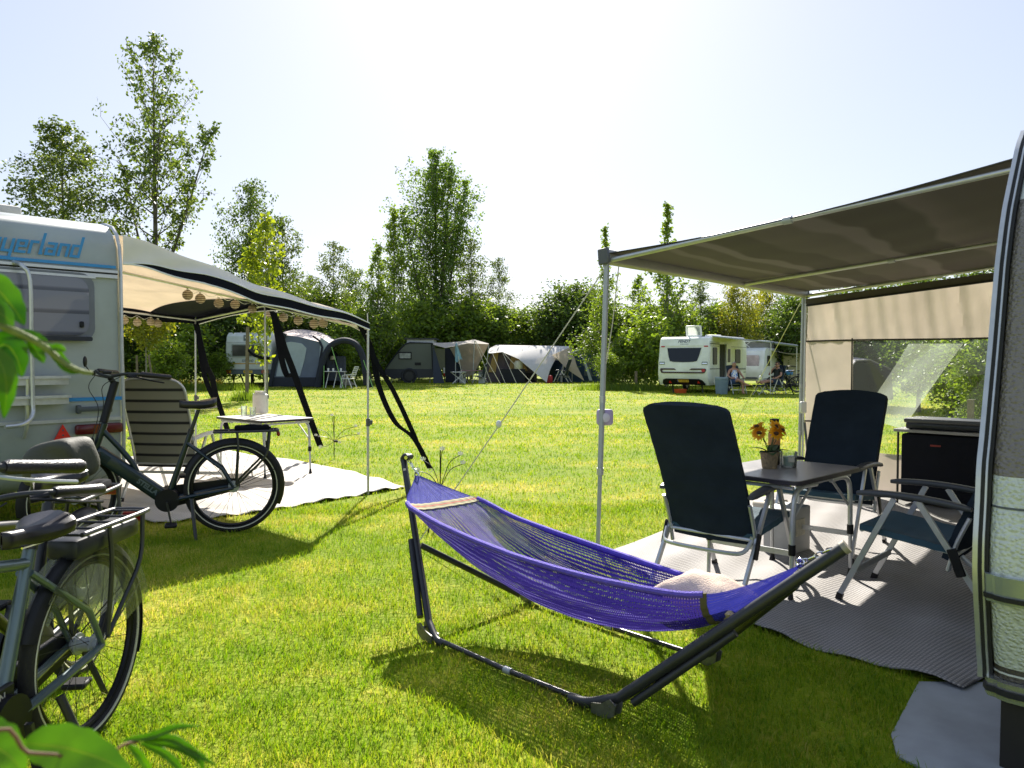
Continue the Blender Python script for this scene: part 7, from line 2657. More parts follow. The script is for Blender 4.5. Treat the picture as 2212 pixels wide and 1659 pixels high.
def person(label, J, top_m, pants_m, hair_m, sleeves, glasses=False, sandal=None, longhair=False):
    """J: joint positions (x right, y forward, z up), seated"""
    t = thing("person", label, "person")
    rad = dict(pelvis=(0.15, 0.12), waist=(0.14, 0.11), chest=(0.155, 0.11), neckb=(0.075, 0.07), neck=(0.055, 0.055), skull=(0.062, 0.068), crown=(0.06, 0.066))
    E = [("pelvis", "waist"), ("waist", "chest"), ("chest", "neckb"), ("neckb", "neck"), ("neck", "skull"), ("skull", "crown")]
    for s in ("l", "r"):
        E += [("neckb", s + "sh"), (s + "sh", s + "el"), (s + "el", s + "wr"), (s + "wr", s + "pm"), ("pelvis", s + "hip"), (s + "hip", s + "kn"), (s + "kn", s + "an"), (s + "an", s + "he"), (s + "an", s + "to")]
        rad.update({s + "sh": 0.06, s + "el": 0.043, s + "wr": 0.03, s + "pm": (0.038, 0.018), s + "hip": 0.092, s + "kn": 0.062, s + "an": 0.042, s + "he": 0.038, s + "to": 0.03})
        w, p = J[s + "wr"], J[s + "pm"]
        d = (p - w).normalized()
        sx = d.cross(V(0, 0, 1))
        if sx.length < 0.2: sx = V(1, 0, 0)
        sx.normalize()
        dn = sx.cross(d)
        for k in range(4):
            o_ = (k - 1.5) * 0.019
            l_ = (0.07, 0.08, 0.075, 0.058)[k]
            a, b_, c_ = f"{s}f{k}a", f"{s}f{k}b", f"{s}f{k}c"
            J[a] = p + sx * o_ + d * 0.022
            J[b_] = J[a] + d * l_ * 0.5 - dn * 0.004
            J[c_] = J[b_] + d * l_ * 0.38 - dn * 0.02
            rad.update({a: 0.0105, b_: 0.0095, c_: 0.008})
            E += [(s + "pm", a), (a, b_), (b_, c_)]
        ta, tb_ = s + "ta", s + "tb"
        sg = -1 if s == "l" else 1
        J[ta] = w.lerp(p, 0.5) - sx * sg * 0.035 + d * 0.02
        J[tb_] = J[ta] + d * 0.035 - sx * sg * 0.012
        rad.update({ta: 0.012, tb_: 0.009})
        E += [(s + "pm", ta), (ta, tb_)]
    order = ["pelvis"] + [k for k in J if k != "pelvis"]
    Jo = {k: J[k] for k in order}
    skin_mesh("body", Jo, E, rad, skin, t, 2)
    # clothing as slightly wider shells
    cj = {k: J[k] for k in ("pelvis", "waist", "chest", "neckb", "lsh", "rsh")}
    cr = dict(pelvis=(0.165, 0.135), waist=(0.155, 0.125), chest=(0.17, 0.125), neckb=(0.085, 0.08), lsh=0.07, rsh=0.07)
    ce = [("pelvis", "waist"), ("waist", "chest"), ("chest", "neckb"), ("neckb", "lsh"), ("neckb", "rsh")]
    if sleeves:
        for s in ("l", "r"):
            cj[s + "ue"] = J[s + "sh"].lerp(J[s + "el"], 0.6)
            cr[s + "ue"] = 0.062
            ce.append((s + "sh", s + "ue"))
    else:
        cr["lsh"] = cr["rsh"] = 0.05
        for s in ("l", "r"): cj[s + "sh"] = J["neckb"].lerp(J[s + "sh"], 0.72)
    skin_mesh("shirt", cj, ce, cr, top_m, t, 1)
    pj = {"pelvis": J["pelvis"] - V(0, 0, 0.01)}
    pr = {"pelvis": (0.172, 0.14)}
    pe = []
    for s in ("l", "r"):
        pj[s + "hip"] = J[s + "hip"]
        pj[s + "th"] = J[s + "hip"].lerp(J[s + "kn"], 0.68)
        pr[s + "hip"], pr[s + "th"] = 0.112, 0.095
        pe += [("pelvis", s + "hip"), (s + "hip", s + "th")]
    skin_mesh("shorts", pj, pe, pr, pants_m, t, 1)
    # head: face, features, hair
    hc = (J["skull"] + J["crown"]) / 2
    fwd = J["fwd_dir"] if "fwd_dir" in J else V(0, 1, 0)
    hd_ = MB().sphere((0, 0, 0), 0.105, 18, 14, (0.76, 0.92, 1.12))
    nb = MB().sphere((0, 0.1, -0.01), 0.02, 8, 6, (0.7, 1, 1.3))
    q_ = fwd.to_track_quat('Y', 'Z').to_matrix()
    hd_.v = [hc + q_ @ p for p in hd_.v]
    for p in nb.v: pass
    hd_.add([hc + q_ @ p for p in nb.v], nb.f)
    for sx in (-1, 1):
        ear = MB().sphere((sx * 0.082, -0.005, -0.005), 0.024, 8, 6, (0.4, 0.8, 1.2))
        hd_.add([hc + q_ @ p for p in ear.v], ear.f)
    ho = hd_.build("head", skin, t)
    hr = MB().sphere((0, 0, 0), 0.112, 18, 14, (0.80, 0.95, 1.12))
    hv = []
    for p in hr.v:
        z, y = p.z, p.y
        lim = 0.035 + (0.05 if y > 0.03 else (-0.10 if longhair else -0.06))
        hv.append(hc + q_ @ V(p.x, p.y - 0.008, max(z, lim if y > 0.03 else lim) + 0.006))
    MB().add(hv, hr.f).build("hair", hair_m, ho)
    for sx in (-1, 1):
        e = MB().sphere((sx * 0.032, 0.090, 0.008), 0.011, 8, 6)
        MB().add([hc + q_ @ p for p in e.v], e.f).build("eye", dkgrey_paint, ho)
    mo = MB().rbox((0, 0.092, -0.052), (0.045, 0.012, 0.01), 0.003, 1)
    MB().add([hc + q_ @ p for p in mo.v], mo.f).build("mouth", M("lips", (0.3, 0.1, 0.08), 0.5) if "lips" not in MATS else MATS["lips"], ho)
    if glasses:
        g = MB()
        for sx in (-1, 1): g.rbox((sx * 0.035, 0.098, 0.01), (0.055, 0.012, 0.036), 0.005, 1).bar((sx * 0.065, 0.09, 0.015), (sx * 0.085, 0.0, 0.012), 0.006, 0.008)
        g.box((0, 0.1, 0.014), (0.02, 0.008, 0.008))
        MB().add([hc + q_ @ p for p in g.v], g.f).build("sunglasses", black_pl, ho)
    if sandal:
        for s in ("l", "r"):
            d = (J[s + "to"] - J[s + "he"])
            MB().bar(J[s + "he"] - V(0, 0, 0.035) - d.normalized() * 0.03, J[s + "to"] - V(0, 0, 0.03) + d.normalized() * 0.03, 0.085, 0.025).build("shoe_sole", sandal, t)
    return t


def seated(lean=0.25, knee=0.50, legx=0.12, arms=None, legs=None):
    J = dict(pelvis=V(0, -0.08, 0.53), waist=V(0, -0.14, 0.70), chest=V(0, -0.20, 0.90), neckb=V(0, -0.235, 1.06), neck=V(0, -0.23, 1.14), skull=V(0, -0.20, 1.20), crown=V(0, -0.205, 1.29))
    for s, sg in (("l", -1), ("r", 1)):
        J[s + "sh"] = V(sg * 0.19, -0.22, 1.02)
        J[s + "hip"] = V(sg * 0.10, -0.03, 0.52)
    J.update(arms)
    J.update(legs)
    return J


floral = nodes("floral_vest")
m, nt, out = floral
tc = N(nt, "TexCoord")
vo = N(nt, "TexVoronoi", i_Scale=15.0)
nt.links.new(tc.outputs["Object"], vo.inputs["Vector"])
c = ramp(nt, vo.outputs["Distance"], [(0.25, (0.10, 0.22, 0.6)), (0.4, (0.25, 0.4, 0.7)), (0.5, (0.75, 0.77, 0.8))])
b = N(nt, "BsdfPrincipled", i_Roughness=0.8)
nt.links.new(c, b.inputs["Base Color"])
nt.links.new(b.outputs[0], out.inputs[0])
floral = m
blue_sh = M("blue_shorts", (0.05, 0.10, 0.22), 0.8, var=0.15)
green_sh = M("dark_green_shirt", (0.022, 0.028, 0.022), 0.85, var=0.2)
cross = dict(larms=1)
J1 = seated(arms=dict(lel=V(-0.30, -0.10, 0.80), lwr=V(-0.27, 0.14, 0.70), lpm=V(-0.25, 0.20, 0.695), rel=V(0.31, -0.12, 0.80), rwr=V(0.30, 0.12, 0.70), rpm=V(0.29, 0.185, 0.695)),
            legs=dict(lkn=V(-0.13, 0.40, 0.56), rkn=V(0.06, 0.42, 0.62), lan=V(-0.10, 0.46, 0.12), lhe=V(-0.10, 0.41, 0.05), lto=V(-0.11, 0.60, 0.045), ran=V(-0.20, 0.60, 0.42), rhe=V(-0.20, 0.57, 0.36), rto=V(-0.30, 0.70, 0.40)))
p1c, p1rz = V(px2(1590, 32.5), 32.5, 0), R(180 + 8)
p1 = person("seated person in a blue and white flowered sleeveless top with legs crossed, short grey hair", J1, floral, blue_sh, grey_hair, False)
p1.location, p1.rotation_euler = p1c, (0, 0, p1rz)
J2 = seated(arms=dict(rel=V(0.26, 0.02, 0.82), rwr=V(0.05, 0.02, 1.08), rpm=V(0.02, -0.05, 1.135), lel=V(-0.30, -0.08, 0.80), lwr=V(-0.26, 0.16, 0.70), lpm=V(-0.25, 0.23, 0.69)),
            legs=dict(lkn=V(-0.12, 0.42, 0.58), rkn=V(0.12, 0.40, 0.57), lan=V(-0.10, 0.84, 0.50), lhe=V(-0.10, 0.86, 0.45), lto=V(-0.11, 0.90, 0.60), ran=V(0.10, 0.84, 0.50), rhe=V(0.10, 0.86, 0.45), rto=V(0.11, 0.90, 0.60)))
# hand at the chin, legs stretched out to a stool
p2c, p2rz = V(px2(1672, 32.3), 32.3, 0), R(180 - 62)
p2 = person("seated person in dark shirt and sunglasses resting chin on hand, legs up on a stool", J2, green_sh, M("denim_shorts", (0.035, 0.06, 0.12), 0.8, var=0.15), brown_hair, True, True)
p2.location, p2.rotation_euler = p2c, (0, 0, p2rz)
FCG = "dark folding chairs the seated couple use"
c1 = make_chair("camping_chair", "dark blue folding chair under the person in the flowered top", "chair", M("far_navy_padding", (0.02, 0.035, 0.055), 0.85, var=0.3, vscale=14), MATS["far_navy_padding"], arm_pl, alu, h=1.22, rec=0.28, group=FCG)
c1.location, c1.rotation_euler = p1c, (0, 0, p1rz)
copy_tree(c1, p2c, p2rz, "dark blue folding chair under the person in sunglasses", FCG)
# folding stool under the feet
q = p2c + Matrix.Rotation(p2rz, 3, 'Z') @ V(0, 0.84, 0)
o = thing("folding_stool", "small folding stool under the feet of the person in sunglasses", "stool", q, p2rz)
MB().rbox((0, 0, 0.40), (0.42, 0.36, 0.04), 0.012, 1).build("stool_seat", MATS["far_navy_padding"], o)
for sx in (-1, 1):
    MB().bar((sx * 0.19, -0.2, 0.0), (sx * 0.19, 0.17, 0.39), 0.02, 0.02).build("leg", alu, o)
    MB().bar((sx * 0.17, 0.2, 0.0), (sx * 0.17, -0.17, 0.39), 0.02, 0.02).build("leg", alu, o)
# two bicycles on the right under the awning
fb = bike("bicycle", "dark bicycle with red light parked behind the person in sunglasses", "bicycle", dark_fr, True, False, R(20), "bicycles parked at the white lettered caravan", simple=True)
fb.location, fb.rotation_euler = (px2(1722, 34.5), 34.5, 0), (0, 0, R(178))
copy_tree(fb, (px2(1742, 35.3), 35.3, 0), R(168), "dark bicycle with blue bag beside the beige wall pole", "bicycles parked at the white lettered caravan")
q = V(px2(1705, 35.0), 35.0, 0.88)
o = solo(MB().rbox(q, (0.3, 0.2, 0.22), 0.05, 2), "bicycle_bag", M("bright_blue_bag", (0.04, 0.2, 0.5), 0.6), "small bright blue bag on the far parked bicycle", "bag", q)

# ---------------------------------------------------------------- white caravan with yellow stripe and blue grey porch tent (left)
D1 = 41.5
se = V(-1, -0.02, 0).normalized()
SO1 = V(px2(588, D1), D1, 0)
sp_ = [(0.12, 0.72), (0.0, 0.85), (-0.02, 1.2), (0.0, 1.7), (0.05, 2.4), (0.16, 2.75), (0.45, 2.95), (5.0, 2.95), (5.4, 2.6), (5.5, 1.5), (5.3, 0.72)]
sc_, sg_ = cara("touring_caravan", "white caravan with a yellow ochre stripe and brown rear window, blue grey tent attached", SO1, se, 2.5, 5.5, sp_, cara_paint("caravan_white_enamel", (0.62, 0.66, 0.63)))
sn_ = -sg_
W2 = 2.5
def srear(name, u0, u1, z0, z1, mat, d=0.02, poly=None, r=0.05, parent=None, off=0.022):
    return panel(sc_, name, SO1 + se * W2, -se, u0, u1, z0, z1, sn_, mat, d, r, off, parent, poly)


rw2 = srear("window_frame", 0.35, 1.95, 1.62, 2.32, MATS["pale_grey_recess"], 0.02)
srear("rear_window", 0.40, 1.88, 1.68, 2.26, M("brown_tinted_glass", (0.06, 0.06, 0.055), 0.12), 0.012, parent=rw2, off=0.044)
srear("stripe", 0.04, 2.44, 1.24, 1.30, M("ochre_stripe", (0.55, 0.33, 0.08), 0.5), 0.006, r=0.005)
srear("joint_line", 0.04, 2.44, 2.40, 2.425, alu_dull, 0.006, r=0.005)
srear("joint_line", 0.04, 2.44, 0.96, 0.99, alu_dull, 0.006, r=0.005)
bm2 = srear("bumper", 0.0, 2.5, 0.70, 0.95, M("grey_bumper", (0.09, 0.12, 0.13), 0.5), 0.06, off=0.0)
for u0, u1, mt in ((0.05, 0.22, red_lens), (0.22, 0.32, amber), (1.95, 2.2, red_lens), (2.2, 2.32, amber)):
    srear("lamp", u0, u1, 0.74, 0.92, mt, 0.02, parent=bm2, off=0.062)
np2 = srear("number_plate", 0.98, 1.46, 0.76, 0.90, yellow_plate, 0.012, r=0.01, off=0.062)
text("WS-24-LK", 0.11, basis(SO1 + se * (W2 - 1.22) + V(0, 0, 0.83) + sn_ * 0.08, -se, V(0, 0, 1), sn_), black_pl, "plate_text", np2, width=0.40)
text("SÜDWIND", 0.17, basis(SO1 + se * (W2 - 1.2) + V(0, 0, 1.42) + sn_ * 0.03, -se, V(0, 0, 1), sn_), M("grey_blue_lettering", (0.12, 0.15, 0.17), 0.5), "lettering", sc_, bold=0.003, shear=0.15, width=0.62)
# small square emblem: abstract swallow-like mark in a box
em = srear("emblem", 0.97, 1.22, 2.50, 2.80, MATS["grey_blue_lettering"], 0.008, r=0.01, off=-0.05)
srear("emblem_mark", 1.00, 1.19, 2.58, 2.78, fpaint, 0.006, [(-0.09, 0.02), (-0.02, 0.03), (0.04, 0.09), (0.09, 0.08), (0.03, 0.01), (0.08, -0.06), (0.0, -0.03), (-0.06, -0.09), (-0.03, -0.01)], parent=em, off=-0.04)
MB().tube([SO1 + se * 1.9 + sg_ * 0.5 + V(0, 0, 0.75), SO1 + se * 1.55 + sg_ * 0.3 + V(0, 0, 0)], 0.04, 6).tube([SO1 + se * 0.3 + sg_ * 0.5 + V(0, 0, 0.75), SO1 + se * 0.1 + sg_ * 0.3 + V(0, 0, 0)], 0.04, 6).build("corner_steady", black_steel, sc_)
road_wheel(sc_, SO1 + se * 0.2 + sg_ * 2.8 + V(0, 0, 0.36), se, 0.36)
MB().rbox(SO1 + se * 0.7 + sg_ * 1.4 + V(0, 0, 3.0), (0.7, 0.5, 0.12), 0.04, 2).build("roof_hatch", white_pl, sc_)
# porch tent: side wall facing us, sloping roof, arched porch
tt = wthing("porch_tent", "blue grey inflatable porch tent with pale pink roof and dark arched front", "tent", V(px2(690, 41), 41, 0))
tb_m = M("blue_grey_tent_cloth", (0.12, 0.145, 0.21), 0.8, var=0.1, vscale=2)
tdk = M("navy_tent_cloth", (0.018, 0.022, 0.036), 0.8, var=0.2)
tlt = M("pale_blue_panel", (0.36, 0.42, 0.46), 0.75, var=0.08)
tpk = M("pink_cream_roof", (0.62, 0.52, 0.49), 0.8, var=0.06, tl=0.15)
Yt = 40.8
def Q(x, y, Y=None): return P(x, y, Y or Yt)
def sheet(name, pts, mat, parent, th=0.02, n=8):
    """quad patch through four corners (a b c d), slightly bulged"""
    a, b_, c, d = pts
    nn = (b_ - a).cross(d - a).normalized()
    return MB().grid(lambda u, v: a.lerp(b_, u).lerp(d.lerp(c, u), v) + nn * 0.05 * math.sin(PI * u) * math.sin(PI * v), n, n, th).build(name, mat, parent)


# side wall outline polygon in pixels, extruded back
def wallpoly(name, pix, mat, parent, Y, th=0.03):
    b = MB()
    n_ = len(pix)
    for yy in (Y, Y + th):
        b.v += [P(x, y, yy) for x, y in pix] if yy == Y else [P(x, y, Y) + V(0, th, 0) for x, y in pix]
    b.f = [list(range(n_)), [2 * n_ - 1 - j for j in range(n_)]] + [[j, n_ + j, n_ + (j + 1) % n_, (j + 1) % n_] for j in range(n_)]
    b.m = [0] * len(b.f)
    return b.build(name, mat, parent)


sw_ = wallpoly("side_wall", [(583, 834), (592, 790), (606, 740), (620, 724), (645, 727), (688, 738), (716, 746), (700, 776), (692, 834)], tb_m, tt, Yt)
wallpoly("skirt", [(583, 835), (585, 815), (694, 815), (692, 835)], tdk, sw_, Yt - 0.03)
wp_ = wallpoly("clear_panel", [(596, 813), (604, 770), (614, 741), (628, 738), (652, 742), (662, 752), (658, 775), (648, 812)], tlt, sw_, Yt - 0.03)
fr2 = MB().tube([P(x, y, Yt - 0.06) for x, y in [(596, 813), (604, 770), (614, 741), (628, 738), (650, 741), (662, 748), (664, 760), (658, 785), (648, 812)]], 0.10, 6).build("panel_frame", tdk, wp_)
wallpoly("pale_gusset", [(692, 728), (716, 744), (704, 768), (694, 800), (690, 770)], tlt, sw_, Yt - 0.025)
MB().tube([P(x, y, Yt - 0.07) for x, y in [(583, 834), (592, 790), (604, 745), (616, 720)]], 0.12, 6).build("arch_tube", tdk, sw_)
MB().tube([P(x, y, Yt - 0.07) for x, y in [(676, 726), (690, 736), (696, 750), (692, 775), (688, 800)]], 0.06, 6).build("arch_tube", tdk, sw_)
MB().tube(smoothpts([P(x, y, Yt - 0.1) for x, y in [(686, 836), (692, 800), (702, 768), (716, 746), (738, 736), (760, 739), (775, 752), (786, 780), (792, 832)]], 4), 0.17, 8).build("porch_arch", tdk, tt)
MB().grid(lambda u, v: smoothpts([P(x, y, Yt) for x, y in [(602, 742), (614, 726), (645, 728), (690, 739), (716, 747)]], 3)[min(12, int(u * 12))].lerp(smoothpts([P(x, y, Yt + 4.0) for x, y in [(604, 722), (622, 714), (655, 712), (694, 719), (732, 735)]], 3)[min(12, int(u * 12))], v), 12, 6, 0.03).build("roof", tpk, tt)
MB().grid(lambda u, v: smoothpts([P(x, y, Yt - 0.1) for x, y in [(700, 765), (716, 744), (738, 734), (760, 737), (778, 752)]], 3)[min(12, int(u * 12))].lerp(smoothpts([P(x, y, Yt + 3.0) for x, y in [(700, 765), (716, 744), (738, 738), (756, 742), (772, 754)]], 3)[min(12, int(u * 12))], v), 12, 6, 0.03).build("porch_roof", tdk, tt)
wallpoly("inner_wall", [(690, 832), (698, 775), (712, 752), (728, 762), (738, 785), (750, 815), (762, 832)], M("dark_tent_interior", (0.02, 0.022, 0.028), 0.9), tt, Yt + 1.6)
wallpoly("fly_curtain", [(719, 762), (728, 775), (742, 802), (758, 824), (770, 832), (738, 832), (726, 800)], M("pale_mesh_curtain", (0.4, 0.36, 0.33), 0.8, tl=0.4), tt, Yt + 0.8)
wallpoly("porch_flap", [(786, 780), (798, 800), (806, 836), (792, 838)], tdk, tt, Yt)
wallpoly("porch_lining", [(762, 742), (774, 752), (785, 778), (786, 790), (778, 770), (768, 752)], M("cream_lining", (0.6, 0.55, 0.45), 0.8, tl=0.4), tt, Yt + 0.2)
lime = M("lime_cord", (0.25, 0.5, 0.12), 0.7)
for a, c, lb in (((716, 748), (742, 842), "lime guy line in front of the porch opening of the blue grey tent"), ((784, 775), (806, 842), "lime guy line right of the porch arch of the blue grey tent"), ((700, 790), (699, 836), "upright lime cord at the porch entrance of the blue grey tent")):
    qa, qc = P(*a, Yt - 0.2), P(*c, Yt - 1.2)
    qc.z = 0.0
    solo(MB().tube([qa, qc], 0.02, 5), "guy_line", lime, lb, "rope", qc, "lime guy lines of the porch tent")
# table, chair, lamp in the porch
q = V(px2(725, 40.4), 40.4, 0)
o = thing("folding_table", "small folding table with cups in the porch of the blue grey tent", "table", q)
MB().rbox((0, 0, 0.86), (1.05, 0.6, 0.04), 0.01, 1).build("tabletop", tapl, o)
for sx in (-0.42, 0.0, 0.42):
    MB().bar((sx - 0.06, -0.25, 0), (sx + 0.02, 0.25, 0.84), 0.03, 0.03).build("leg", white_pl, o)
for k, (dx, lb) in enumerate(((-0.36, "cup at the left of the porch table"), (-0.1, "cup in the middle of the porch table"), (0.30, "cup at the right of the porch table"))):
    cu = thing("cup", lb, "cup", q + V(dx, -0.1, 0.88), 0, "cups on the porch table")
    MB().lathe([(0.0001, 0), (0.045, 0), (0.055, 0.15), (0.045, 0.15), (0.04, 0.02), (0.0001, 0.02)], (0, 0, 0), 12).build("cup_body", white_pl, cu)
o = thing("table_lamp", "small table lamp with pale shade inside the dark tent porch", "lamp", P(719, 775, 41.6))
MB().lathe([(0.16, -0.05), (0.11, 0.15)], (0, 0, 0), 16).build("lamp_shade", M("pale_shade", (0.55, 0.5, 0.4), 0.8), o)
MB().cyl((0, 0, -0.28), (0, 0, 0), 0.02, n=8).build("lamp_stem", black_steel, o)
o = solo(MB().rbox(P(726, 796, 41.8), (1.0, 0.4, 1.35), 0.03, 1), "cupboard", M("navy_cupboard", (0.05, 0.06, 0.09), 0.8), "dark blue cloth cupboard in the tent porch under the lamp", "cupboard", P(726, 796, 41.8))
o = thing("plastic_chair", "white slatted plastic garden chair on the grass right of the tent porch", "chair", (px2(752, 40.2), 40.2, 0), R(72))
MB().rbox((0, 0, 0.48), (0.48, 0.48, 0.04), 0.015, 1).build("seat", white_pl, o)
b = MB()
for k in range(6): b.box((0, -0.28 - 0.045 * k, 0.60 + 0.10 * k), (0.42, 0.02, 0.06))
b.box((-0.21, -0.38, 0.82), (0.03, 0.02, 0.62), Matrix.Rotation(R(24), 3, 'X')).box((0.21, -0.38, 0.82), (0.03, 0.02, 0.62), Matrix.Rotation(R(24), 3, 'X'))
b.build("backrest", white_pl, o)
for sx in (-1, 1):
    MB().bar((sx * 0.24, 0.2, 0.66), (sx * 0.26, -0.35, 0.72), 0.05, 0.03).build("armrest", white_pl, o)
    MB().bar((sx * 0.24, 0.2, 0.66), (sx * 0.26, 0.32, 0.0), 0.035, 0.035).build("leg", white_pl, o)
    MB().bar((sx * 0.24, -0.1, 0.6), (sx * 0.26, -0.36, 0.0), 0.035, 0.035).build("leg", white_pl, o)

# ---------------------------------------------------------------- green pop-top caravan with beige tarp
Dk = 50.0
khaki = M("khaki_green_panel", (0.11, 0.125, 0.095), 0.45, var=0.08, vscale=1.5)
kdark = M("dark_navy_panel", (0.022, 0.026, 0.036), 0.45, var=0.12)
kt_ = wthing("small_caravan", "compact khaki green caravan with navy lower half, big wheel and raised pop-up roof", "caravan", V(px2(885, Dk), Dk + 1, 0))


def kside(name, pix, mat, th, Y=Dk, parent=None):
    return wallpoly(name, pix, mat, parent or kt_, Y, th)


kside("body", [(832, 797), (852, 770), (868, 750), (876, 743), (886, 740), (932, 741), (935, 798)], khaki, 2.2)
kside("lower_body", [(831, 797), (935.5, 797), (935.5, 816), (846, 818), (832, 808)], kdark, 2.2, Dk - 0.01)
MB().tube([P(x, y, Dk - 0.03) for x, y in [(832, 797), (852, 770), (868, 750), (876, 743), (886, 740), (932, 741), (935, 797)]], 0.05, 6).build("edge_trim", kdark, kt_)
kw_ = kside("window_frame", [(861, 760), (889, 760), (889, 776), (861, 776)], black_pl, 0.05, Dk - 0.06)
kside("window_pane", [(863, 763), (887, 763), (887, 774), (863, 774)], M("curtained_pane", (0.35, 0.37, 0.33), 0.25, var=0.35, vscale=6), 0.01, Dk - 0.08, kw_)
kside("service_grille", [(896, 783), (909, 783), (909, 789), (896, 789)], black_pl, 0.03, Dk - 0.05)
pr_ = kside("pop_up_cloth", [(879, 733), (937, 733), (937, 741), (879, 741)], M("white_pop_up_cloth", (0.62, 0.63, 0.64), 0.8), 1.8, Dk + 0.2)
kside("pop_up_roof", [(873, 730.5), (942, 730.5), (943, 733.5), (872, 733)], kdark, 2.1, Dk + 0.05, pr_)
road_wheel(kt_, P(884, 812, Dk - 0.05), V(0, 1, 0), 0.42, 0.25, black_steel)
MB().torus(P(884, 812, Dk - 0.1), 0.46, 0.06, V(0, 1, 0), 24, 6, R(0), R(360)).build("wheel_arch", kdark, kt_)
MB().box(P(868, 820, Dk + 1.0), (0.3, 1.4, 0.12)).build("axle", black_steel, kt_)
for px in (846, 929):
    MB().tube([P(px, 816, Dk + 0.4), V(P(px - 2, 826, Dk).x, Dk + 0.4, 0)], 0.04, 6).build("corner_steady", alu_dull, kt_)
# rear doorway seen under the tarp
kside("rear_door", [(938, 752), (961, 754), (961, 797), (945, 797)], M("khaki_door", (0.16, 0.165, 0.10), 0.5), 0.06, Dk + 0.5)
lm2 = kside("rear_lamp", [(958, 794), (961, 794), (961, 806), (958, 806)], white_pl, 0.05, Dk + 0.3)
kside("rear_lamp_red", [(958, 806), (961, 806), (961, 812), (958, 812)], red_lens, 0.05, Dk + 0.3, lm2)
# tarp with its walls
tm_ = M("beige_tarp", (0.47, 0.40, 0.31), 0.85, var=0.08, tl=0.35)
tl2 = M("pale_beige_tarp", (0.60, 0.54, 0.46), 0.85, var=0.06, tl=0.25)
tp_ = wthing("tarp_awning", "beige tarp awning on poles attached to the green caravan, blue towel hung at its front", "awning", V(px2(985, 49.5), 49.5, 0))
tr0 = [P(935, 741, Dk), P(960, 741, 49.8), P(1000, 738, 49.6), P(1025, 734, 49.4), P(1056, 743, 49.2)]
tr1 = [P(936, 745, 48.6), P(962, 752, 48.3), P(985, 748, 48.2), P(1010, 742, 48.5), P(1055, 744, 49.0)]
MB().grid(lambda u, v: _lerp_list(tr0, u).lerp(_lerp_list(tr1, u), v), 24, 6, 0.02).build("tarp_roof", tl2, tp_)
wallpoly("tarp_wall", [(972, 752), (985, 748), (1024, 736), (1056, 744), (1040, 775), (1024, 808), (1008, 815), (990, 785)], tm_, tp_, 50.4)
wallpoly("navy_flap", [(935, 745), (942, 765), (952, 800), (960, 828), (936, 828)], M("navy_flap_cloth", (0.045, 0.055, 0.085), 0.8), tp_, 49.0)
wallpoly("navy_wall", [(961, 752), (972, 753), (990, 785), (1008, 818), (1010, 828), (962, 828)], tdk, tp_, 50.7)
for a, c in (((984, 752), (984, 826)), ((1025, 736), (1021, 826)), ((1056, 745), (1047, 826))):
    q0, q1 = P(*a, 48.6), P(*c, 48.6)
    q1.z = 0
    MB().tube([q1, q0], 0.03, 6).build("pole", alu_dull, tp_)
for a, c, lb in (((985, 750), (1003, 829), "pale guy line from the towel pole of the beige tarp"), ((1026, 736), (1062, 829), "pale guy line from the tall middle pole of the beige tarp"), ((1027, 736), (1081, 829), "outermost pale guy line from the tall middle pole of the beige tarp")):
    q0, q1 = P(*a, 48.5), P(*c, 47.5)
    q1.z = 0
    solo(MB().tube([q0, q1], 0.018, 5), "guy_line", rope_m, lb, "rope", q1, "guy lines of the beige tarp")
q = P(988, 762, 48.3)
solo(MB().grid(lambda u, v: P(983 + 4 * u + 12 * v * u, 743 + 36 * v + 4 * math.sin(u * 6), 48.3) + V(0, 0.05 * math.sin(u * 9), 0), 8, 8, 0.02), "towel", M("light_blue_towel", (0.25, 0.42, 0.5), 0.9), "light blue towel hanging from the front pole of the beige tarp", "towel", q)
o = thing("folding_table", "folding table with pinkish cloth under the beige tarp", "table", (px2(1020, 48.8), 48.8, 0))
MB().rbox((0, 0, 0.80), (1.5, 0.7, 0.05), 0.01, 1).build("tabletop", M("faded_pink_cloth", (0.3, 0.17, 0.18), 0.8), o)
for sx in (-0.6, 0.6): MB().bar((sx, 0, 0), (sx, 0, 0.78), 0.04, 0.4).build("leg", alu_dull, o)
FT = "camping chairs under the far tarps"
copy_tree(c1, (px2(1003, 49.0), 49.0, 0), R(-60), "grey backed chair left of the pink topped table under the beige tarp", FT)
copy_tree(c1, (px2(1037, 48.6), 48.6, 0), R(75), "grey backed chair right of the pink topped table under the beige tarp", FT)
o = thing("folding_stool", "small white folding stool with blue tub under the beige tarp", "stool", (px2(990, 48.0), 48.0, 0), 0.3)
MB().rbox((0, 0, 0.72), (0.9, 0.5, 0.04), 0.01, 1).build("stool_seat", white_pl, o)
for sx in (-1, 1):
    MB().bar((-0.42 * sx, -0.2, 0.0), (0.42 * sx, 0.2, 0.71), 0.04, 0.04).build("leg", white_pl, o)

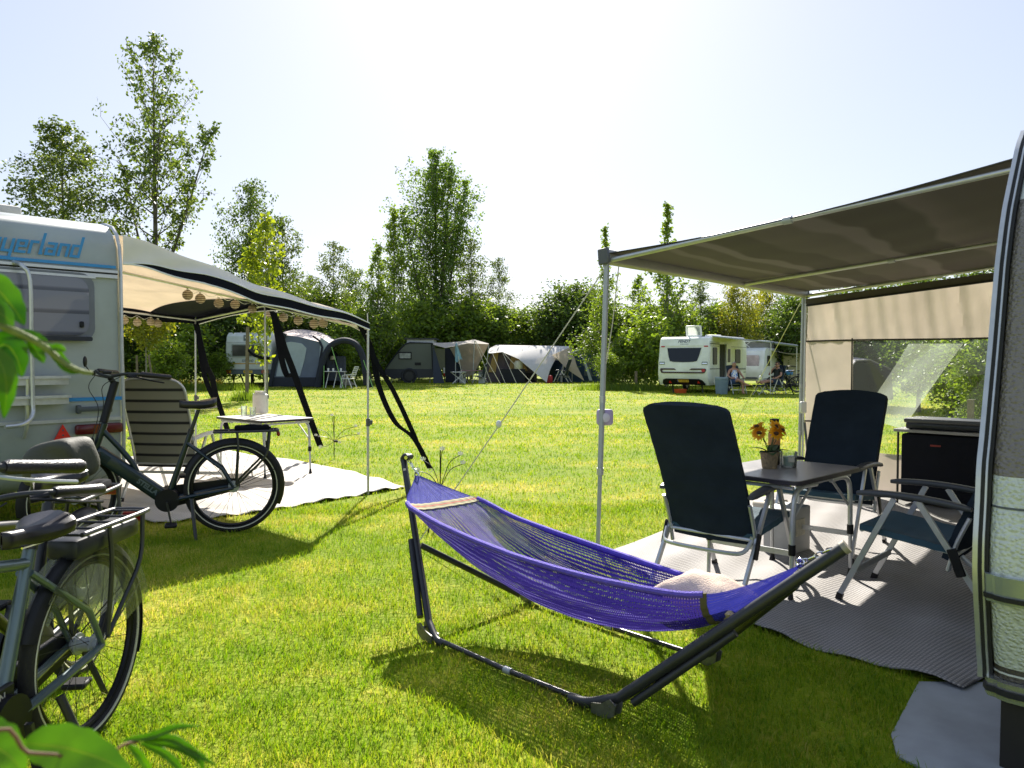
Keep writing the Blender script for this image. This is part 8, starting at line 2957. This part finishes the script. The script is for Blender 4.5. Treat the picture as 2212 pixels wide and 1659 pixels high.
# ---------------------------------------------------------------- white tarp with brown tent below
brn = M("brown_tent_cloth", (0.10, 0.085, 0.095), 0.85, var=0.12)
yel = M("yellow_tent_panel", (0.48, 0.35, 0.13), 0.85, var=0.08, tl=0.25)
wtp = M("white_tarp_cloth", (0.80, 0.77, 0.74), 0.8, var=0.05, tl=0.35)
crm = M("cream_tarp_underside", (0.80, 0.70, 0.52), 0.8, var=0.06, tl=0.6)
bt2 = wthing("tent", "brown tent with yellow upright panels under the large white tarp", "tent", V(px2(1095, 51.5), 51.5, 0))
bw = wallpoly("tent_wall", [(1038, 829), (1050, 790), (1062, 763), (1075, 758), (1120, 768), (1160, 800), (1160, 829)], brn, bt2, 51.2)
wallpoly("yellow_panel", [(1055, 804), (1066, 764), (1077, 760), (1071, 804)], yel, bw, 51.1)
wallpoly("yellow_panel", [(1098, 806), (1104, 770), (1122, 772), (1140, 800), (1120, 806)], yel, bw, 51.1)
wallpoly("doorway", [(1104, 829), (1112, 804), (1150, 806), (1158, 829)], MATS["dark_tent_interior"], bw, 51.05)
MB().grid(lambda u, v: smoothpts([P(x, y, 51.2) for x, y in [(1038, 829), (1050, 790), (1062, 763), (1075, 758), (1120, 768), (1160, 800)]], 3)[min(15, int(u * 15))] + V(0, 3.5 * v, 0.0), 15, 4, 0.03).build("tent_roof", brn, bt2)
wt_ = wthing("large_tarp", "large white tarp peaked on poles with one corner drawn to the ground and cream underside", "tarp", V(px2(1150, 50), 50, 0))
r0 = [P(1053, 764, 50.5), P(1085, 760, 50.2), P(1120, 775, 49.6), P(1150, 800, 49.2), P(1181, 826, 48.8)]
r1 = [P(1058, 752, 52.0), P(1072, 745, 52.0), P(1130, 746, 52.0), P(1190, 747, 52.0), P(1236, 748, 52.0)]
mid_ = [P(1055, 760, 51.2), P(1085, 755, 51.0), P(1128, 760, 50.5), P(1165, 770, 50.2), P(1192, 765, 50.2)]
MB().grid(lambda u, v: _lerp_list(r0, u) * ((1 - v) ** 2) + _lerp_list(mid_, u) * (2 * v * (1 - v)) + _lerp_list(r1, u) * (v * v), 30, 14, 0.02).build("tarp_roof", wtp, wt_)
w0 = [P(1183, 768, 50.1), P(1178, 785, 49.8), P(1178, 805, 49.4), P(1181, 826, 48.8)]
MB().grid(lambda u, v: _lerp_list(w0, v).lerp(_lerp_list([P(1190, 766, 50.2), P(1160, 775, 50), P(1150, 800, 49.2), P(1181, 826, 48.8)], v), u), 6, 12, 0.02).build("tarp_corner", wtp, wt_)
k0 = [P(1236, 748, 52.0), P(1240, 770, 51.0), P(1246, 790, 50.2), P(1262, 822, 49.2)]
k1 = [P(1192, 767, 50.2), P(1204, 775, 49.9), P(1226, 798, 49.5), P(1262, 822, 49.2)]
MB().grid(lambda u, v: _lerp_list(k0, v).lerp(_lerp_list(k1, v), u), 8, 14, 0.02).build("tarp_wing", crm, wt_)
for a, c in (((1128, 755), (1128, 827)), ((1192, 766), (1181, 827)), ((1236, 748), (1236, 829))):
    q0, q1 = P(*a, 51), P(*c, 51)
    q1.z = 0
    MB().tube([q1, q0], 0.03, 6).build("pole", alu_dull, wt_)
for a, c, lb in (((1063, 762), (1092, 831), "guy line crossing the left yellow panel of the brown tent"), ((1085, 760), (1116, 831), "guy line between the two yellow panels of the brown tent"), ((1086, 760), (1150, 831), "long guy line crossing the doorway of the brown tent")):
    q0, q1 = P(*a, 50.2), P(*c, 47.6)
    q1.z = 0
    solo(MB().tube([q0, q1], 0.018, 5), "guy_line", rope_m, lb, "rope", q1, "guy lines of the large white tarp")
q = P(1108, 818, 50.0)
o = thing("camping_cupboard", "dark low cupboard with a white canister at the brown tent doorway", "cupboard", (q.x, q.y, 0))
MB().rbox((0, 0, 0.45), (1.6, 0.5, 0.9), 0.03, 1).build("cupboard_body", MATS["dark_tent_interior"], o)
o = thing("canister", "white rounded canister on the dark low cupboard at the brown tent", "canister", (q.x + 0.35, q.y, 0.9))
MB().lathe([(0.0001, 0), (0.25, 0.0), (0.28, 0.1), (0.28, 0.4), (0.2, 0.52), (0.0001, 0.55)], (0, 0, 0), 18).build("canister_body", M("cream_canister", (0.6, 0.58, 0.45), 0.5), o)
copy_tree(c1, (px2(1215, 49.5), 49.5, 0), R(70), "dark reclining chair under the cream wing of the large white tarp", FT, 1.25)
o = solo(MB().rbox(P(1186, 819, 49.5), (0.45, 0.4, 0.5), 0.08, 2), "bag", M("red_bag", (0.5, 0.04, 0.05), 0.7), "red bag on the grass beside the large white tarp corner", "bag", P(1186, 819, 49.5))

# ---------------------------------------------------------------- blue tunnel tent
bl_ = M("blue_tent_cloth", (0.025, 0.075, 0.16), 0.75, var=0.12, tl=0.1)
bk = wthing("tunnel_tent", "blue tunnel tent with white arched bands left of the awning pole", "tent", V(px2(1245, 53), 53, 0))


def archpt(c, w_, h_, a): return c + V(-math.cos(a) * w_, 0, max(0.0, math.sin(a)) ** 0.8 * h_)


def tunnel(name, x0, x1, D0_, D1_, h0, h1, w0_, w1_, mat, parent, a0=0, a1=PI):
    c0, c1_ = V(px2(x0, D0_), D0_, 0), V(px2(x1, D1_), D1_, 0)
    return MB().grid(lambda u, v: archpt(c0, w0_, h0, a0 + (a1 - a0) * v).lerp(archpt(c1_, w1_, h1, a0 + (a1 - a0) * v), u), 6, 20, 0.03).build(name, mat, parent)


tunnel("tent_body", 1262, 1228, 51.5, 55.5, 2.1, 2.0, 1.35, 1.5, bl_, bk)
tunnel("roof_panel", 1258, 1230, 51.3, 55.3, 2.16, 2.05, 1.25, 1.4, wtp, bk, R(55), R(135))
tunnel("white_band", 1262, 1258, 51.2, 51.8, 2.18, 2.18, 1.45, 1.45, M("white_blue_band", (0.6, 0.64, 0.68), 0.7), bk)
tunnel("annex", 1204, 1198, 52.5, 55, 1.5, 1.45, 0.95, 0.95, wtp, bk, R(10), R(150))
fcx = V(px2(1262, 51.3), 51.3, 0)
b = MB().add([archpt(fcx, 1.35, 2.1, PI * k / 16) for k in range(17)], [list(range(17))])
b.build("front_wall", M("navy_tent_front", (0.02, 0.05, 0.11), 0.8), bk)
wallpoly("front_door", [(1262, 775), (1273, 782), (1279, 812), (1262, 812)], M("grey_tent_window", (0.10, 0.12, 0.14), 0.5), bk, 51.1)
wallpoly("pale_stripe", [(1258, 772), (1262, 773), (1280, 822), (1273, 822)], MATS["white_blue_band"], bk, 51.05)

# ---------------------------------------------------------------- what shows through the clear window
o = wthing("tent", "dark tent with pale lilac roof seen through the clear window of the windbreak", "tent", V(px2(1865, 22), 22, 0))
wallpoly("tent_wall", [(1828, 862), (1832, 800), (1850, 784), (1885, 784), (1925, 800), (1930, 862)], M("dark_grey_tent", (0.016, 0.017, 0.02), 0.8), o, 22, 1.8)
MB().grid(lambda u, v: _lerp_list([P(1832, 798, 22), P(1850, 778, 22), P(1880, 776, 22), P(1925, 796, 22)], u).lerp(_lerp_list([P(1838, 780, 22), P(1850, 768, 22), P(1885, 768, 22), P(1912, 788, 22)], u) + V(0, 1.8, 0), v), 12, 5, 0.03).build("tent_roof", M("lilac_grey_roof", (0.5, 0.45, 0.5), 0.8, tl=0.3), o)
for o in bpy.data.objects:
    if "_w" in o: del o["_w"]
